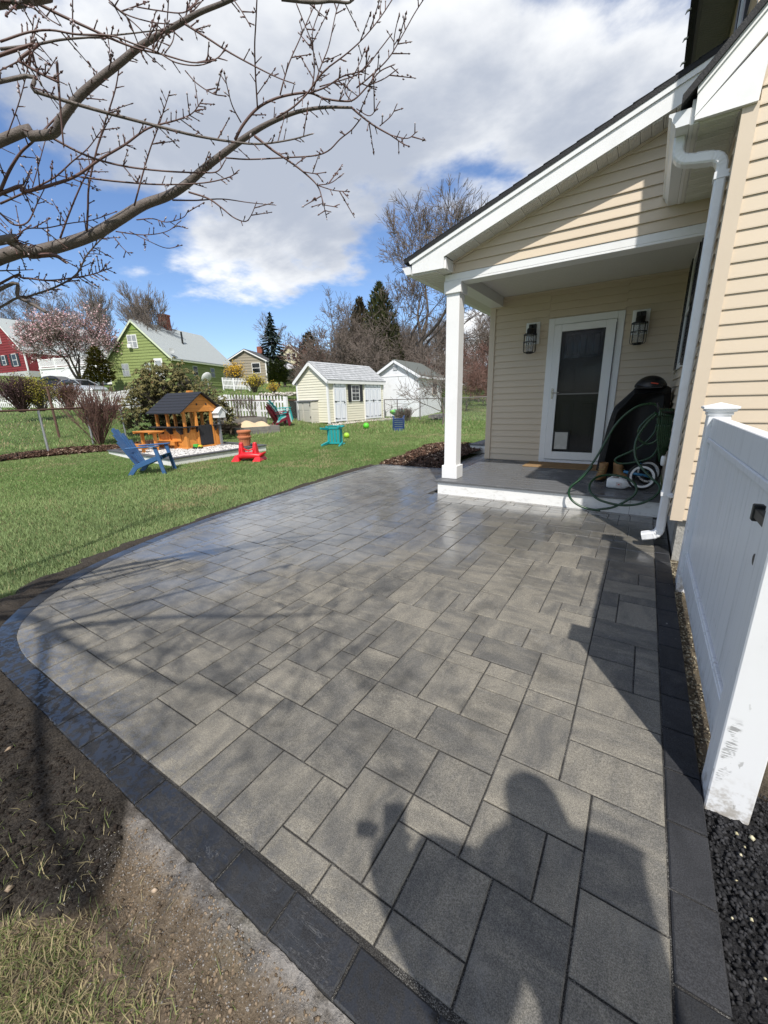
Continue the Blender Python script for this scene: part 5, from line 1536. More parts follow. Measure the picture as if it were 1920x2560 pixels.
# raised bed behind
rb = thing('raised_bed', 'long grey timber raised bed full of brown stalks', 'raised bed', (-15.5, 12.2, .3))
Aq, Bq = Dq - u * 1.5 - nrm * .1, Cq + u * .15 - nrm * .1
Aq = Aq + nrm * .25; Bq = Bq + nrm * .25
for (P_, Q_) in ((Aq, Bq), (Bq, Bq + nrm * 1.3), (Aq + nrm * 1.3, Aq)):
    for k in range(3):
        plank(rb, P_, Q_, .175, zb + .13 + .175 * k)
for k in range(4):
    P_ = Aq + (Bq - Aq) * (k / 3)
    MB().box((P_[0] - .04, P_[1] - .04, zb), (P_[0] + .04, P_[1] + .04, zb + .66)).build('corner_post', M_TIMB, rb, world=True)
zt_ = zb + .58
MB().hexa([(*(Aq + nrm * .03), zb), (*(Bq + nrm * .03), zb), (*(Bq + nrm * 1.3), zb), (*(Aq + nrm * 1.3), zb), (*(Aq + nrm * .03), zt_), (*(Bq + nrm * .03), zt_), (*(Bq + nrm * 1.3), zt_ + .1), (*(Aq + nrm * 1.3), zt_ + .1)]).build('bed_soil', shared_mat('bed_soil_mat', (.085, .055, .035), .95, .3, 12, 1, 20), rb, world=True)
# stack of split logs at the corner
M_LOG = mat('split_log', (.16, .12, .085), .9, .3, 8, .5, 30)
sp_ = gz(q6(10, 235))
for r_ in range(4):
    for k in range(3):
        lg = thing('log', f'weathered log, {["bottom", "second", "third", "top"][r_]} course of the low log wall by the mailbox, {["left", "middle", "right"][k]}', 'log', (sp_[0] - .75 + .40 * k + .03 * r_, sp_[1] + .45, tz(sp_[0], sp_[1]) + .06 + .12 * r_), 0, 'logs of the low wall')
        MB().tube([(0, -.22, 0), (0, .22, 0)], .062 + .006 * ((k + r_) % 2), 8).build('trunk', M_LOG, lg)

# --- storage box and shed
M_RESIN = mat('beige_resin', (.56, .54, .47), .5, .04, 4)
M_RESLID = mat('grey_resin_lid', (.20, .20, .21), .5, .08)
db = thing('storage_box', 'beige resin storage box with grey lid against the shed', 'storage box', (-13.45, 14.62, tz(-13.45, 14.62)), radians(-20))
MB().box((-1.52, 0, 0), (0, .80, 1.02)).build('body', M_RESIN, db)
lid = MB().hexa([(-1.60, -.08, 1.02), (.05, -.08, 1.02), (.05, .85, 1.09), (-1.60, .85, 1.09), (-1.60, -.08, 1.065), (.05, -.08, 1.065), (.05, .85, 1.135), (-1.60, .85, 1.135)])
lid.build('lid', M_RESLID, db, bevel=.01)
for x0, x1 in ((-1.47, -.78), (-.74, -.05)):
    dr = MB().box((x0, -.022, .04), (x1, -.001, .985)).build('door', M_RESIN, db, bevel=.006)
    MB().box((x0 + .05, -.034, .62), (x1 - .05, -.0225, .95)).build('door_panel', M_RESIN, dr, bevel=.008)
    for k in range(5):
        MB().box((x0 + .05, -.032, .07 + .105 * k), (x1 - .05, -.0225, .07 + .105 * k + .095)).build('door_slat', M_RESIN, dr, bevel=.008)
for k in range(5):
    MB().box((.001, .05, .07 + .105 * k), (.014, .75, .07 + .105 * k + .095)).build('side_slat', M_RESIN, db, bevel=.008)
MB().box((.001, .05, .66), (.014, .75, .97)).build('side_panel', M_RESIN, db, bevel=.008)
for y in (-.03,):
    MB().box((-.045, -.045, .25), (-.02, -.023, .34)).build('hinge', M_METALBLK, db)
    MB().box((-.045, -.045, .80), (-.02, -.023, .89)).build('hinge', M_METALBLK, db)
bn = thing('black_bin', 'tall black bin beside the beige storage box', 'bin', (-15.15, 15.4, tz(-15.15, 15.4)), radians(-15))
MB().hexa([(-.2, -.2, 0), (.2, -.2, 0), (.2, .2, 0), (-.2, .2, 0), (-.27, -.27, .88), (.27, -.27, .88), (.27, .27, .88), (-.27, .27, .88)]).build('body', shared_mat('bin_black', (.012, .012, .013), .5), bn, bevel=.02)
MB().box((-.29, -.30, .881), (.29, .28, .94)).build('lid', MATS['bin_black'], bn, bevel=.015)

M_CREAM = mat('cream_siding', (0.73, 0.70, 0.56), .55, .04, 4, objrnd=.03)
M_WDOOR = mat('white_door_paint', (.80, .82, .86), .5, .03, 4)
M_GREYSH = None
t = NT('grey_white_shingles')
br_ = t.n.new('ShaderNodeTexBrick'); br_.inputs['Scale'].default_value = 1.0
br_.inputs['Brick Width'].default_value = .22; br_.inputs['Row Height'].default_value = .5
t.l.new(t.pos('object'), br_.inputs['Vector'])
nn = t.noise(t.pos('object'), 4.5, 3, .6); n5 = t.noise(t.pos('object', (4, 9, 4)), 1, 2)
t.set(col=t.mix(t.ramp(t.math('ADD', t.math('MULTIPLY', nn, .5), t.math('MULTIPLY', n5, .5)), .30, .70), (.30, .31, .32), (.50, .51, .52)), rough=.95, spec=.15)
t.bump(t.noise(t.pos('object'), 60, 3), .5, .02)
M_GREYSH = t.m

def gable_boards(par, side, w, z0, ridge, eave, ex, m, proud=.02, name='siding_board', x0=0.0):
    """courses on the gable (side 'g', local -y) up to the roof line"""
    z = z0
    while z < ridge - .03:
        zt = min(z + ex, ridge)
        def half(zz): return w / 2 if zz <= eave else max(.01, w / 2 * (ridge - zz) / (ridge - eave))
        h0, h1 = half(z), half(zt - .001)
        c = -w / 2 + x0
        v = [(c - h0, 0, z), (c - h0, -proud, z), (c - h1, -.002, zt - .004), (c - h1, 0, zt - .004), (c + h0, 0, z), (c + h0, -proud, z), (c + h1, -.002, zt - .004), (c + h1, 0, zt - .004)]
        MB().add(v, [(0, 1, 5, 4), (1, 2, 6, 5), (2, 3, 7, 6), (0, 3, 2, 1), (4, 5, 6, 7)]).build(name, m, par)
        z += ex
def side_boards(par, spans, z0, z1, ex, m, proud=.02, name='siding_board'):
    """courses on the local +x side"""
    z = z0
    while z < z1 - .02:
        zt = min(z + ex, z1)
        for y0, y1, za, zb_ in spans:
            if z < za - .001 or zt > zb_ + .001: continue
            v = [(0, y0, z), (proud, y0, z), (.002, y0, zt - .004), (0, y0, zt - .004), (0, y1, z), (proud, y1, z), (.002, y1, zt - .004), (0, y1, zt - .004)]
            MB().add(v, [(0, 4, 5, 1), (1, 5, 6, 2), (2, 6, 7, 3), (0, 1, 2, 3), (4, 7, 6, 5)]).build(name, m, par)
        z += ex
def gable_shell(par, w, L, eave, ridge, wallm, roofm, trim, oh=.15, og=.15, th=.06, rows=0, z0=0.0):
    MB().prism([(-w, 0, z0), (0, 0, z0), (0, 0, eave), (-w / 2, 0, ridge), (-w, 0, eave)], (0, L, 0)).build('wall', wallm, par)
    sl = (ridge - eave) / (w / 2)
    rf = None
    for s_ in (1, -1):
        xr, xe = -w / 2, (oh if s_ > 0 else -w - oh)
        ze = eave - sl * oh
        m_ = MB().hexa([(xe, -og, ze + .012), (xe, L + og, ze + .012), (xr, L + og, ridge + .012), (xr, -og, ridge + .012), (xe, -og, ze + th + .012), (xe, L + og, ze + th + .012), (xr, L + og, ridge + th + .012), (xr, -og, ridge + th + .012)])
        rf = m_.build('roof', roofm, par)
        if rows and s_ > 0:
            for k in range(rows):
                f0, f1 = k / rows, (k + 1.12) / rows
                f1 = min(f1, 1.0)
                xa, xb = xe + (xr - xe) * f0, xe + (xr - xe) * f1
                za, zb2 = ze + (ridge - ze) * f0 + th + .013, ze + (ridge - ze) * f1 + th + .013
                MB().hexa([(xa, -og - .01, za), (xa, L + og + .01, za), (xb, L + og + .01, zb2), (xb, -og - .01, zb2), (xa + .01, -og - .01, za + .022), (xa + .01, L + og + .01, za + .022), (xb, L + og + .01, zb2 + .004), (xb, -og - .01, zb2 + .004)]).build('shingle_row', roofm, rf)
        # rake trim and eave fascia
        MB().bar((xe, -og - .012, ze - .055), (xr, -og - .012, ridge - .055), .022, .13, (0, 1, 0) if False else (0, 0, 1)).build('rake_trim', trim, par)
        MB().box((min(xe, xe - s_ * .02), -og, ze - .11), (max(xe, xe - s_ * .02), L + og, ze + .011)).build('fascia', trim, par)
        MB().hexa([(xe - s_ * .021, -og, ze - .105), (xe - s_ * .021, L + og, ze - .105), (-w / 2 + s_ * (w / 2 + .002), L + og, ze - .10), (-w / 2 + s_ * (w / 2 + .002), -og, ze - .10), (xe - s_ * .021, -og, ze - .09), (xe - s_ * .021, L + og, ze - .09), (-w / 2 + s_ * (w / 2 + .002), L + og, ze - .085), (-w / 2 + s_ * (w / 2 + .002), -og, ze - .085)]).build('soffit', trim, par)
SHZ = .25
shed = thing('garden_shed', 'cream shed with white doors, black shutters and grey shingle roof', 'shed', (-12.65, 14.98, SHZ - .06), radians(-2))
sw, sL, se, sr = 2.02, 4.55, 2.08, 2.86
gable_shell(shed, sw, sL, se, sr, M_CREAM, M_GREYSH, M_WHITE, .13, .12, .045, rows=9, z0=.08)
gable_boards(shed, 'g', sw, .10, sr - .05, se, .118, M_CREAM)
side_boards(shed, [(0.02, .36, 0, 3), (1.36, 2.74, 0, 3), (4.38, 4.53, 0, 3)], .10, se - .02, .118, M_CREAM)
for y in (-.025, sL - .02):
    MB().box((-.06, y - .012, .05), (.032, y + .075, se)).build('corner_trim', M_WHITE, shed)
MB().box((-sw - .03, -.032, .05), (-sw + .06, 0, se)).build('corner_trim', M_WHITE, shed)
def panel_door(par, y0, y1, z0, z1, cols):
    d_ = MB().box((.006, y0, z0), (.05, y1, z1)).build('door', M_WDOOR, par)
    wd = (y1 - y0) / cols
    for c_ in range(cols):
        for za, zb2 in ((z0 + .10, z0 + .82), (z0 + .92, z0 + 1.52), (z0 + 1.60, z0 + 1.80)):
            a_, b_2 = y0 + wd * c_ + .055, y0 + wd * (c_ + 1) - .045
            MB().box((.0505, a_, za), (.058, b_2, zb2)).build('door_panel', shared_mat('door_recess', (.46, .50, .56), .5), d_)
            MB().box((.0585, a_ + .03, za + .03), (.070, b_2 - .03, zb2 - .03)).build('door_panel', M_WDOOR, d_, bevel=.01)
    return d_
def strap_hinges(par, y, z0, z1):
    for z in (z0 + .14, (z0 + z1) / 2, z1 - .12):
        MB().box((.051, y - .05, z - .025), (.066, y + .09, z + .025)).build('hinge', M_METALBLK, par)
dz0, dz1 = .12, 1.98
d1 = panel_door(shed, .42, 1.22, dz0, dz1, 2); strap_hinges(d1, .45, dz0, dz1)
MB().tube([(.055, 1.12, 1.0), (.10, 1.12, 1.0)], .03, 8).build('door_handle', M_METALBLK, d1)
d2 = panel_door(shed, 2.86, 4.24, dz0, dz1, 4); strap_hinges(d2, 2.90, dz0, dz1); strap_hinges(d2, 4.16, dz0, dz1)
MB().box((.051, 3.53, 1.0), (.08, 3.60, 1.10)).build('door_handle', M_METALBLK, d2)
for y0, y1 in ((.36, .42), (1.22, 1.28), (2.80, 2.86), (4.24, 4.30)):
    MB().box((.003, y0, .08), (.06, y1, 2.06)).build('door_trim', M_WHITE, shed)
MB().box((.003, .421, 1.985), (.058, 1.219, 2.06)).build('door_trim', M_WHITE, shed)
MB().box((.003, 2.861, 1.985), (.058, 4.239, 2.06)).build('door_trim', M_WHITE, shed)
sw_ = MB().box((.022, 1.72, 1.05), (.05, 2.38, 1.82)).build('window', M_WHITE, shed)
for r_ in range(4):
    for c_ in range(2):
        MB().box((.0505, 1.77 + .29 * c_, 1.10 + .175 * r_ + (.02 if r_ > 1 else 0)), (.056, 1.77 + .29 * c_ + .265, 1.10 + .175 * r_ + .155 + (.02 if r_ > 1 else 0))).build('pane', M_DARKGLASS, sw_)
for y0 in (1.46, 2.40):
    MB().box((.022, y0, 1.02), (.055, y0 + .24, 1.85)).build('shutter', M_SHUT, shed, bevel=.004)
rmp = thing('shed_ramp', 'grey plank ramp in front of the shed double door', 'ramp', (-12.2, 18.6, SHZ - .06), radians(-2))
for k in range(9):
    MB().hexa([(.0, -.64 + .15 * k, .05), (1.25, -.64 + .15 * k, -.13), (1.25, -.64 + .15 * k + .142, -.13), (.0, -.64 + .15 * k + .142, .05), (.0, -.64 + .15 * k, .10), (1.25, -.64 + .15 * k, -.09), (1.25, -.64 + .15 * k + .142, -.09), (.0, -.64 + .15 * k + .142, .10)]).build('plank', M_TIMB, rmp)
# kayak behind the shed corner
ky = thing('kayak', 'teal and lime kayak lying behind the shed corner', 'kayak', (-12.1, 20.6, .35), radians(98))
rg = []
for x, w, h in ((-1.1, .05, .03), (-.9, .2, .12), (-.4, .33, .18), (.1, .34, .18), (.6, .28, .16), (.95, .15, .10), (1.15, .03, .03)):
    rg.append([(x, w * cos(2 * pi * k / 16), .18 + .10 * (x / 1.1) ** 2 + h * sin(2 * pi * k / 16)) for k in range(16)])
t = NT('kayak_plastic')
t.set(col=t.mix(t.ramp(t.noise(t.pos('object'), 2.2, 2), .42, .58), (.01, .30, .42), (.22, .62, .06)), rough=.35)
MB().rings(rg).build('hull', t.m, ky, smooth=True)
rg = [[(.05 + .42 * cos(2 * pi * k / 16) * s_, .2 * sin(2 * pi * k / 16) * s_, .345 + .02 * s_) for k in range(16)] for s_ in (.9, 1.0)]
MB().rings(rg).build('cockpit', M_RUBBER, ky)

# --- white outbuilding with green-grey roof, right of the shed
M_WPAINT = mat('white_board_paint', (.76, .77, .80), .7, .05, 5, dirt=(.52, .53, .53), dscale=3, damount=.4)
M_GREENROOF = mat('green_grey_roof', (.115, .125, .115), .9, .2, 20, .4, 60)
ws = thing('white_outbuilding', 'white wooden outbuilding with green-grey roof behind the wire fence', 'outbuilding', (-10.95, 20.9, .26), radians(4))
gable_shell(ws, 2.95, 3.6, 2.32, 3.15, M_WPAINT, M_GREENROOF, M_WPAINT, .18, .16, .05)
MB().box((-2.95, -.02, 2.28), (0, -.001, 2.33)).build('band_board', M_WPAINT, ws)
MB().box((-1.60, -.03, 2.62), (-1.34, -.001, 2.86)).build('vent', shared_mat('vent_grey', (.25, .27, .29), .6), ws)
for k in range(5):
    MB().box((-1.59, -.045, 2.635 + .045 * k), (-1.35, -.031, 2.655 + .045 * k)).build('vent_slat', M_WPAINT, ws)
wnd = MB().box((.002, 2.05, 1.2), (.03, 2.75, 2.05)).build('window', shared_mat('pinkish_frame', (.62, .52, .47), .6), ws)
MB().box((.0305, 2.12, 1.27), (.034, 2.38, 1.98)).build('pane', M_DARKGLASS, wnd)
MB().box((.0305, 2.42, 1.27), (.034, 2.68, 1.98)).build('pane', M_DARKGLASS, wnd)
jb = thing('timber_pile', 'dark timber boards lying beside the white outbuilding', 'timber', (-9.4, 20.6, tz(-9.4, 20.6)), radians(100))
for k in range(4):
    MB().box((-1.3, -.3 + .17 * k, .02 + .05 * (k % 2)), (1.3, -.3 + .17 * k + .15, .14 + .07 * (k % 2))).build('board', M_TIMB, jb)

# --- green cape house
M_GREEN = mat('green_shingles', (0.235, 0.290, 0.100), .75, .10, 5, dirt=(.095, .13, .035), dscale=7, damount=.75, stretch=(4, 4, .7), objrnd=.04)
M_GREENF = mat('green_foundation', (.23, .285, .11), .9, .1, 3)
M_PALESH = mat('pale_grey_shingles', (.36, .39, .39), .95, .16, 14, .3, 40, stretch=(1, .35, 1))
gh = thing('green_house', 'lime green shingled house with grey roof and brick chimney', 'house', (-38.17, 22.9, 2.66), radians(21))
gw, gL, ge = 7.05, 10.2, 3.05
gridge = 6.35
gable_shell(gh, gw, gL, ge, gridge, M_GREENF, M_PALESH, mat('pale_green_trim', (.62, .68, .50), .6), .28, .22, .10, z0=-.8)
gable_boards(gh, 'g', gw, .62, gridge - .05, ge, .262, M_GREEN, .035, 'shingle_course')
side_boards(gh, [(0, gL, 0, 9)], .62, ge - .12, .262, M_GREEN, .035, 'shingle_course')
def hwin(par, face, a0, a1, z0, z1, w, frame=M_WHITE, cols=1, rows=2, curtain=False):
    """double-hung window on the gable ('g') or +x side ('s')"""
    def bx(a, b, d0, d1, za, zb2):
        return MB().box((a, -d1, za), (b, -d0, zb2)) if face == 'g' else MB().box((d0, a, za), (d1, b, zb2))
    wn_ = bx(a0, a1, .0, .07, z0, z1).build('window', frame, par)
    f_ = .07
    for c_ in range(cols):
        for r_ in range(rows):
            ca, cb = a0 + f_ + (a1 - a0 - f_) * c_ / cols, a0 + (a1 - a0 - f_) * (c_ + 1) / cols
            za, zb2 = z0 + f_ + (z1 - z0 - f_) * r_ / rows, z0 + (z1 - z0 - f_) * (r_ + 1) / rows
            bx(ca, cb, .071, .082, za, zb2).build('pane', shared_mat('curtained_glass', (.30, .32, .34), .15, .75, 3.0, spec=.7, stretch=(6, 6, .6)) if curtain else M_DARKGLASS, wn_)
    return wn_
TRIMG = shared_mat('grey_green_frame', (.42, .48, .36), .6)
hwin(gh, 'g', -4.35, -3.3, 3.95, 5.15, gw, M_WHITE, 2, 2, True); hwin(gh, 'g', -5.55, -4.72, 1.45, 2.65, gw, TRIMG, 1, 2, True); hwin(gh, 'g', -2.95, -2.3, 1.7, 2.6, gw, TRIMG, 1, 2, True)
MB().box((-4.28, -.30, 3.98), (-3.90, -.071, 4.30)).build('air_conditioner', M_WHITE, gh, bevel=.02)
gd = MB().box((-1.85, -.08, 1.0), (-.95, -.001, 2.95)).build('door', M_WHITE, gh)
MB().box((-1.70, -.10, 1.2), (-1.10, -.081, 2.75)).build('door_glass', MATS['curtained_glass'], gd)
MB().box((-5.05, -.03, .18), (-4.3, -.001, .50)).build('cellar_window', M_DARKGLASS, gh)
for y in (2.9, 5.8, 8.2):
    hwin(gh, 's', y, y + .75, 1.45 if y < 8 else 1.1, 2.45, gw, TRIMG)
gv_ = MB().prism([(-gw / 2 - .55, -.05, gridge - .78), (-gw / 2 + .55, -.05, gridge - .78), (-gw / 2, -.05, gridge - .2)], (0, .03, 0)).build('gable_vent', shared_mat('green_vent', (.20, .30, .06), .7), gh)
M_BRICK = mat('chimney_brick', (.26, .085, .055), .9, .3, 9, .3, 40)
ch = MB().box((-4.0, 4.1, gridge - .9), (-3.2, 4.9, gridge + 1.15)).build('chimney', M_BRICK, gh)
MB().box((-4.05, 4.05, gridge + 1.151), (-3.15, 4.95, gridge + 1.30)).build('chimney_cap', M_BRICK, ch)
MB().tube([(-1.7, 4.3, 4.4), (-1.7, 4.3, 5.9)], .09, 8).build('vent_pipe', M_METALBLK, gh)
dsh = MB().lathe([(0, .0), (.15, .015), (.27, .07), (.28, .08), (.26, .075), (0, .02)], 18).build('roof_dish', shared_mat('dish_grey', (.40, .42, .42), .5), gh, smooth=True)
dsh.location = (.05, .15, 3.55); dsh.rotation_euler = (radians(70), 0, radians(60))
MB().tube([(-1.9, -.1, 1.0), (-2.95, -1.4, .15)], .05, 6).tube([(-1.9, -.1, 1.75), (-2.95, -1.4, .95)], .05, 6).build('stair_rail', shared_mat('redwood', (.24, .08, .045), .8), gh)
for k in range(9):
    f_ = k / 8
    MB().box((-1.9 - 1.05 * f_ - .02, -.1 - 1.3 * f_ - .02, 1.0 - .85 * f_), (-1.9 - 1.05 * f_ + .02, -.1 - 1.3 * f_ + .02, 1.75 - .8 * f_)).build('baluster', MATS['redwood'], gh)
# satellite dish on its pole
p = at_r(*q1(1305, 960), 35.0)
sdp = thing('satellite_dish', 'white satellite dish on a pole beside the rhododendron', 'dish', (p[0], p[1], tz(p[0], p[1])), radians(200))
top_ = at_r(*q1(1300, 830), 35.0)[2] - tz(p[0], p[1])
MB().tube([(0, 0, 0), (0, 0, top_)], .035, 8).build('pole', shared_mat('galvanised', (.42, .43, .44), .45, metal=.6), sdp)
o = MB().lathe([(0, .0), (.25, .02), (.44, .10), (.45, .115), (.42, .105), (0, .025)], 22).build('reflector', M_PLASTICW, sdp, smooth=True); o.location = (0, 0, top_ + .12); o.rotation_euler = (radians(62), 0, radians(75))
MB().tube([(0, 0, top_ + .05), (-.28, .28, top_ + .1), (-.3, .3, top_ + .25)], .018, 6).build('arm', MATS['galvanised'], sdp)

# --- brown ranch house
M_BROWN = mat('brown_shingle_wall', (.30, .265, .205), .9, .16, 3, .4, 20, stretch=(1, 1, 4), objrnd=.05)
M_DKBROWN = mat('dark_brown_wall', (.035, .027, .024), .8, .1)
M_DKROOF = mat('dark_shingle_roof', (.075, .078, .085), .95, .2, 12)
bh = thing('brown_house', 'low brown shingled house with dark roof behind three clipped evergreens', 'house', (-41.07, 37.0, 3.75), radians(27))
gable_shell(bh, 5.15, 11.5, 2.75, 4.05, M_BROWN, M_DKROOF, M_WHITE, .25, .25, .08, z0=-1.2)
gable_boards(bh, 'g', 5.15, -.2, 4.0, 2.75, .33, M_BROWN, .04, 'shingle_course')
MB().box((.001, 0, -.2), (.03, 11.5, 2.6)).build('side_cladding', M_DKBROWN, bh)
MB().box((-.08, -.07, -.2), (.05, .06, 2.7)).build('corner_trim', M_WHITE, bh)
hwin(bh, 'g', -1.85, -.75, 1.2, 2.45, 5, M_WHITE); hwin(bh, 's', .6, 1.5, 1.2, 2.4, 5, M_WHITE)
hwin(bh, 'g', -4.2, -3.4, 1.3, 2.3, 5, M_WHITE)
MB().box((-3.0, 5.0, 3.6), (-2.3, 5.7, 5.0)).build('chimney', M_BRICK, bh)
MB().tube([(-1.3, 7, 3.4), (-1.3, 7, 4.8)], .09, 8).build('vent_pipe', M_METALBLK, bh)

# --- pale yellow gable house far behind the shed
yp = at_r(*q4(1170, 480), 66.0)
yh = thing('yellow_house', 'pale yellow house gable far behind the cream shed', 'house', (yp[0], yp[1], 4.2), radians(30))
gable_shell(yh, 5.4, 8, 3.2, 5.6, mat('pale_yellow_siding', (.62, .58, .40), .7, .05), M_DKROOF, M_WHITE, .25, .25, .08, z0=-2)
hwin(yh, 'g', -3.2, -2.6, 3.3, 4.3, 5, M_WHITE); hwin(yh, 'g', -2.4, -1.8, 3.3, 4.3, 5, M_WHITE)
# far white house seen through the brush, right of the porch post
fp = at_r(1190, 935, 60.0)
fh = thing('far_house', 'white house far behind the brush between post and wall', 'house', (fp[0] + 2, fp[1], 1.2), radians(10))
gable_shell(fh, 7, 8, 3.0, 4.6, M_WPAINT, M_DKROOF, M_WHITE, .25, .25, .08, z0=-1.5)
hwin(fh, 'g', -5, -4, 1.0, 2.2, 5, M_WHITE); hwin(fh, 'g', -3, -2, 1.0, 2.2, 5, M_WHITE)

# --- red house on the rise, far left
M_REDS = mat('red_siding', (.20, .022, .026), .7, .12, 4, objrnd=.05)
rh = thing('red_house', 'dark red house with white trim on the rise at far left', 'house', (-66.8, 20.9, 5.25), radians(10))
gable_shell(rh, 8.6, 13, 3.3, 7.3, M_REDS, M_PALESH, M_WHITE, .3, .25, .10, z0=.75)
gable_boards(rh, 'g', 8.6, .80, 7.2, 3.3, .30, M_REDS, .03)
MB().box((-8.6, -.05, -1.0), (.05, 4, .78)).build('foundation', shared_mat('grey_foundation', (.45, .47, .46), .9, .1), rh)
MB().box((-.12, -.06, .78), (.06, .05, 3.3)).build('corner_trim', M_WHITE, rh)
for a0, a1, z0, z1 in ((-2.75, -1.75, 1.45, 2.95), (-5.1, -4.3, 1.7, 2.9), (-5.3, -4.2, 4.3, 5.9)):
    hwin(rh, 'g', a0, a1, z0, z1, 5, M_WHITE)
    if z0 < 3:
        for s0 in (a0 - .52, a1 + .04):
            MB().box((s0, -.055, z0), (s0 + .48, -.012, z1)).build('shutter', M_SHUT, rh)
# its white porch deck with railing
wd = thing('white_deck', 'white railed deck with lattice skirt beside the red house', 'deck', (-64.5, 21.4, 4.3), radians(14))
MB().box((0, 0, -.4), (17, 5, 1.75)).build('skirt', M_WPAINT, wd)
MB().box((-.1, -.1, 1.751), (17.1, 5, 1.90)).build('floor', M_WHITE, wd)
for k in range(7):
    x = .05 + 2.82 * k
    if 8.3 < x < 11: continue
    MB().box((x - .1, -.06, -.4), (x + .1, .12, 3.0)).build('post', M_WHITE, wd)
MB().box((0, -.02, 2.78), (8.4, .08, 2.9)).box((11.3, -.02, 2.78), (17, .08, 2.9)).build('hand_rail', M_WHITE, wd)
MB().box((0, -.02, 2.0), (8.4, .06, 2.08)).box((11.3, -.02, 2.0), (17, .06, 2.08)).build('bottom_rail', M_WHITE, wd)
bme = MB().box((-.03, 0, 2.081), (.03, .05, 2.779)).mesh('baluster', M_WHITE)
for k in range(110):
    x = .15 + .152 * k
    if 8.4 < x < 11.3: continue
    inst('baluster', bme, wd, (x, 0, 0))
for s_ in (8.4, 11.2):
    MB().bar((s_, .0, 2.85), (s_ - .0, -3.2, 1.0), .1, .12).bar((s_, 0, 1.95), (s_, -3.2, .1), .1, .2).build('stair_rail', M_WHITE, wd)
for k in range(7):
    MB().box((8.45, -.45 * (k + 1), 1.6 - .27 * k), (11.15, -.45 * k, 1.7 - .27 * k)).build('stair_tread', M_WHITE, wd)
bn2 = thing('rubbish_bin', 'dark wheeled bin against the red house foundation', 'bin', (-70.5, 18.2, tz(-70.5, 18.2)), radians(20))
MB().hexa([(-.5, -.35, 0), (.5, -.35, 0), (.5, .35, 0), (-.5, .35, 0), (-.6, -.45, 1.2), (.6, -.45, 1.2), (.6, .45, 1.2), (-.6, .45, 1.2)]).build('body', MATS['bin_black'], bn2, bevel=.03)
MB().box((-.63, -.5, 1.201), (.63, .5, 1.3)).build('lid', shared_mat('bin_green', (.02, .16, .05), .5), bn2)

# --- silver car in the driveway
M_SILVER = mat('silver_paint', (.52, .54, .56), .28, .04, metal=.55)
car = thing('parked_car', 'silver saloon car parked left of the green house', 'car', (0, 0, 0), radians(14))
cp = at_r(*q2(1120, 1240), 44.0)
car.location = (cp[0], cp[1], tz(cp[0], cp[1]))
def car_ring(x, zb_, zt_, wb, wt):
    return [(x, -wb, zb_), (x, -wb * 1.02, (zb_ + zt_) * .5), (x, -wt, zt_), (x, wt, zt_), (x, wb * 1.02, (zb_ + zt_) * .5), (x, wb, zb_)]
body = [car_ring(-2.3, .45, .78, .70, .62), car_ring(-2.15, .30, .95, .82, .70), car_ring(-1.3, .25, 1.02, .88, .76), car_ring(.9, .25, .98, .89, .78), car_ring(1.8, .28, .88, .87, .74), car_ring(2.3, .34, .74, .78, .66), car_ring(2.42, .45, .62, .66, .58)]
MB().rings(body).build('body', M_SILVER, car, bevel=.04, seg=2)
cabin = [car_ring(-1.75, .95, 1.0, .74, .70), car_ring(-1.0, .96, 1.42, .76, .58), car_ring(-.1, .96, 1.47, .77, .60), car_ring(.45, .95, 1.38, .77, .58), car_ring(1.25, .92, .97, .76, .72)]
MB().rings(cabin).build('cabin_glass', M_DARKGLASS, car)
MB().hexa([(-.98, -.57, 1.425), (.42, -.57, 1.39), (.42, .57, 1.39), (-.98, .57, 1.425), (-.9, -.52, 1.47), (.3, -.54, 1.46), (.3, .54, 1.46), (-.9, .52, 1.47)]).build('roof', M_SILVER, car, bevel=.03)
for s_ in (-1, 1):
    MB().bar((.44, s_ * .60, 1.40), (1.26, s_ * .74, .97), .05, .05).build('windscreen_pillar', M_SILVER, car)
    MB().bar((-.1, s_ * .62, 1.46), (-.12, s_ * .79, .97), .06, .05).build('door_pillar', M_SILVER, car)
    MB().bar((-1.0, s_ * .60, 1.43), (-1.72, s_ * .73, 1.0), .07, .05).build('rear_pillar', M_SILVER, car)
    MB().box((.75, s_ * .93 - .08, .98), (.95, s_ * .93 + .08, 1.10)).build('wing_mirror', M_SILVER, car, bevel=.03)
    MB().hexa([(2.10, s_ * .56 - .16, .60), (2.37, s_ * .56 - .12, .58), (2.37, s_ * .56 + .12, .58), (2.10, s_ * .56 + .16, .60), (2.05, s_ * .56 - .15, .78), (2.30, s_ * .56 - .10, .73), (2.30, s_ * .56 + .10, .73), (2.05, s_ * .56 + .15, .78)]).build('headlight', M_LAMPGLASS, car)
    for x in (-1.42, 1.42):
        w_ = MB().lathe([(0, -.11), (.25, -.11), (.33, -.09), (.33, .09), (.25, .11), (0, .11)], 20, (x, s_ * .80, .33), 'y').build('wheel', M_RUBBER, car)
        MB().lathe([(0, -.125), (.20, -.125), (.22, -.112), (.22, .112), (.20, .125), (0, .125)], 14, (x, s_ * .80, .33), 'y').build('hub', M_SILVER, w_)
dc = thing('dark_car', 'dark car parked below the white deck stairs', 'car', (0, 0, 0), radians(20))
cp = at_r(*q2(800, 1060), 54.0)
dc.location = (cp[0], cp[1], tz(cp[0], cp[1]) - .1)
MB().rings(body).build('body', shared_mat('black_car_paint', (.012, .012, .014), .25), dc, bevel=.04, seg=2)
MB().rings(cabin).build('cabin_glass', M_DARKGLASS, dc)
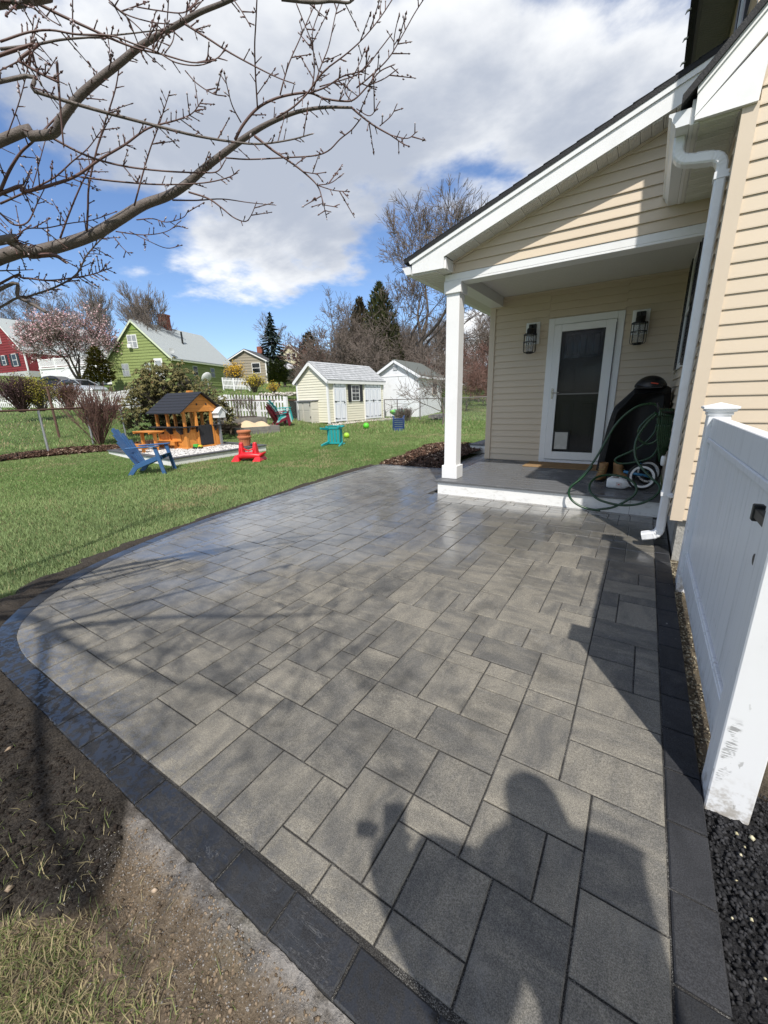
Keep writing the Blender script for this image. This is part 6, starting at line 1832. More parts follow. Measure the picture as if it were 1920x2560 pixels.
for s_ in (-1, 1):
    for x in (-1.42, 1.42):
        MB().lathe([(0, -.11), (.25, -.11), (.33, -.09), (.33, .09), (.25, .11), (0, .11)], 16, (x, s_ * .80, .33), 'y').build('wheel', M_RUBBER, dc)

# --- patio umbrella and table by the brown house
up_p = at_r(*q4(915, 640), 52.0)
um = thing('patio_umbrella', 'pale grey patio umbrella beside the clipped evergreens', 'umbrella', (up_p[0], up_p[1], up_p[2] - .6), 0)
MB().tube([(0, 0, 0), (0, 0, 2.75)], .05, 8).build('pole', M_METALBLK, um)
MB().lathe([(0, 2.75), (.6, 2.55), (1.35, 2.15), (1.38, 2.02), (1.33, 2.10), (.6, 2.5), (0, 2.7)], 8).build('canopy', shared_mat('grey_canvas', (.42, .42, .43), .8), um)
MB().box((-.8, -.5, .68), (.8, .5, .74)).box((-.6, -.3, 0), (-.52, -.22, .679)).box((.52, .22, 0), (.6, .3, .679)).build('table', M_METALBLK, um)
# ------------------------------------------------------------------ fences
M_PICKET = mat('white_picket_paint', (.76, .76, .76), .6, .04, 5, dirt=(.45, .42, .38), dscale=4, damount=.35)
pk = MB().prism([(-.042, 0, 0), (.042, 0, 0), (.042, 0, .88), (.022, 0, .90), (.042, 0, .94), (.030, 0, .985), (0, 0, 1.02), (-.030, 0, .985), (-.042, 0, .94), (-.022, 0, .90), (-.042, 0, .88)], (0, .022, 0)).mesh('picket', M_PICKET)
def picket_run(pts, label, step=.165):
    pts = [np.array(p, float) for p in pts]
    f = thing('picket_fence', label, 'fence', (pts[0][0], pts[0][1], pts[0][2]))
    inv = wm(f).inverted()
    for p, q in zip(pts[:-1], pts[1:]):
        d = q - p; L = hypot(d[0], d[1]); rz = atan2(d[1], d[0])
        n = int(L / step)
        for k in range(n):
            s_ = (k + .5) / n; c = p + d * s_
            o = inst('picket', pk, f, c - pts[0], rz)
        nv = np.array([-d[1], d[0], 0]) / L * .03
        for z in (.30, .76):
            MB().bar(p + nv + (0, 0, z), q + nv + (0, 0, z), .035, .085).build('rail', M_PICKET, f, world=True)
        m = max(1, int(L / 2.4))
        for k in range(m + 1):
            c = p + d * (k / m) + nv * 2.2
            MB().box((c[0] - .055, c[1] - .055, c[2] - .3), (c[0] + .055, c[1] + .055, c[2] + 1.0)).build('fence_post', M_PICKET, f, world=True)
    return f
def fz(px, r):
    p = at_r(*px, r); return np.array([p[0], p[1], p[2]])
picket_run([fz(q8(-20, 655), 38.0), fz(q8(1240, 660), 32.0), fz(q8(1645, 690), 28.5), fz(q1(480, 1150), 26.0)], 'white picket fence along the driveway left of the rhododendron')
picket_run([fz(q3(1190, 290), 24.0), fz(q4(45, 1100), 21.9), fz(q4(490, 1120), 20.7), fz(q4(870, 1140), 19.9)], 'white picket fence behind the raised bed and stacked chairs')
picket_run([fz(q4(-10, 725), 43.0), fz(q4(140, 735), 42.0), fz(q4(350, 740), 41.0)], 'short white picket fence in front of the brown house')

# chain-link: rusty pipe rail, posts, wire mesh
M_RUST = mat('rusty_pipe', (.115, .060, .042), .75, .35, 14, .3, 60)
M_GALV = MATS['galvanised']
t = NT('wire_mesh')
M_WIRE = t.set(col=(.30, .31, .30), rough=.5, metal=.5) or t.m
M_WIRE = t.m
def wire(par, p, q, z0a, z0b, h, cell=.09, w=.0025):
    """diamond mesh between p and q as thin crossed strips"""
    p = np.array(p, float)[:2]; q = np.array(q, float)[:2]
    L = np.linalg.norm(q - p); n = int(L / cell)
    V, F = [], []
    def P3(s_, z): 
        c = p + (q - p) * (s_ / L); return (c[0], c[1], (z0a + (z0b - z0a) * s_ / L) + z)
    for k in range(-int(h / cell) - 1, n + 1):
        for sg in (1, -1):
            s0 = k * cell; s1 = s0 + h
            a, b = (s0, 0.0), (s1, h)
            if a[0] < 0: a = (0.0, -s0)
            if b[0] > L: b = (L, L - s0)
            if a[0] >= b[0]: continue
            za, zb_ = (a[1], b[1]) if sg > 0 else (h - a[1], h - b[1])
            i = len(V)
            V += [P3(a[0], za - w), P3(b[0], zb_ - w), P3(b[0], zb_ + w), P3(a[0], za + w)]
            F.append((i, i + 1, i + 2, i + 3))
    o = np_obj('wire_mesh', V, F, M_WIRE, parent=par, world=True)
    o['kind'] = 'stuff'
cf = thing('chain_link_fence', 'chain-link fence with rusty top rail along the mulch bed', 'fence', (-13.8, 4.3, .15))
RAIL = 1.20
line = [np.array(at_r(-60, 1030, 13.4))[:2], np.array(at_r(*q8(525, 690), 14.5))[:2], np.array(at_r(*q8(1659, 630), 18.0))[:2], np.array(at_r(*q3(1230, 120), 19.5))[:2], np.array(at_r(*q4(1000, 890), 20.6))[:2]]
zz_ = [at_r(-60, 1030, 13.4)[2], at_r(*q8(525, 690), 14.5)[2], at_r(*q8(1659, 632), 18.0)[2], at_r(*q3(1230, 122), 19.5)[2], at_r(*q4(1000, 888), 20.6)[2]]
MB().tube([(*a_, z_) for a_, z_ in zip(line, zz_)], .024, 8).build('top_rail', M_RUST, cf, world=True)
for a_, b_, za, zb_ in zip(line[:-1], line[1:], zz_[:-1], zz_[1:]):
    ga, gb = tz(*a_), tz(*b_)
    wire(cf, a_, b_, ga + .03, gb + .03, min(za - ga, zb_ - gb) - .02, .085)
for a_, z_, m_ in ((line[0], zz_[0], M_GALV), (line[1], zz_[1], M_GALV), ((line[1] + line[2]) / 2, (zz_[1] + zz_[2]) / 2, M_GALV), (line[2], zz_[2], M_GALV), (line[3], zz_[3], M_GALV), (line[4], zz_[4], M_GALV)):
    MB().tube([(a_[0], a_[1], tz(*a_) - .1), (a_[0], a_[1], z_ - .02)], .030, 8).build('fence_post', m_, cf, world=True)
p = at_r(*q8(830, 1105), 19.6); tp = at_r(*q8(625, 385), 19.6)
cpz = thing('clothes_pole', 'rusty T-shaped clothes pole beyond the chain-link fence', 'clothes pole', (p[0], p[1], tz(p[0], p[1])), radians(-8))
hgt = tp[2] - tz(p[0], p[1])
MB().tube([(0, 0, -.1), (0, 0, hgt)], .042, 10).build('pole', M_RUST, cpz)
MB().box((-.42, -.025, hgt), (.42, .025, hgt + .04)).build('crossbar', M_RUST, cpz)
cf2 = thing('chain_link_fence', 'grey chain-link fence in front of the white outbuilding', 'fence', (-11.5, 19.9, .25))
l2 = [np.array(at_r(*q5(1080, 487), 23.2))[:2], np.array(at_r(*q5(1215, 487), 22.4))[:2], np.array(at_r(*q5(1452, 487), 21.6))[:2], np.array(at_r(*q5(1700, 488), 21.0))[:2], np.array(at_r(1330, 985, 20.5))[:2]]
z2 = [1.27, 1.26, 1.26, 1.26, 1.26]
MB().tube([(*a_, z_) for a_, z_ in zip(l2, z2)], .024, 8).build('top_rail', shared_mat('dull_pipe', (.16, .15, .145), .6), cf2, world=True)
for a_, b_, za, zb_ in zip(l2[:-1], l2[1:], z2[:-1], z2[1:]):
    wire(cf2, a_, b_, tz(*a_) + .03, tz(*b_) + .03, min(za - tz(*a_), zb_ - tz(*b_)) - .02, .085)
for a_, z_ in zip(l2, z2):
    MB().tube([(a_[0], a_[1], tz(*a_) - .1), (a_[0], a_[1], z_ + .02)], .030, 8).build('fence_post', MATS['dull_pipe'], cf2, world=True)
# ------------------------------------------------------------------ vegetation
M_BARK = mat('grey_bark', (.115, .095, .080), .9, .3, 6, .5, 30, stretch=(3, 3, .6))
M_TWIG = mat('brown_twigs', (.150, .120, .102), .9, .25, 1.2)
M_TWIGR = mat('reddish_twigs', (.165, .092, .074), .9, .3, 1.5)
M_TWIGG = mat('grey_twigs', (.185, .155, .135), .9, .25, 1.2)
M_LEAF = attr_mat('foliage', .6, .3, .15)
def seg_mesh(P0, P1, r0, r1, n=3):
    P0 = np.asarray(P0, float); P1 = np.asarray(P1, float); r0 = np.asarray(r0, float); r1 = np.asarray(r1, float)
    d = P1 - P0; L = np.linalg.norm(d, axis=1)[:, None] + 1e-9; d = d / L
    ref = np.where(np.abs(d[:, 2:3]) > .9, np.array([[1., 0, 0]]), np.array([[0, 0, 1.]]))
    a = np.cross(d, ref); a /= np.linalg.norm(a, axis=1)[:, None]; b = np.cross(d, a)
    t_ = 2 * pi * np.arange(n) / n
    ring = a[:, None, :] * np.cos(t_)[None, :, None] + b[:, None, :] * np.sin(t_)[None, :, None]
    V = np.concatenate([P0[:, None] + ring * r0[:, None, None], P1[:, None] + ring * r1[:, None, None]], 1)
    k = np.arange(n)
    f = np.stack([k, (k + 1) % n, n + (k + 1) % n, n + k], 1)
    F = (np.arange(len(P0)) * 2 * n)[:, None, None] + f[None]
    return V.reshape(-1, 3), F.reshape(-1, 4)
class Grow:
    def __init__(s, seed, levels=5, kids=(3, 4), ratio=(.55, .78), angle=(22, 55), curl=.22, up=.10, rmin=.012, rk=.58, nseg=4):
        s.r = random.Random(seed); s.seg = []; s.tips = []
        s.levels, s.kids, s.ratio, s.angle, s.curl, s.up, s.rmin, s.rk, s.nseg = levels, kids, ratio, angle, curl, up, rmin, rk, nseg
    def branch(s, p, d, L, r, lev):
        R = s.r; p = Vector(p); d = Vector(d).normalized()
        st = []
        n = s.nseg if lev < s.levels - 1 else 3
        for i in range(n):
            d = (d + Vector((R.gauss(0, 1), R.gauss(0, 1), R.gauss(0, 1))) * s.curl * (.35 if lev == 0 else .6) + Vector((0, 0, s.up * (.5 if lev else .2)))).normalized()
            q = p + d * (L / n)
            ra = r * (1 - .45 * i / n); rb = r * (1 - .45 * (i + 1) / n)
            s.seg.append((lev, p.copy(), q.copy(), max(ra, s.rmin), max(rb, s.rmin * .8)))
            p = q; st.append((p.copy(), d.copy(), rb))
        if lev >= s.levels:
            s.tips.append(p.copy()); return
        k = R.randint(*s.kids)
        for j in range(k):
            i = n - 1 if j == 0 else R.randrange(1 if lev else max(1, n // 2 - 1), n)
            q, dd, rr_ = st[i]
            an = radians(R.uniform(*s.angle)) * (.45 if j == 0 else 1)
            ax = dd.orthogonal().normalized()
            ax.rotate(Matrix.Rotation(R.uniform(0, 2 * pi), 3, dd))
            nd = dd.copy(); nd.rotate(Matrix.Rotation(an, 3, ax))
            s.branch(q, nd, L * R.uniform(*s.ratio), max(rr_ * R.uniform(s.rk - .1, s.rk + .12), s.rmin), lev + 1)
    def meshes(s, trunk_levels=1):
        out = []
        for sel, n in ((lambda l: l <= trunk_levels, 6), (lambda l: l > trunk_levels, 3)):
            q = [x for x in s.seg if sel(x[0])]
            out.append(seg_mesh([x[1] for x in q], [x[2] for x in q], [x[3] for x in q], [x[4] for x in q], n) if q else None)
        return out
TREE_MESH = {}
def bare_tree(key, seed, H_, rad, m_twig=M_TWIG, lean=(0, 0), first=.42, **k):
    g = Grow(seed, **k)
    g.branch((0, 0, -.3), (lean[0], lean[1], 1), H_ * first, rad, 0)
    zmax = max(x[2].z for x in g.seg)
    f = H_ / zmax
    g.seg = [(l, a * f, b * f, r0, r1) for l, a, b, r0, r1 in g.seg]; g.tips = [t_ * f for t_ in g.tips]
    (tv, tf), (cv, cf_) = g.meshes()
    TREE_MESH[key] = (np_mesh('trunk', tv, tf, M_BARK, smooth=True), np_mesh('crown', cv, cf_, m_twig))
    return g
def plant_tree(key, name, label, x, y, rz=0, sc=1.0, group=None, z=None):
    t_ = thing(name, label, 'tree', (x, y, (tz(x, y) if z is None else z)), rz, group)
    t_.scale = (sc, sc, sc)
    for nm, me_ in zip(('trunk', 'crown'), TREE_MESH[key]):
        o = bpy.data.objects.new(nm, me_); COL.objects.link(o); o.parent = t_
    return t_
def quads(C, N, U, w, h):
    """leaf quads: centres C, long axis U, width axis from N x U"""
    S = np.cross(N, U); S /= (np.linalg.norm(S, axis=1)[:, None] + 1e-9)
    w = np.broadcast_to(np.asarray(w, float), (len(C),))[:, None]; h = np.broadcast_to(np.asarray(h, float), (len(C),))[:, None]
    V = np.stack([C - U * h * .5, C + S * w * .5, C + U * h * .5, C - S * w * .5], 1).reshape(-1, 3)
    F = np.arange(len(C) * 4).reshape(-1, 4)
    return V, F
def unit(n, rs):
    v = rs.normal(size=(n, 3)); return v / np.linalg.norm(v, axis=1)[:, None]

g = bare_tree('big_a', 3, 16.5, .34, levels=6, kids=(3, 5), rmin=.016, curl=.26, angle=(18, 48), first=.34)
g = bare_tree('big_b', 8, 11.5, .26, levels=6, kids=(3, 4), rmin=.016, curl=.28, angle=(20, 55), lean=(-.25, 0), first=.36)
g = bare_tree('mid', 21, 9.0, .16, levels=5, kids=(3, 5), rmin=.014, curl=.3, angle=(25, 60), first=.3)
g = bare_tree('mid2', 27, 8.0, .15, levels=5, kids=(3, 5), rmin=.014, curl=.25, angle=(18, 45), first=.3, m_twig=M_TWIGG)
g = bare_tree('upright', 33, 10.0, .18, levels=5, kids=(4, 5), rmin=.014, curl=.16, angle=(14, 36), up=.2, first=.28, m_twig=M_TWIGG)
g = bare_tree('brush', 41, 4.2, .06, levels=4, kids=(4, 6), rmin=.012, curl=.35, angle=(25, 70), first=.25)
g = bare_tree('brush_red', 47, 4.0, .05, levels=4, kids=(4, 6), rmin=.011, curl=.35, angle=(22, 65), first=.22, m_twig=M_TWIGR)
def at_px(x, r):
    p = at_r(x, 990, r); return p[0], p[1]
x, y = at_px(1040, 40); plant_tree('big_a', 'bare_tree', 'tallest bare tree, rising behind the porch eave', x, y, radians(40), 1.07)
x, y = at_px(1000, 37); plant_tree('big_b', 'bare_tree', 'bare tree leaning left beside the tallest one', x, y, radians(-30), 1.08)
x, y = at_px(560, 52); plant_tree('upright', 'bare_tree', 'slender bare tree rising in front of the brown house', x - .5, y - 6, radians(20), 1.02)
x, y = at_px(852, 31); plant_tree('mid', 'bare_tree', 'bare wide-branching tree right above the cream shed roof', x, y, radians(75), .86)
x, y = at_px(700, 66); plant_tree('mid2', 'bare_tree', 'grey bare tree just right of the spruce', x, y, 0, 1.15)
x, y = at_px(300, 76); plant_tree('upright', 'bare_tree', 'upright bare tree behind the green house ridge', x, y, 1.0, 1.25)
x, y = at_px(362, 80); plant_tree('upright', 'bare_tree', 'bare tree left of the brick chimney', x, y, 2.1, 1.2)
x, y = at_px(150, 80); plant_tree('big_b', 'bare_tree', 'tall bare tree behind the pink magnolia', x, y, 1.5, 1.12)
x, y = at_px(45, 88); plant_tree('big_a', 'bare_tree', 'tall bare tree behind the red house roof', x, y, 2.4, .88)
x, y = at_px(240, 84); plant_tree('mid2', 'bare_tree', 'bare tree between magnolia and green house', x, y, .7, 1.45)
x, y = at_px(-20, 78); plant_tree('upright', 'bare_tree', 'bare tree at the far left edge', x, y, .2, 1.25)
rw = random.Random(5)
for k in range(24):
    px = 752 + (k + rw.uniform(-.3, .3)) * 15.5
    r = rw.uniform(42, 66)
    x, y = at_px(px, r)
    if hypot(x + 41, y - 41) < 9: continue
    plant_tree(['mid', 'mid2', 'mid', 'upright'][k % 4], 'bare_tree', 'bare tree among the woods behind the sheds', x, y, rw.uniform(0, 6), rw.uniform(.72, 1.0) * (1.0 if px > 880 else .70), 'woods behind the sheds')
for k in range(46):
    px = 775 + (k + rw.uniform(-.4, .4)) * 10.8
    r = rw.uniform(26, 42)
    x, y = at_px(px, r)
    if -15.2 < x < -9 and 14 < y < 25.5: continue
    red = px > 1130
    plant_tree('brush_red' if (red or k % 5 == 0) else 'brush', 'brush_thicket', 'reddish brush right of the porch post' if red else 'bare brown brush behind the sheds', x, y, rw.uniform(0, 6), rw.uniform(.8, 1.35), 'reddish brush' if red else 'brown brush')
# trees that carry the woods on beyond the frame's edge and the gaps
for k in range(10):
    x, y = at_px(1180 + 16 * k, rw.uniform(44, 60))
    plant_tree(['mid', 'mid2'][k % 2], 'bare_tree', 'bare tree behind the reddish brush', x, y, rw.uniform(0, 6), rw.uniform(.8, 1.1), 'trees behind the reddish brush')

# small fruit tree by the white outbuilding
bare_tree('fruit', 55, 3.1, .055, levels=4, kids=(4, 5), rmin=.009, curl=.3, angle=(35, 75), first=.3, m_twig=M_TWIGG)
x, y = at_px(1106, 18.6)
plant_tree('fruit', 'fruit_tree', 'small bare spreading tree in front of the white outbuilding', x, y, 1.2, 1.0)

# conifers
def conifer(name, label, x, y, H_, R0, cols, seed, tiers=26, per=70, droop=.35, leaf=(.5, .16), power=1.0, z=None, trunk=.16):
    rs = np.random.RandomState(seed)
    t_ = thing(name, label, 'tree', (x, y, tz(x, y) if z is None else z))
    MB().tube([(0, 0, -.2), (0, 0, H_ * .97)], [trunk, .02], 7).build('trunk', M_BARK, t_)
    C, N_, U_q, CL = [], [], [], []
    for k in range(tiers):
        f = k / (tiers - 1)
        z_ = H_ * (.06 + .93 * f)
        rad = R0 * (1 - f) ** power * ((.85 + .3 * rs.rand()) if tiers < 40 else (.93 + .14 * rs.rand())) + .05
        n = max(5, int(per * (1 - f) + 6))
        a = rs.uniform(0, 2 * pi, n); s_ = rad * np.sqrt(rs.uniform(.15, 1, n)) * (1 + (.18 * np.sin(a * 3 + k) if tiers < 40 else .22 * np.sin(a * 5 + 9 * f) * np.sin(a * 2 + 4 * f)))
        P = np.stack([s_ * np.cos(a), s_ * np.sin(a), z_ - droop * s_ + rs.normal(0, .05 * H_ / tiers * 2, n)], 1)
        out = np.stack([np.cos(a), np.sin(a), -droop + rs.normal(0, .25, n)], 1); out /= np.linalg.norm(out, axis=1)[:, None]
        if tiers >= 40:
            out = np.stack([.45 * np.cos(a), .45 * np.sin(a), rs.normal(.8, .35, n)], 1); out /= np.linalg.norm(out, axis=1)[:, None]
            N_.append(np.stack([np.cos(a), np.sin(a), np.zeros(n)], 1) + unit(n, rs) * .5)
        else:
            N_.append(unit(n, rs) * .5 + np.array([0, 0, 1.0]))
        C.append(P); U_q.append(out)
        c0 = np.array(cols[0])[None]; c1 = np.array(cols[1])[None]; f_ = np.clip(rs.rand(n, 1), 0, 1)
        CL.append(c0 * (1 - f_) + c1 * f_)
    C = np.concatenate(C); N_ = np.concatenate(N_); Uq = np.concatenate(U_q); CL = np.concatenate(CL)
    V, F = quads(C, N_, Uq, leaf[1] * rs.uniform(.7, 1.3, len(C)), leaf[0] * rs.uniform(.7, 1.3, len(C)))
    np_obj('crown', V, F, M_LEAF, np.repeat(CL, 4, 0), parent=t_)
    return t_
x, y = at_px(693, 60); conifer('spruce', 'dark blue-green spruce behind the brown house', x, y, 8.6, 2.9, ((.018, .032, .026), (.045, .068, .058)), 4, 24, 120, .30, (.95, .30), 1.0)
x, y = at_px(955, 36); conifer('cedar', 'big dark evergreen behind the sheds', x, y, 9.0, 2.5, ((.030, .040, .014), (.110, .115, .045)), 6, 120, 110, -.1, (.45, .15), .62)
x, y = at_px(908, 39); conifer('cedar', 'second evergreen, brownish, left of the big dark one', x, y, 8.2, 2.1, ((.036, .032, .018), (.125, .100, .060)), 9, 110, 85, -.1, (.45, .15), .62)
x, y = at_px(782, 44); conifer('cedar', 'low dark evergreen left above the shed roof', x, y, 5.4, 2.0, ((.022, .028, .016), (.07, .06, .035)), 19, 80, 70, -.1, (.4, .17), .55)
for k, (px, lab) in enumerate(((682, 'left of the three clipped evergreen columns by the brown house'), (697, 'middle of the three clipped evergreen columns by the brown house'), (712, 'right of the three clipped evergreen columns by the brown house'))):
    bp = at_r(px, 959, 46.0)
    conifer('arborvitae', lab, bp[0], bp[1], 2.6, .52, ((.030, .050, .010), (.085, .105, .022)), 60 + k, 20, 110, -.5, (.28, .11), .55, z=bp[2] - .1)
bp = at_r(*q2(1400, 1080), 46.5)
conifer('evergreen_shrub', 'conical olive evergreen shrub left of the green house', bp[0], bp[1], 3.5, 1.25, ((.040, .042, .008), (.135, .120, .025)), 71, 26, 170, -.35, (.34, .15), .55, z=bp[2] - .4)

# magnolia in flower
g = Grow(77, levels=5, kids=(3, 5), rmin=.02, curl=.25, angle=(25, 60), ratio=(.6, .8))
for k in range(4):
    a = 2 * pi * k / 4 + .4
    g.branch((.1 * cos(a), .1 * sin(a), -.2), (.55 * cos(a), .55 * sin(a), 1), 2.5, .13, 0)
zm = max(x[2].z for x in g.seg); f_ = 6.8 / zm
g.seg = [(l, a * f_, b * f_, r0, r1) for l, a, b, r0, r1 in g.seg]; g.tips = [t_ * f_ for t_ in g.tips]
bp = at_r(*q2(1100, 1010), 50.0)
mg = thing('magnolia_tree', 'pink flowering magnolia between the red and green houses', 'tree', (bp[0], bp[1], bp[2] - .2), .6)
(tv, tf), (cv, cf_) = g.meshes()
np_obj('trunk', tv, tf, M_BARK, smooth=True, parent=mg); np_obj('branches', cv, cf_, M_TWIGG, parent=mg)
rs = np.random.RandomState(3)
tips = np.array([tuple(t_) for t_ in g.tips] + [tuple(x[2]) for x in g.seg if x[0] >= 3])
NB = 9000
idx = rs.randint(0, len(tips), NB)
C = tips[idx] + rs.normal(0, .13, (NB, 3))
V, F = quads(C, unit(NB, rs), unit(NB, rs), rs.uniform(.07, .13, NB), rs.uniform(.10, .18, NB))
f_ = rs.rand(NB, 1)
cl = np.array([[.46, .21, .24]]) * f_ + np.array([[.76, .62, .62]]) * (1 - f_)
o = np_obj('blossom', V, F, M_LEAF, np.repeat(cl, 4, 0), parent=mg); o['kind'] = 'stuff'

# twiggy shrubs
def shrub(name, label, x, y, H_, R0, seed, m, stems=26, z=None, leaf=None, rmin=.006, spread=.5, group=None):
    g = Grow(seed, levels=2, kids=(3, 5), rmin=rmin, curl=.18, angle=(10, 32), up=.16, ratio=(.45, .7), nseg=4)
    R = random.Random(seed)
    for k in range(stems):
        a = R.uniform(0, 2 * pi); s_ = R.uniform(.05, 1)
        g.branch((.10 * R0 * s_ * cos(a), .10 * R0 * s_ * sin(a), -.05), (spread * s_ * cos(a), spread * s_ * sin(a), 1), H_ * R.uniform(.55, .78), rmin * 2.2, 0)
    t_ = thing(name, label, 'shrub', (x, y, tz(x, y) if z is None else z), 0, group)
    f0 = H_ / max(x[2].z for x in g.seg)
    g.seg = [(l, a * f0, b * f0, r0, r1) for l, a, b, r0, r1 in g.seg]; g.tips = [v * f0 for v in g.tips]
    q = g.seg
    V, F = seg_mesh([x[1] for x in q], [x[2] for x in q], [x[3] for x in q], [x[4] for x in q], 3)
    np_obj('stems', V, F, m, parent=t_)
    if leaf:
        rs = np.random.RandomState(seed)
        tp = np.array([tuple(v) for v in g.tips]); n = leaf[0]
        C = tp[rs.randint(0, len(tp), n)] + rs.normal(0, leaf[3], (n, 3))
        C[:, 2] = np.maximum(C[:, 2], .1)
        V, F = quads(C, unit(n, rs), unit(n, rs), leaf[2] * rs.uniform(.6, 1.2, n), leaf[2] * 1.6 * rs.uniform(.6, 1.2, n))
        f_ = rs.rand(n, 1); cl = np.array([leaf[1][0]]) * f_ + np.array([leaf[1][1]]) * (1 - f_)
        o = np_obj('leaves', V, F, M_LEAF, np.repeat(cl, 4, 0), parent=t_)
    return t_
p = gz(q8(1330, 1180))
shrub('upright_shrub', 'bare upright shrub with reddish tips in the mulch bed by the fence', p[0] - .2, p[1] + .2, 1.95, 1.0, 12, M_TWIGR, 52, rmin=.0075, spread=.62)
p = at_r(*q8(290, 640), 27.0)
shrub('dark_shrub', 'dark maroon bare shrub at the left before the picket fence', p[0], p[1], 1.85, 1.6, 14, mat('maroon_twigs', (.075, .040, .040), .9, .3), 80, z=p[2] - .25, rmin=.010, spread=.85, leaf=(1500, ((.06, .025, .03), (.10, .05, .045)), .05, .16))
p = at_r(*q8(560, 600), 27.0)
shrub('yellow_green_shrub', 'yellow-green budding shrub behind the rusty clothes pole', p[0], p[1], 1.55, 1.4, 15, M_TWIG, 60, z=p[2] - .35, rmin=.009, spread=.85, leaf=(3600, ((.22, .20, .03), (.34, .29, .06)), .055, .16))
p = at_r(*q8(950, 600), 27.5)
shrub('russet_shrub', 'russet bare shrub right of the yellow-green one', p[0], p[1], 1.6, 1.5, 16, M_TWIGR, 70, z=p[2] - .3, rmin=.009, spread=.75)
p = at_r(*q4(160, 620), 44.0)
shrub('forsythia', 'golden forsythia at the corner of the green house', p[0], p[1], 2.4, 1.0, 17, M_TWIG, 40, z=p[2] - .6, rmin=.012, spread=.55, leaf=(1500, ((.62, .36, .02), (.75, .50, .04)), .08, .14))
p = at_r(*q4(420, 750), 39.0)
shrub('forsythia', 'yellow-green shrub at the end of the short picket fence', p[0], p[1], 1.6, 1.1, 18, M_TWIG, 40, z=p[2] - .2, rmin=.011, spread=.8, leaf=(1300, ((.40, .32, .02), (.55, .42, .04)), .07, .16))
p = at_r(*q4(690, 770), 36.0)
shrub('forsythia', 'low golden shrub on the slope below the clipped evergreens', p[0], p[1], .8, .8, 19, M_TWIG, 30, z=p[2] - .1, rmin=.010, spread=.9, leaf=(700, ((.50, .34, .03), (.60, .42, .05)), .06, .14))
p = at_r(*q4(150, 1090), 17.6)
for k in range(5):
    c_ = Aq + (Bq - Aq) * (k + .5) / 5 + nrm * .6
    shrub('bed_stalks', 'bunch of bare brown stalks in the raised bed', c_[0], c_[1], 1.05 + .3 * (k % 2), .5, 80 + k, M_TWIG, 9, z=zt_, rmin=.006, spread=.4, group='stalks in the raised bed')
for k in range(6):
    c_ = at_r(*q5(1230 + 24 * k, 660), 21.3)
    shrub('dry_stalks', 'dry tan stalks at the foot of the grey wire fence', c_[0], c_[1], .75, .5, 90 + k, M_TWIGG, 12, rmin=.006, spread=.6, group='dry stalks along the wire fence')

# rhododendron: whorls of drooping leaves over a lobed mound
def rhodo(x, y, z):
    rs = np.random.RandomState(9)
    t_ = thing('rhododendron', 'big rhododendron with drooping olive leaves behind the playhouse', 'shrub', (x, y, z))
    lobes = [(0, 0, 1.35, 1.55, 1.55), (-1.2, -.3, .95, 1.1, 1.1), (1.25, .2, .95, 1.15, 1.0), (.4, -.5, 1.75, 1.05, .9), (-.6, .2, 1.95, .9, .8), (1.9, .3, .7, .8, .75), (-1.6, -.3, .55, .8, .7)]
    C, Uq, N_, CL, W_q = [], [], [], [], []
    for (lx, ly, lz, lr, lh) in lobes:
        n = int(190 * lr)
        d = unit(n, rs); d[:, 2] = np.abs(d[:, 2]) * 1.0 - .25
        d /= np.linalg.norm(d, axis=1)[:, None]
        k_ = rs.uniform(.72, 1.05, n)[:, None]
        P = np.array([lx, ly, lz]) + d * np.array([lr, lr, lh]) * k_
        for p, dd, kk in zip(P, d, k_[:, 0]):
            if p[2] < .1: continue
            nl = rs.randint(6, 10)
            a = rs.uniform(0, 2 * pi) + 2 * pi * np.arange(nl) / nl
            drop = rs.uniform(.5, 1.3)
            base_ = np.stack([np.cos(a), np.sin(a), np.full(nl, -drop)], 1); base_ /= np.linalg.norm(base_, axis=1)[:, None]
            Ln = rs.uniform(.13, .2)
            C.append(p + base_ * Ln * .5); Uq.append(base_)
            up_n = np.stack([np.cos(a) * drop, np.sin(a) * drop, np.ones(nl)], 1); N_.append(up_n)
            f_ = rs.rand(nl, 1) * .6 + rs.rand() * .4
            CL.append(np.array([[.038, .046, .013]]) * (1 - f_) + np.array([[.190, .160, .060]]) * f_)
            W_q.append(np.full(nl, Ln))
    C = np.concatenate(C); Uq = np.concatenate(Uq); N_ = np.concatenate(N_); CL = np.concatenate(CL); Lq_ = np.concatenate(W_q)
    V, F = quads(C, N_, Uq, Lq_ * .36, Lq_)
    np_obj('leaves', V, F, M_LEAF, np.repeat(CL, 4, 0), parent=t_)
    g = Grow(5, levels=3, kids=(3, 4), rmin=.012, curl=.2, angle=(20, 50))
    for k in range(7):
        a = k * .9; g.branch((.15 * cos(a), .1 * sin(a), 0), (.8 * cos(a), .5 * sin(a), .9), 1.0, .04, 0)
    V, F = seg_mesh([x[1] for x in g.seg], [x[2] for x in g.seg], [x[3] for x in g.seg], [x[4] for x in g.seg], 4)
    np_obj('stems', V, F, M_BARK, parent=t_)
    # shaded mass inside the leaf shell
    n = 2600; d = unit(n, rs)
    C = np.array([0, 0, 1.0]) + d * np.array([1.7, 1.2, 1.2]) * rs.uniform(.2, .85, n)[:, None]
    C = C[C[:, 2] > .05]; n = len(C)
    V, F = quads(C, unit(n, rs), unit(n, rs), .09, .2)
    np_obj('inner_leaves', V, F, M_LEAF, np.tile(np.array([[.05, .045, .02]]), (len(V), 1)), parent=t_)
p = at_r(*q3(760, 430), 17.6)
rhodo(p[0] + .15, p[1] + .1, tz(p[0], p[1]) - .05)

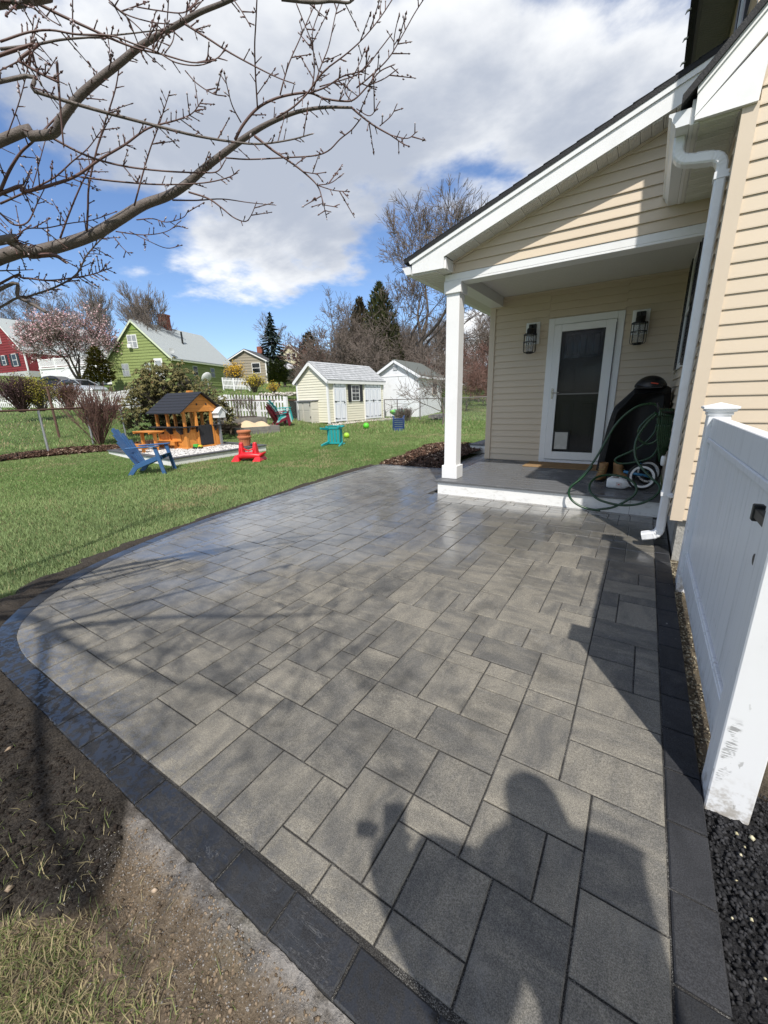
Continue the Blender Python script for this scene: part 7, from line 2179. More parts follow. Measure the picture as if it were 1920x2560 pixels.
# ------------------------------------------------------------------ mulch beds
def chips(name, label, pts_fn, n, seed, cols, size=(.03, .09), z_add=.0):
    rs = np.random.RandomState(seed)
    P = pts_fn(rs, n); n = len(P)
    U3 = unit(n, rs); U3[:, 2] *= .35; U3 /= np.linalg.norm(U3, axis=1)[:, None]
    N3 = unit(n, rs) * .6 + np.array([0, 0, 1.0])
    L = rs.uniform(size[0], size[1], n)
    V, F = quads(P + np.array([0, 0, z_add]), N3, U3, L * .33, L)
    f_ = rs.rand(n, 1); cl = np.array([cols[0]]) * (1 - f_) + np.array([cols[1]]) * f_
    pale = rs.rand(n, 1) < .08
    cl = np.where(pale, np.array([cols[2]]), cl)
    o = np_obj(name, V, F, M_CHIP, np.repeat(cl, 4, 0))
    tag(o, label, name.replace('_', ' '), kind='stuff')
MC = ((.035, .019, .012), (.145, .082, .055), (.36, .27, .20))
def bed1(rs, n):
    # along the chain-link fence, left
    a = [at_z(*q8(-40, 1415), 0)[:2], at_z(*q8(560, 1350), 0)[:2], at_z(*q8(1100, 1290), 0)[:2], at_z(*q8(1659, 1240), 0)[:2], np.array([-14.6, 8.6])]
    w = [.75, 1.1, 1.5, 1.5, 1.0]
    s_ = rs.uniform(0, 4, n); i = np.minimum(s_.astype(int), 3); f_ = (s_ - i)[:, None]
    A_ = np.array(a); P = A_[i] * (1 - f_) + A_[i + 1] * f_
    ww = np.array(w); wid = ww[i] * (1 - f_[:, 0]) + ww[i + 1] * f_[:, 0]
    d = np.array([-.95, .30])
    P = P + d[None] * (rs.uniform(-.5, .5, n) * wid * (1 + .3 * (fbm(P[:, 0] * 2, P[:, 1] * 2, 4) - .5)))[:, None]
    return np.c_[P, terr(P[:, 0], P[:, 1]) + rs.uniform(.0, .05, n)]
chips('mulch', 'brown bark mulch along the chain-link fence', bed1, 15000, 1, MC, (.05, .14))
def bed2(rs, n):
    x = rs.uniform(-5.3, -2.4, n); y = rs.uniform(6.78, 10.2, n)
    edge = -4.55 - .16 * (y - 6.8) + .35 * (fbm(x * 1.5, y * 1.5, 8) - .5)
    ok = (x > edge) & ~((x > -3.12) & (y < 9.2))
    x, y = x[ok], y[ok]
    h = .10 * np.clip((y - 6.75) / .6, 0, 1) * np.clip((x - edge[ok]) / .5, 0, 1)
    return np.c_[x, y, -.03 + h + rs.uniform(0, .04, len(x))]
chips('mulch', 'brown bark mulch bed beyond the far end of the patio', bed2, 15000, 2, MC, (.04, .11))
def mound(rs, n):
    return bed2(rs, n)
xs = np.linspace(-5.3, -2.36, 60); ys = np.linspace(6.775, 10.2, 60)
Xg, Yg = np.meshgrid(xs, ys, indexing='ij')
edge = -4.55 - .16 * (Yg - 6.8) + .35 * (fbm(Xg * 1.5, Yg * 1.5, 8) - .5)
hz = .10 * np.clip((Yg - 6.75) / .6, 0, 1) * np.clip((Xg - edge) / .5, 0, 1)
sheet('mulch_bed', -5.3, -2.36, 6.775, 10.2, .05, lambda X, Y: -.035 + .10 * np.clip((Y - 6.75) / .6, 0, 1) * np.clip((X - (-4.55 - .16 * (Y - 6.8) + .35 * (fbm(X * 1.5, Y * 1.5, 8) - .5))) / .5, 0, 1),
      lambda X, Y: lerp((.05, .030, .020), (.10, .06, .04), fbm(X * 8, Y * 8, 3)), lambda X, Y: (X > -4.55 - .16 * (Y - 6.8) + .35 * (fbm(X * 1.5, Y * 1.5, 8) - .5)) & ~((X > -3.12) & (Y < 9.2)), M_SOIL, 'dark soil of the mulch bed beyond the patio')

# ------------------------------------------------------------------ grass
def in_poly(x, y, P):
    c = np.zeros(len(x), bool); j = len(P) - 1
    for i in range(len(P)):
        xi, yi = P[i]; xj, yj = P[j]
        c ^= ((yi > y) != (yj > y)) & (x < (xj - xi) * (y - yi) / (yj - yi + 1e-12) + xi)
        j = i
    return c
PATIO_POLY = [(0.9, -1.0), (-2.0, -1.0), (-2.62, .2)] + [(cx[k] + nx[k] * (LOAM_W[k] * .86), cy[k] + ny[k] * (LOAM_W[k] * .86)) for k in range(150, nS, 10)] + [(-4.75, 6.85), (-4.9, 7.6), (-5.1, 9.0), (-5.15, 10.2), (-2.4, 10.2), (-2.3, 12), (4, 12), (4, -1)]
PAD_POLY = [PP(u_, v_, 0)[:2] for u_, v_ in ((-.03, -.03), (-.03, LY + .03), (LX + .03, LY + .03), (LX + .03, -.03))]
SHED_POLY = [(-14.9, 14.8), (-12.5, 14.8), (-12.3, 19.8), (-14.9, 19.8)]
def grass(name, label, n, rlo, rhi, seed, wk, hk):
    rs = np.random.RandomState(seed)
    th = rs.uniform(radians(-84), radians(8), n)
    r = rlo * (rhi / rlo) ** rs.rand(n)                       # density falls off with distance
    x, y = r * np.sin(th), r * np.cos(th)
    ok = ~in_poly(x, y, PATIO_POLY) & ~in_poly(x, y, PAD_POLY) & ~in_poly(x, y, SHED_POLY)
    # keep clear of the left mulch bed
    a = np.array([at_z(*q8(-40, 1415), 0)[:2], at_z(*q8(1659, 1240), 0)[:2]])
    d = a[1] - a[0]; t_ = np.clip(((x - a[0][0]) * d[0] + (y - a[0][1]) * d[1]) / (d @ d), 0, 1.6)
    dist = np.hypot(x - a[0][0] - d[0] * t_, y - a[0][1] - d[1] * t_)
    ok &= dist > .55 + .25 * fbm(x * 2, y * 2, 6)
    ok &= rs.rand(n) > .75 * np.exp(-(((x + 5.9) / .8) ** 2 + ((y - 7.2) / .45) ** 2))
    x, y, r = x[ok], y[ok], r[ok]; n = len(x)
    z = terr(x, y) - .004
    patch = fbm(x * .55, y * .55, 33); fine = fbm(x * 3, y * 3, 34)
    h = hk * (.6 + .8 * rs.rand(n)) * (.7 + .7 * patch); w = wk * (.006 + .0011 * r) * (.7 + .6 * rs.rand(n))
    a = rs.uniform(0, 2 * pi, n); lean = rs.uniform(.1, .9, n) * h
    la = a + rs.normal(0, 1.2, n)
    ux, uy = np.cos(a), np.sin(a)
    V = np.empty((n, 3, 3))
    V[:, 0] = np.stack([x - ux * w / 2, y - uy * w / 2, z], 1)
    V[:, 1] = np.stack([x + ux * w / 2, y + uy * w / 2, z], 1)
    V[:, 2] = np.stack([x + np.cos(la) * lean, y + np.sin(la) * lean, z + h], 1)
    f_ = np.clip(patch * 1.0 + (fine - .5) * .9 + rs.normal(0, .16, n), 0, 1)[:, None]
    c = np.array([[.100, .195, .045]]) * (1 - f_) + np.array([[.280, .375, .140]]) * f_
    pale = np.clip((9.5 - r) / 5.5, 0, 1)[:, None] * .42
    c = c * (1 - pale) + np.array([[.340, .385, .215]]) * pale
    dry = (rs.rand(n) < .07 + .10 * (r > 13) + .50 * sstep(.60, .74, fbm(x * 1.1, y * 1.1, 55)))[:, None]
    c = np.where(dry, np.array([[.36, .32, .17]]), c)
    o = np_obj(name, V.reshape(-1, 3), np.arange(n * 3).reshape(-1, 3), M_BLADE, np.repeat(c, 3, 0))
    tag(o, label, 'grass', kind='stuff')
grass('lawn_grass', 'mown lawn grass round the patio and playhouse', 520000, 2.7, 21, 1, .72, .034)
grass('far_grass', 'rough grass on the rise beyond the chain-link fence', 60000, 16, 60, 2, 1.3, .10)

# sparse blades, straw and stones on the bare soil in front
def soil_grass():
    rs = np.random.RandomState(4)
    n = 150000
    x = rs.uniform(-2.7, .05, n); y = rs.uniform(-.85, .33, n)
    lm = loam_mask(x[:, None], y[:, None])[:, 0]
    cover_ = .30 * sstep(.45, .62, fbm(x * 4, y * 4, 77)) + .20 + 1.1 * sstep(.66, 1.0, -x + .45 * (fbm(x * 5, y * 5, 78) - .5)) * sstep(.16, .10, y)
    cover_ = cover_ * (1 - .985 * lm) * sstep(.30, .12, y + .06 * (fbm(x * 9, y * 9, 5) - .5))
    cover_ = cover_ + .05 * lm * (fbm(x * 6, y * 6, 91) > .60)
    ok = rs.rand(n) < cover_
    x, y = x[ok], y[ok]; n = len(x)
    z = soil_z(x[:, None], y[:, None])[:, 0] - .003
    h = rs.uniform(.008, .028, n); w = rs.uniform(.0014, .0028, n); a = rs.uniform(0, 2 * pi, n); la = rs.uniform(0, 2 * pi, n); lean = rs.uniform(.2, 2.2, n) * h
    ux, uy = np.cos(la + pi / 2), np.sin(la + pi / 2)
    V = np.empty((n, 5, 3))
    for k, (f_, wf) in enumerate(((0, 1.0), (.55, .8))):
        cxx, cyy = x + np.cos(la) * lean * f_ ** 1.7, y + np.sin(la) * lean * f_ ** 1.7
        V[:, 2 * k] = np.stack([cxx - ux * w * wf / 2, cyy - uy * w * wf / 2, z + h * f_], 1)
        V[:, 2 * k + 1] = np.stack([cxx + ux * w * wf / 2, cyy + uy * w * wf / 2, z + h * f_], 1)
    V[:, 4] = np.stack([x + np.cos(la) * lean, y + np.sin(la) * lean, z + h], 1)
    F = []
    b = np.arange(n)[:, None] * 5
    F = np.concatenate([b + np.array([[0, 1, 3]]), b + np.array([[0, 3, 2]]), b + np.array([[2, 3, 4]])])
    f_ = rs.rand(n, 1)
    c = np.array([[.085, .125, .032]]) * (1 - f_) + np.array([[.215, .240, .085]]) * f_
    dry = (rs.rand(n) < .52)[:, None]
    c = np.where(dry, np.array([[.36, .30, .165]]) * (.7 + .6 * rs.rand(n, 1)), c)
    tag(np_obj('sparse_grass', V.reshape(-1, 3), F, M_BLADE, np.repeat(c, 5, 0)), 'thin straw-coloured grass on the bare soil by the near border', 'grass', kind='stuff')
soil_grass()
def pebbles_fn(name, label, P, size, cols, seed):
    rs = np.random.RandomState(seed); n = len(P)
    base = np.array([(1, 0, 0), (0, 1, 0), (-1, 0, 0), (0, -1, 0), (0, 0, .75), (0, 0, -.4)])
    s_ = rs.uniform(*size, n)[:, None, None] * rs.uniform(.6, 1.4, (n, 1, 3))
    a = rs.uniform(0, 2 * pi, n); ca, sa = np.cos(a), np.sin(a)
    Bv = base[None] * s_ * rs.uniform(.75, 1.25, (n, 6, 1))
    X = Bv[..., 0] * ca[:, None] - Bv[..., 1] * sa[:, None]; Y = Bv[..., 0] * sa[:, None] + Bv[..., 1] * ca[:, None]
    V = np.stack([X, Y, Bv[..., 2]], -1) + P[:, None, :]
    f = np.array([(0, 1, 4), (1, 2, 4), (2, 3, 4), (3, 0, 4), (1, 0, 5), (2, 1, 5), (3, 2, 5), (0, 3, 5)])
    F = (np.arange(n) * 6)[:, None, None] + f[None]
    k = rs.rand(n, 1); c = np.array([cols[0]]) * (1 - k) + np.array([cols[1]]) * k
    tag(np_obj(name, V.reshape(-1, 3), F.reshape(-1, 3), M_CHIP, np.repeat(c, 6, 0)), label, name.replace('_', ' '), kind='stuff')
rs = np.random.RandomState(8)
n = NB; x = rs.uniform(-2.5, .2, n); y = .365 - np.abs(rs.normal(0, .10, n)); ok = (y > -.6) & (x > -1.22); x, y = x[ok], y[ok]
pebbles_fn('grit', 'pale grit spilled along the near border', np.c_[x, y, soil_z(x[:, None], y[:, None])[:, 0]], (.0007, .0028), ((.14, .13, .12), (.33, .31, .29)), 3)
n = 7000; x = rs.uniform(-1.3, .1, n); y = rs.uniform(-.3, .36, n); ok = loam_mask(x[:, None], y[:, None])[:, 0] < .2; x, y = x[ok], y[ok]
pebbles_fn('soil_crumbs', 'brown soil crumbs on the bare ground in front', np.c_[x, y, soil_z(x[:, None], y[:, None])[:, 0]], (.0015, .006), ((.09, .065, .042), (.27, .205, .14)), 13)
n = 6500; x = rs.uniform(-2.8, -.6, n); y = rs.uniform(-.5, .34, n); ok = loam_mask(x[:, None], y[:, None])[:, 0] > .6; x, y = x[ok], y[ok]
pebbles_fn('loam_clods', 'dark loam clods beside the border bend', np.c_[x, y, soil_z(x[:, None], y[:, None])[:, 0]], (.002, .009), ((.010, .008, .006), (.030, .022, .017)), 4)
n = 16; x = rs.uniform(-2.3, -.4, n); y = rs.uniform(-.3, .30, n)
pebbles_fn('stones', 'a few tan stones lying on the bare soil', np.c_[x, y, soil_z(x[:, None], y[:, None])[:, 0] + .004], (.007, .016), ((.30, .22, .15), (.50, .40, .30)), 5)
n = 9000; x = rs.uniform(.315, .95, n); y = rs.uniform(.2, 1.5, n); ok = (x < .62 + .5 * (1.3 - y)) & ~((x > .31) & (x < .44) & (y > 1.34)); x, y = x[ok], y[ok]
pebbles_fn('asphalt_chips', 'loose black asphalt chips beside the fence post', np.c_[x, y, np.full(len(x), -.022)], (.003, .009), ((.010, .010, .011), (.045, .045, .048)), 6)
n = 26; x = rs.uniform(.33, .7, n); y = rs.uniform(.5, 1.3, n)
pebbles_fn('pale_stones', 'scattered pale pebbles on the black asphalt', np.c_[x, y, np.full(n, -.012)], (.003, .008), ((.40, .36, .22), (.60, .55, .38)), 7)
n = 700; y = rs.uniform(1.35, 3.7, n); x = .316 + np.abs(rs.normal(0, .035, n)); 
pebbles_fn('gap_stones', 'small stones in the sandy strip below the white gate', np.c_[x, y, np.full(n, -.045)], (.003, .009), ((.12, .10, .07), (.42, .38, .28)), 8)
n = 900; yy = rs.uniform(0, 1, n); p0 = np.array([-12.55, 14.7]); p1 = np.array([-12.3, 19.8])
P = p0 + (p1 - p0) * yy[:, None] + np.c_[rs.uniform(.02, .55, n), rs.normal(0, .1, n)]
pebbles_fn('shed_stones', 'band of pale stones along the shed foot', np.c_[P, terr(P[:, 0], P[:, 1]) + .03], (.025, .06), ((.28, .25, .21), (.60, .56, .50)), 9)
n = 260; P = np.c_[rs.uniform(-1, 1, n) * 2.6, rs.normal(0, .25, n)]
bp = at_r(*q4(830, 810), 33.0)
pebbles_fn('rockery', 'pale stones of a small rockery on the slope beyond the picket fence', np.c_[bp[0] + P[:, 0], bp[1] + P[:, 1], np.full(n, bp[2]) + rs.uniform(-.1, .12, n)], (.06, .16), ((.28, .25, .21), (.65, .62, .56)), 10)
# ------------------------------------------------------------------ overhanging fruit tree at the left
t = NT('peach_bark')
v = t.pos('world', (1, 1, 1)); n1 = t.noise(v, 22, 5, .6); n2 = t.noise(v, 90, 4, .7)
c = t.mix(n1, (.060, .046, .040), (.200, .170, .150)); c = t.mix(t.ramp(n2, .58, .72, 0, .6), c, (.34, .31, .29))
t.set(col=c, rough=.6, spec=.35); t.bump(n2, .6, .006)
M_PEACH = t.m
M_SHOOT = mat('red_brown_shoots', (.105, .055, .045), .55, .35, 9)
M_BUD = attr_mat('buds', .7, .25)
def r6(a, b): return a * 960 / 1659, b * 960 / 1659
PXM = 960 / 1659
tree = thing('fruit_tree', 'bare fruit tree whose limbs reach in from the left', 'tree', (-3.75, -.95, 0))
FORK = np.array([-3.62, -.80, 1.0])
MB().tube(smooth_path([(-3.78, -.98, -.1), (-3.75, -.95, .3), (-3.69, -.88, .7), tuple(FORK)], 5), [.15] * 6 + [.12] * 6 + [.10] * 4, 12).build('trunk', M_PEACH, tree, smooth=True, world=True)
rt_ = random.Random(99)
BUDS = []; TW = []
def limb(pts, th, r0, r1, pre=None, twigs=1.0, name='limb', m=None, spur=1.0):
    """pts in zoom pixels; th: thickness in those pixels at both ends; r0,r1 ranges"""
    n = len(pts); P = []; R = []
    for i, (a, b) in enumerate(pts):
        f = i / (n - 1); r = r0 + (r1 - r0) * f
        p = at_r(*r6(a, b), r); d = np.linalg.norm(p - EYE)
        cosv = (FWD @ ((p - EYE) / d))
        w = (th[0] + (th[1] - th[0]) * f) * PXM / FPX * d * cosv * .5
        P.append(p); R.append(max(w, .0016))
    if pre is not None:
        k = len(pre); P = [np.array(q) for q in pre] + P; R = [R[0] * (1.35 - .35 * i / max(1, k)) for i in range(k)] + R
    S = smooth_path([tuple(p) for p in P], 5)
    idx = np.linspace(0, len(R) - 1, len(S)); RR_ = list(np.interp(idx, np.arange(len(R)), R))
    thick = max(R) > .012
    MB().tube(S, RR_, 10 if thick else 5).build(name, m or (M_PEACH if thick else M_SHOOT), tree, smooth=True, world=True)
    # spurs with buds along the younger wood
    L = sum((S[i + 1] - S[i]).length for i in range(len(S) - 1))
    cnt = int(L * 26 * spur)
    for _ in range(cnt):
        i = rt_.randrange(1, len(S) - 1)
        if RR_[i] > .016 and rt_.random() < .75: continue
        d = (S[i + 1] - S[i - 1]).normalized(); o = d.orthogonal().normalized(); o.rotate(Matrix.Rotation(rt_.uniform(0, 6.28), 3, d))
        dirv = (o * .9 + d * .6 + Vector((0, 0, .25))).normalized()
        l = rt_.uniform(.008, .03) if rt_.random() < .8 else rt_.uniform(.04, .10)
        q = S[i] + dirv * (RR_[i] + l)
        TW.append((S[i] + dirv * RR_[i] * .5, q, .0022, .0014))
        BUDS.append((q, dirv))
        if l > .04:
            for z in range(int(l / .014)):
                b = S[i] + dirv * (RR_[i] + l * rt_.uniform(.2, 1)); BUDS.append((b + Vector((rt_.gauss(0, .003), rt_.gauss(0, .003), rt_.gauss(0, .003))), dirv))
    BUDS.append((S[-1], (S[-1] - S[-2]).normalized()))
    return S
limb([(0, 1112), (150, 1090), (300, 1050), (420, 1005), (520, 945), (620, 885), (720, 848), (800, 800), (880, 730), (960, 668), (1040, 608), (1120, 555), (1200, 515), (1290, 482), (1400, 464), (1520, 465)], (52, 9), 2.45, 1.78, [FORK, (-2.85, .25, 1.58)], spur=.5)
limb([(0, 610), (130, 590), (230, 575), (270, 510), (340, 420), (430, 340), (520, 270), (600, 205), (690, 150), (780, 100), (860, 55), (960, 15), (1040, -20)], (40, 15), 2.15, 1.60, [FORK, (-2.75, .05, 1.7)], spur=.6)
limb([(0, 1040), (50, 1045), (90, 1070), (130, 1090)], (34, 28), 2.35, 2.33, [FORK, (-2.7, .3, 1.75)])
limb([(170, 1105), (240, 1105), (288, 1135)], (22, 12), 2.38, 2.32)
limb([(0, 352), (150, 395), (330, 450), (500, 498), (680, 545), (840, 585), (1000, 612), (1120, 622), (1250, 605), (1350, 578)], (17, 5), 1.95, 1.75, [FORK, (-2.3, -.1, 1.75)], m=M_PEACH, spur=.35)
limb([(0, 238), (80, 265), (160, 310), (245, 352)], (14, 9), 1.8, 1.7, [(-2.4, -.3, 1.6)])
limb([(246, 268), (250, 330), (258, 430), (268, 560), (275, 630)], (11, 6), 1.72, 1.75, m=M_SHOOT, spur=.1)
limb([(0, 180), (120, 140), (220, 130), (330, 148), (480, 155), (580, 190), (680, 225), (760, 270), (860, 282), (940, 250), (978, 200)], (9, 3.5), 1.7, 1.6)
limb([(125, -5), (250, 60), (380, 120), (500, 175), (600, 212), (700, 235), (830, 270), (930, 262)], (13, 4), 1.75, 1.6)
limb([(0, 212), (140, 195), (260, 172), (400, 160), (560, 145), (700, 128)], (12, 4), 1.85, 1.7, m=M_PEACH)
limb([(-20, 10), (60, 8), (130, -10)], (46, 40), 1.5, 1.45, [(-2.2, -.5, 1.7)], m=M_PEACH)
limb([(1015, 605), (1050, 540), (1110, 470), (1180, 430), (1260, 408), (1340, 402), (1400, 425), (1480, 437), (1530, 430), (1590, 370), (1640, 310), (1700, 280)], (12, 4), 1.85, 1.72)
limb([(1210, 410), (1228, 340), (1252, 265), (1290, 180), (1320, 110), (1362, 15)], (6.5, 3), 1.8, 1.75, spur=1.6)
limb([(1345, 400), (1358, 300), (1352, 200), (1352, 130), (1390, 20)], (6.5, 3), 1.78, 1.74, spur=1.6)
limb([(1350, 400), (1385, 290), (1420, 200), (1450, 60), (1470, 0)], (6, 3), 1.78, 1.74, spur=1.8)
limb([(1340, 402), (1410, 375), (1480, 330), (1570, 300), (1640, 215), (1690, 150)], (7, 3), 1.78, 1.72, spur=1.6)
limb([(1380, 375), (1480, 345), (1545, 320), (1605, 255)], (5, 2.5), 1.78, 1.74, spur=1.6)
limb([(1520, 440), (1490, 390), (1525, 330), (1555, 270), (1575, 215)], (5, 2.5), 1.76, 1.74, spur=1.6)
limb([(1215, -5), (1350, 10), (1430, 5), (1500, 12), (1525, 0)], (16, 8), 1.6, 1.58, m=M_PEACH)
limb([(1280, 15), (1310, 90), (1345, 180), (1358, 250)], (5, 2.5), 1.62, 1.66, spur=1.5)
limb([(1420, 290), (1380, 330), (1330, 400), (1270, 460), (1200, 505)], (7, 7), 1.76, 1.8)
limb([(800, 105), (900, 168), (1000, 232), (1130, 302), (1210, 340), (1272, 362)], (9, 3.5), 1.66, 1.6)
limb([(1100, 588), (1180, 650), (1240, 690), (1310, 742), (1370, 800), (1392, 860), (1412, 945)], (11, 3.5), 1.86, 1.75)
limb([(1370, 800), (1440, 822), (1505, 828)], (4.5, 2.5), 1.79, 1.76, spur=1.6); limb([(1375, 800), (1430, 790), (1484, 750)], (4.5, 2.5), 1.79, 1.76, spur=1.5); limb([(1310, 742), (1360, 750), (1405, 745)], (4.5, 2.5), 1.8, 1.77, spur=1.5); limb([(1392, 880), (1350, 893)], (3.5, 2.5), 1.77, 1.76); limb([(1396, 885), (1455, 895)], (3.5, 2.5), 1.77, 1.76)
limb([(1520, 465), (1560, 500), (1620, 545), (1700, 590)], (9, 6), 1.78, 1.72); limb([(1540, 470), (1600, 500), (1640, 440)], (4, 2.5), 1.78, 1.74)
limb([(1560, 510), (1520, 560), (1470, 600), (1420, 650), (1360, 672), (1250, 680), (1080, 688), (975, 682)], (5, 6), 1.78, 1.9)
limb([(815, 830), (900, 858), (960, 900), (1010, 940), (1060, 957), (1085, 930), (1108, 875)], (8, 2.5), 2.02, 1.9)
limb([(745, 865), (850, 866), (960, 860), (1080, 876), (1190, 886)], (7, 2.5), 2.08, 1.95, spur=.35)
limb([(215, 590), (330, 652), (430, 692), (560, 722), (720, 740), (870, 746), (940, 740), (975, 690)], (10, 4), 2.1, 1.95)
limb([(0, 838), (100, 830), (220, 800), (330, 760), (430, 690), (540, 625), (640, 555), (760, 520), (830, 490), (872, 435)], (16, 3), 2.25, 1.95, [FORK, (-2.6, .1, 1.6)])
limb([(350, 765), (520, 785), (700, 797), (880, 790), (990, 765), (1032, 735)], (8, 3.5), 2.2, 2.0)
limb([(0, 880), (110, 830), (230, 770), (310, 700), (380, 640), (440, 560)], (9, 3), 2.3, 2.1)
limb([(0, 1225), (100, 1202), (210, 1212), (320, 1200), (400, 1185), (478, 1158)], (10, 3.5), 2.5, 2.3, [FORK, (-2.8, .2, 1.35)]); limb([(0, 1328), (120, 1282), (240, 1240), (330, 1185), (370, 1110), (420, 1050), (470, 1005)], (10, 4), 2.55, 2.35, [FORK, (-2.85, .2, 1.25)], m=M_PEACH)
limb([(0, 1248), (80, 1285), (150, 1320), (200, 1350)], (16, 14), 2.5, 2.4, [FORK, (-2.8, .2, 1.3)], m=M_PEACH, spur=0)
limb([(0, 1170), (70, 1168), (140, 1165)], (6, 3.5), 2.5, 2.42)
limb([(1112, 465), (1104, 330), (1100, 200), (1105, 100), (1110, -10)], (7, 6), 1.82, 1.66)
limb([(580, 890), (620, 740), (650, 640), (680, 560), (710, 470), (732, 400)], (7, 3), 2.12, 2.0, spur=1.5)
limb([(375, 1000), (380, 900), (385, 800), (420, 640), (470, 480), (500, 380), (515, 290)], (9, 4.5), 2.3, 2.1, spur=1.3)
limb([(1042, 530), (1005, 460), (985, 390), (970, 318)], (6, 3), 1.85, 1.78, spur=1.8)
limb([(260, 1030), (300, 920), (350, 800), (400, 700), (450, 560), (500, 470)], (8, 3), 2.35, 2.15, spur=1.2)
limb([(30, 590), (70, 480), (100, 380), (130, 240), (145, 80)], (5, 3), 2.1, 1.9); limb([(140, 810), (165, 720), (195, 610)], (4, 2.5), 2.25, 2.2)
limb([(0, 830), (40, 740), (90, 660), (150, 605), (250, 500)], (14, 7), 2.25, 2.1)
limb([(0, 920), (60, 970), (120, 960), (160, 880), (190, 820)], (9, 3), 2.3, 2.2); limb([(70, 1040), (110, 990), (200, 985), (300, 965), (400, 950), (500, 915)], (6, 3), 2.35, 2.2)
limb([(590, 950), (660, 945), (720, 960), (790, 940), (812, 912)], (5, 2.5), 2.2, 2.1, spur=1.5); limb([(500, 1000), (620, 1015), (720, 1000), (780, 955)], (5, 2.5), 2.28, 2.15, spur=1.5); limb([(560, 1000), (640, 1040), (720, 1072), (784, 1060)], (4, 2), 2.26, 2.15, spur=.4); limb([(490, 1020), (520, 1060), (560, 1100)], (4, 2.5), 2.3, 2.25, spur=1.5); limb([(400, 1050), (405, 1090), (435, 1100)], (4, 2.5), 2.35, 2.3)
limb([(800, 305), (850, 360), (920, 405), (972, 415)], (5, 2.5), 1.64, 1.6, spur=1.4); limb([(470, 0), (540, 60), (650, 95), (740, 105)], (6, 4), 1.7, 1.65, spur=1.4); limb([(590, 30), (680, 45), (790, 55), (860, 10)], (5, 3), 1.66, 1.6, spur=1.4); limb([(1010, 0), (1045, 50), (1080, 110)], (5, 3), 1.6, 1.58, spur=1.5); limb([(470, 10), (600, 120), (660, 200)], (5, 3), 1.7, 1.68); limb([(160, 30), (210, 80), (255, 108)], (4, 2.5), 1.75, 1.72); limb([(720, 110), (725, 50), (728, -10)], (5, 4), 1.66, 1.62, spur=1.5); limb([(755, 130), (745, 180), (715, 225)], (4, 2.5), 1.66, 1.66, spur=1.5)
limb([(1540, 380), (1600, 330), (1680, 250), (1740, 150), (1790, 60), (1835, -10)], (6, 3), 1.76, 1.68, spur=1.7)
limb([(1420, 290), (1500, 230), (1570, 165), (1640, 80), (1700, -10)], (6, 3), 1.76, 1.68, spur=1.7)
limb([(1690, 585), (1740, 620), (1765, 632)], (6, 3), 1.73, 1.70, spur=1.5); limb([(1690, 585), (1760, 598), (1800, 570)], (5, 2.5), 1.73, 1.70, spur=1.5)
limb([(1640, 545), (1690, 500), (1715, 450)], (4.5, 2.5), 1.75, 1.72, spur=1.6); limb([(1590, 370), (1660, 340), (1715, 300)], (4.5, 2.5), 1.75, 1.70, spur=1.6)
limb([(1700, 225), (1705, 150), (1725, 60)], (4, 2.5), 1.74, 1.70, spur=1.6)
# limbs overhead and behind the viewpoint: part of the crown, seen here only by their shade
def limb3(P, r0, r1, seed):
    S = smooth_path(P, 5); n = len(S)
    MB().tube(S, [r0 + (r1 - r0) * i / (n - 1) for i in range(n)], 8).build('limb', M_PEACH, tree, smooth=True, world=True)
    g = Grow(seed, levels=3, kids=(2, 4), rmin=.003, curl=.25, angle=(25, 60), up=.1, ratio=(.5, .75))
    R = random.Random(seed)
    for k in range(int(n * .8)):
        i = R.randrange(n // 4, n)
        d = (S[min(i + 1, n - 1)] - S[i - 1]).normalized(); o = d.orthogonal(); o.rotate(Matrix.Rotation(R.uniform(0, 6.28), 3, d))
        g.branch(S[i], d * .5 + o + Vector((0, 0, .4)), R.uniform(.35, .6), .007, 0)
    V, F = seg_mesh([x[1] for x in g.seg], [x[2] for x in g.seg], [x[3] for x in g.seg], [x[4] for x in g.seg], 4)
    np_obj('twigs', V, F, M_SHOOT, parent=tree, world=True)['kind'] = 'stuff'
limb3([tuple(FORK), (-2.5, -.55, 1.75), (-1.6, -.85, 2.3), (-.8, -1.0, 2.65), (.1, -.95, 2.9)], .034, .010, 1)
limb3([(-2.0, -.72, 2.05), (-1.3, -.55, 2.5), (-.6, -.45, 2.85), (.0, -.35, 3.2)], .028, .008, 2)
limb3([tuple(FORK), (-2.9, -.9, 1.8), (-2.4, -1.6, 2.5), (-1.7, -2.1, 3.0)], .05, .015, 3)
limb3([tuple(FORK), (-3.6, .1, 1.9), (-3.7, .5, 2.6), (-3.4, .9, 3.3)], .04, .012, 4)
limb3([(-1.9, -.75, 2.1), (-1.2, -1.1, 2.3), (-.5, -1.4, 2.45), (.25, -1.55, 2.6)], .032, .010, 5)
V, F = seg_mesh([t_[0] for t_ in TW], [t_[1] for t_ in TW], [t_[2] for t_ in TW], [t_[3] for t_ in TW], 4)
np_obj('spurs', V, F, M_SHOOT, parent=tree, world=True)['kind'] = 'stuff'
rs = np.random.RandomState(2)
n = len(BUDS)
C = np.array([tuple(b[0]) for b in BUDS]); D = np.array([tuple(b[1]) for b in BUDS])
ref = np.where(np.abs(D[:, 2:3]) > .9, np.array([[1., 0, 0]]), np.array([[0, 0, 1.]])); A3 = np.cross(D, ref); A3 /= np.linalg.norm(A3, axis=1)[:, None]; B3 = np.cross(D, A3)
s_ = rs.uniform(.0035, .0068, n)[:, None]
V = np.stack([C - D * s_ * .6, C + A3 * s_ * .62, C + B3 * s_ * .62, C - A3 * s_ * .62, C - B3 * s_ * .62, C + D * s_ * 1.5], 1)
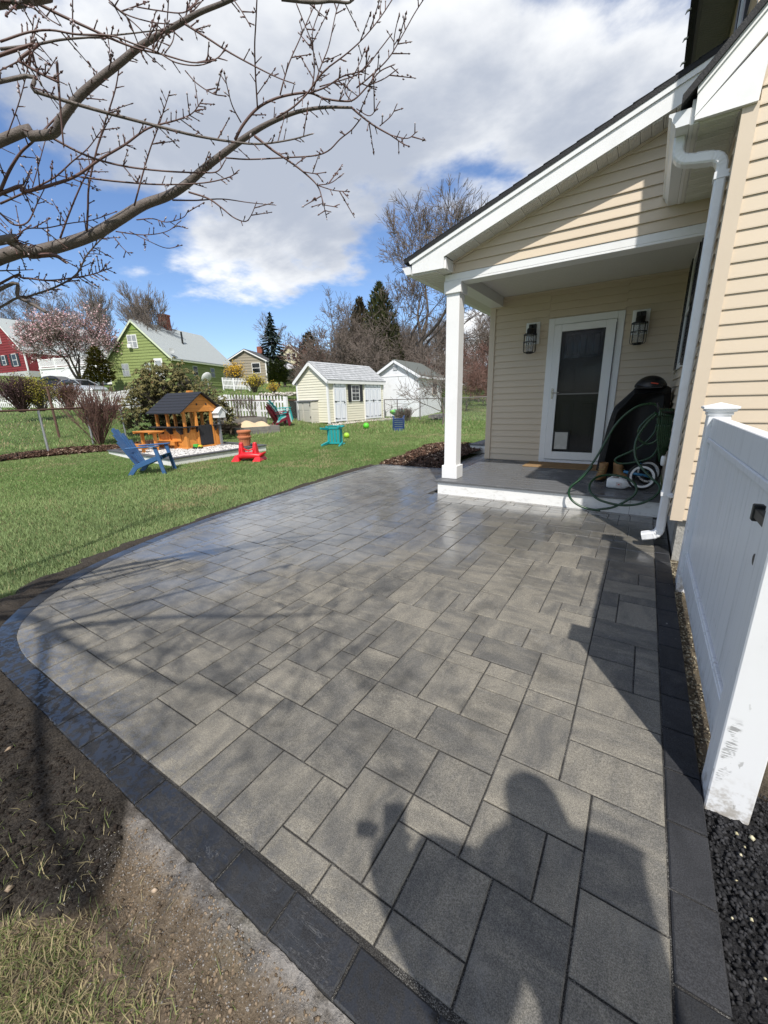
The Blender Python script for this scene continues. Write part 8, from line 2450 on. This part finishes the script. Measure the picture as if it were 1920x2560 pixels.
f = np.array([(0, 2, 1), (0, 3, 2), (0, 4, 3), (0, 1, 4), (5, 1, 2), (5, 2, 3), (5, 3, 4), (5, 4, 1)])
F = (np.arange(n) * 6)[:, None, None] + f[None]
k = rs.rand(n, 1); pale = rs.rand(n, 1) < .33
cl = np.where(pale, np.array([[.45, .40, .42]]), np.array([[.06, .035, .03]]) * (1 - k) + np.array([[.16, .09, .08]]) * k)
o = np_obj('buds', V.reshape(-1, 3), F.reshape(-1, 3), M_BUD, np.repeat(cl, 6, 0), parent=tree, world=True); o['kind'] = 'stuff'

# ------------------------------------------------------------------ the person taking the photograph (seen by the shadow)
who = thing('person', 'person in dark clothes standing behind the camera, holding a phone', 'person', (.56, -.06, -.02))
J = {'pelvis': (.56, -.06, .92), 'waist': (.55, -.05, 1.08), 'chest': (.54, -.03, 1.27), 'neck': (.53, -.01, 1.42), 'head0': (.525, 0, 1.50), 'head1': (.52, .015, 1.60), 'head2': (.52, .01, 1.68),
     'hipL': (.46, -.12, .90), 'kneeL': (.44, -.11, .48), 'ankL': (.44, -.13, .06), 'toeL': (.39, -.03, .02), 'hipR': (.65, .0, .90), 'kneeR': (.66, .02, .48), 'ankR': (.67, .0, .06), 'toeR': (.62, .10, .02),
     'shL': (.40, -.13, 1.36), 'elL': (.28, -.16, 1.03), 'wrL': (.07, -.10, 1.13), 'haL': (-.02, -.065, 1.19), 'shR': (.66, .08, 1.36), 'elR': (.44, .13, 1.03), 'wrR': (.17, .0, 1.11), 'haR': (.075, -.03, 1.18)}
RJ = {'pelvis': .15, 'waist': .135, 'chest': .155, 'neck': .105, 'head0': .098, 'head1': .098, 'head2': .075, 'hipL': .095, 'kneeL': .062, 'ankL': .045, 'toeL': .035, 'hipR': .095, 'kneeR': .062, 'ankR': .045, 'toeR': .035,
      'shL': .11, 'elL': .09, 'wrL': .075, 'haL': .058, 'shR': .12, 'elR': .095, 'wrR': .078, 'haR': .058}
ED = [('pelvis', 'waist'), ('waist', 'chest'), ('chest', 'neck'), ('neck', 'head0'), ('head0', 'head1'), ('head1', 'head2'), ('pelvis', 'hipL'), ('hipL', 'kneeL'), ('kneeL', 'ankL'), ('ankL', 'toeL'), ('pelvis', 'hipR'), ('hipR', 'kneeR'), ('kneeR', 'ankR'), ('ankR', 'toeR'), ('chest', 'shL'), ('shL', 'elL'), ('elL', 'wrL'), ('wrL', 'haL'), ('chest', 'shR'), ('shR', 'elR'), ('elR', 'wrR'), ('wrR', 'haR')]
names = list(J)
me = bpy.data.meshes.new('body'); me.from_pydata([J[k] for k in names], [(names.index(a), names.index(b)) for a, b in ED], []); me.update()
me.materials.append(mat('dark_clothes', (.03, .035, .05), .9, .2))
bo = bpy.data.objects.new('body', me); COL.objects.link(bo)
bo.parent = who; bo.matrix_parent_inverse = wm(who).inverted()
sk = bo.modifiers.new('skin', 'SKIN'); sk.use_smooth_shade = True
for i, k in enumerate(names):
    me.skin_vertices[0].data[i].radius = (RJ[k], RJ[k])
me.skin_vertices[0].data[names.index('pelvis')].use_root = True
sub = bo.modifiers.new('sub', 'SUBSURF'); sub.levels = 1; sub.render_levels = 2
for hand, sgn in (('haL', 1), ('haR', -1)):
    hp_ = Vector(J[hand])
    for q in range(5):
        off = Vector((-.02, .0, .018 - .013 * q)) if q < 4 else Vector((.0, .0, .034))
        MB().tube([hp_ + off * .6, hp_ + off + Vector((-.025, -.012, .006)), hp_ + off + Vector((-.045, -.02, .004))], [.009, .008, .006], 6).build('finger', shared_mat('skin', (.45, .28, .21), .5), who, smooth=True, world=True)
bk = Vector(FWD) * -.035
ph_ = thing('phone', 'phone held up by the person behind the camera', 'phone', tuple(Vector(EYE) + bk), 0)
q = MB()
rv, uv_, fv = Vector(RIGHT), Vector(UP), Vector(FWD)
cc = Vector((.03, -.03, -.05)) * 0
pts = []
for dz in (-.004, .004):
    for a_, b_ in ((-.036, -.13), (.036, -.13), (.036, .02), (-.036, .02)):
        pts.append(rv * a_ + uv_ * b_ + fv * dz)
q.hexa(pts).build('body', M_METALBLK, ph_)
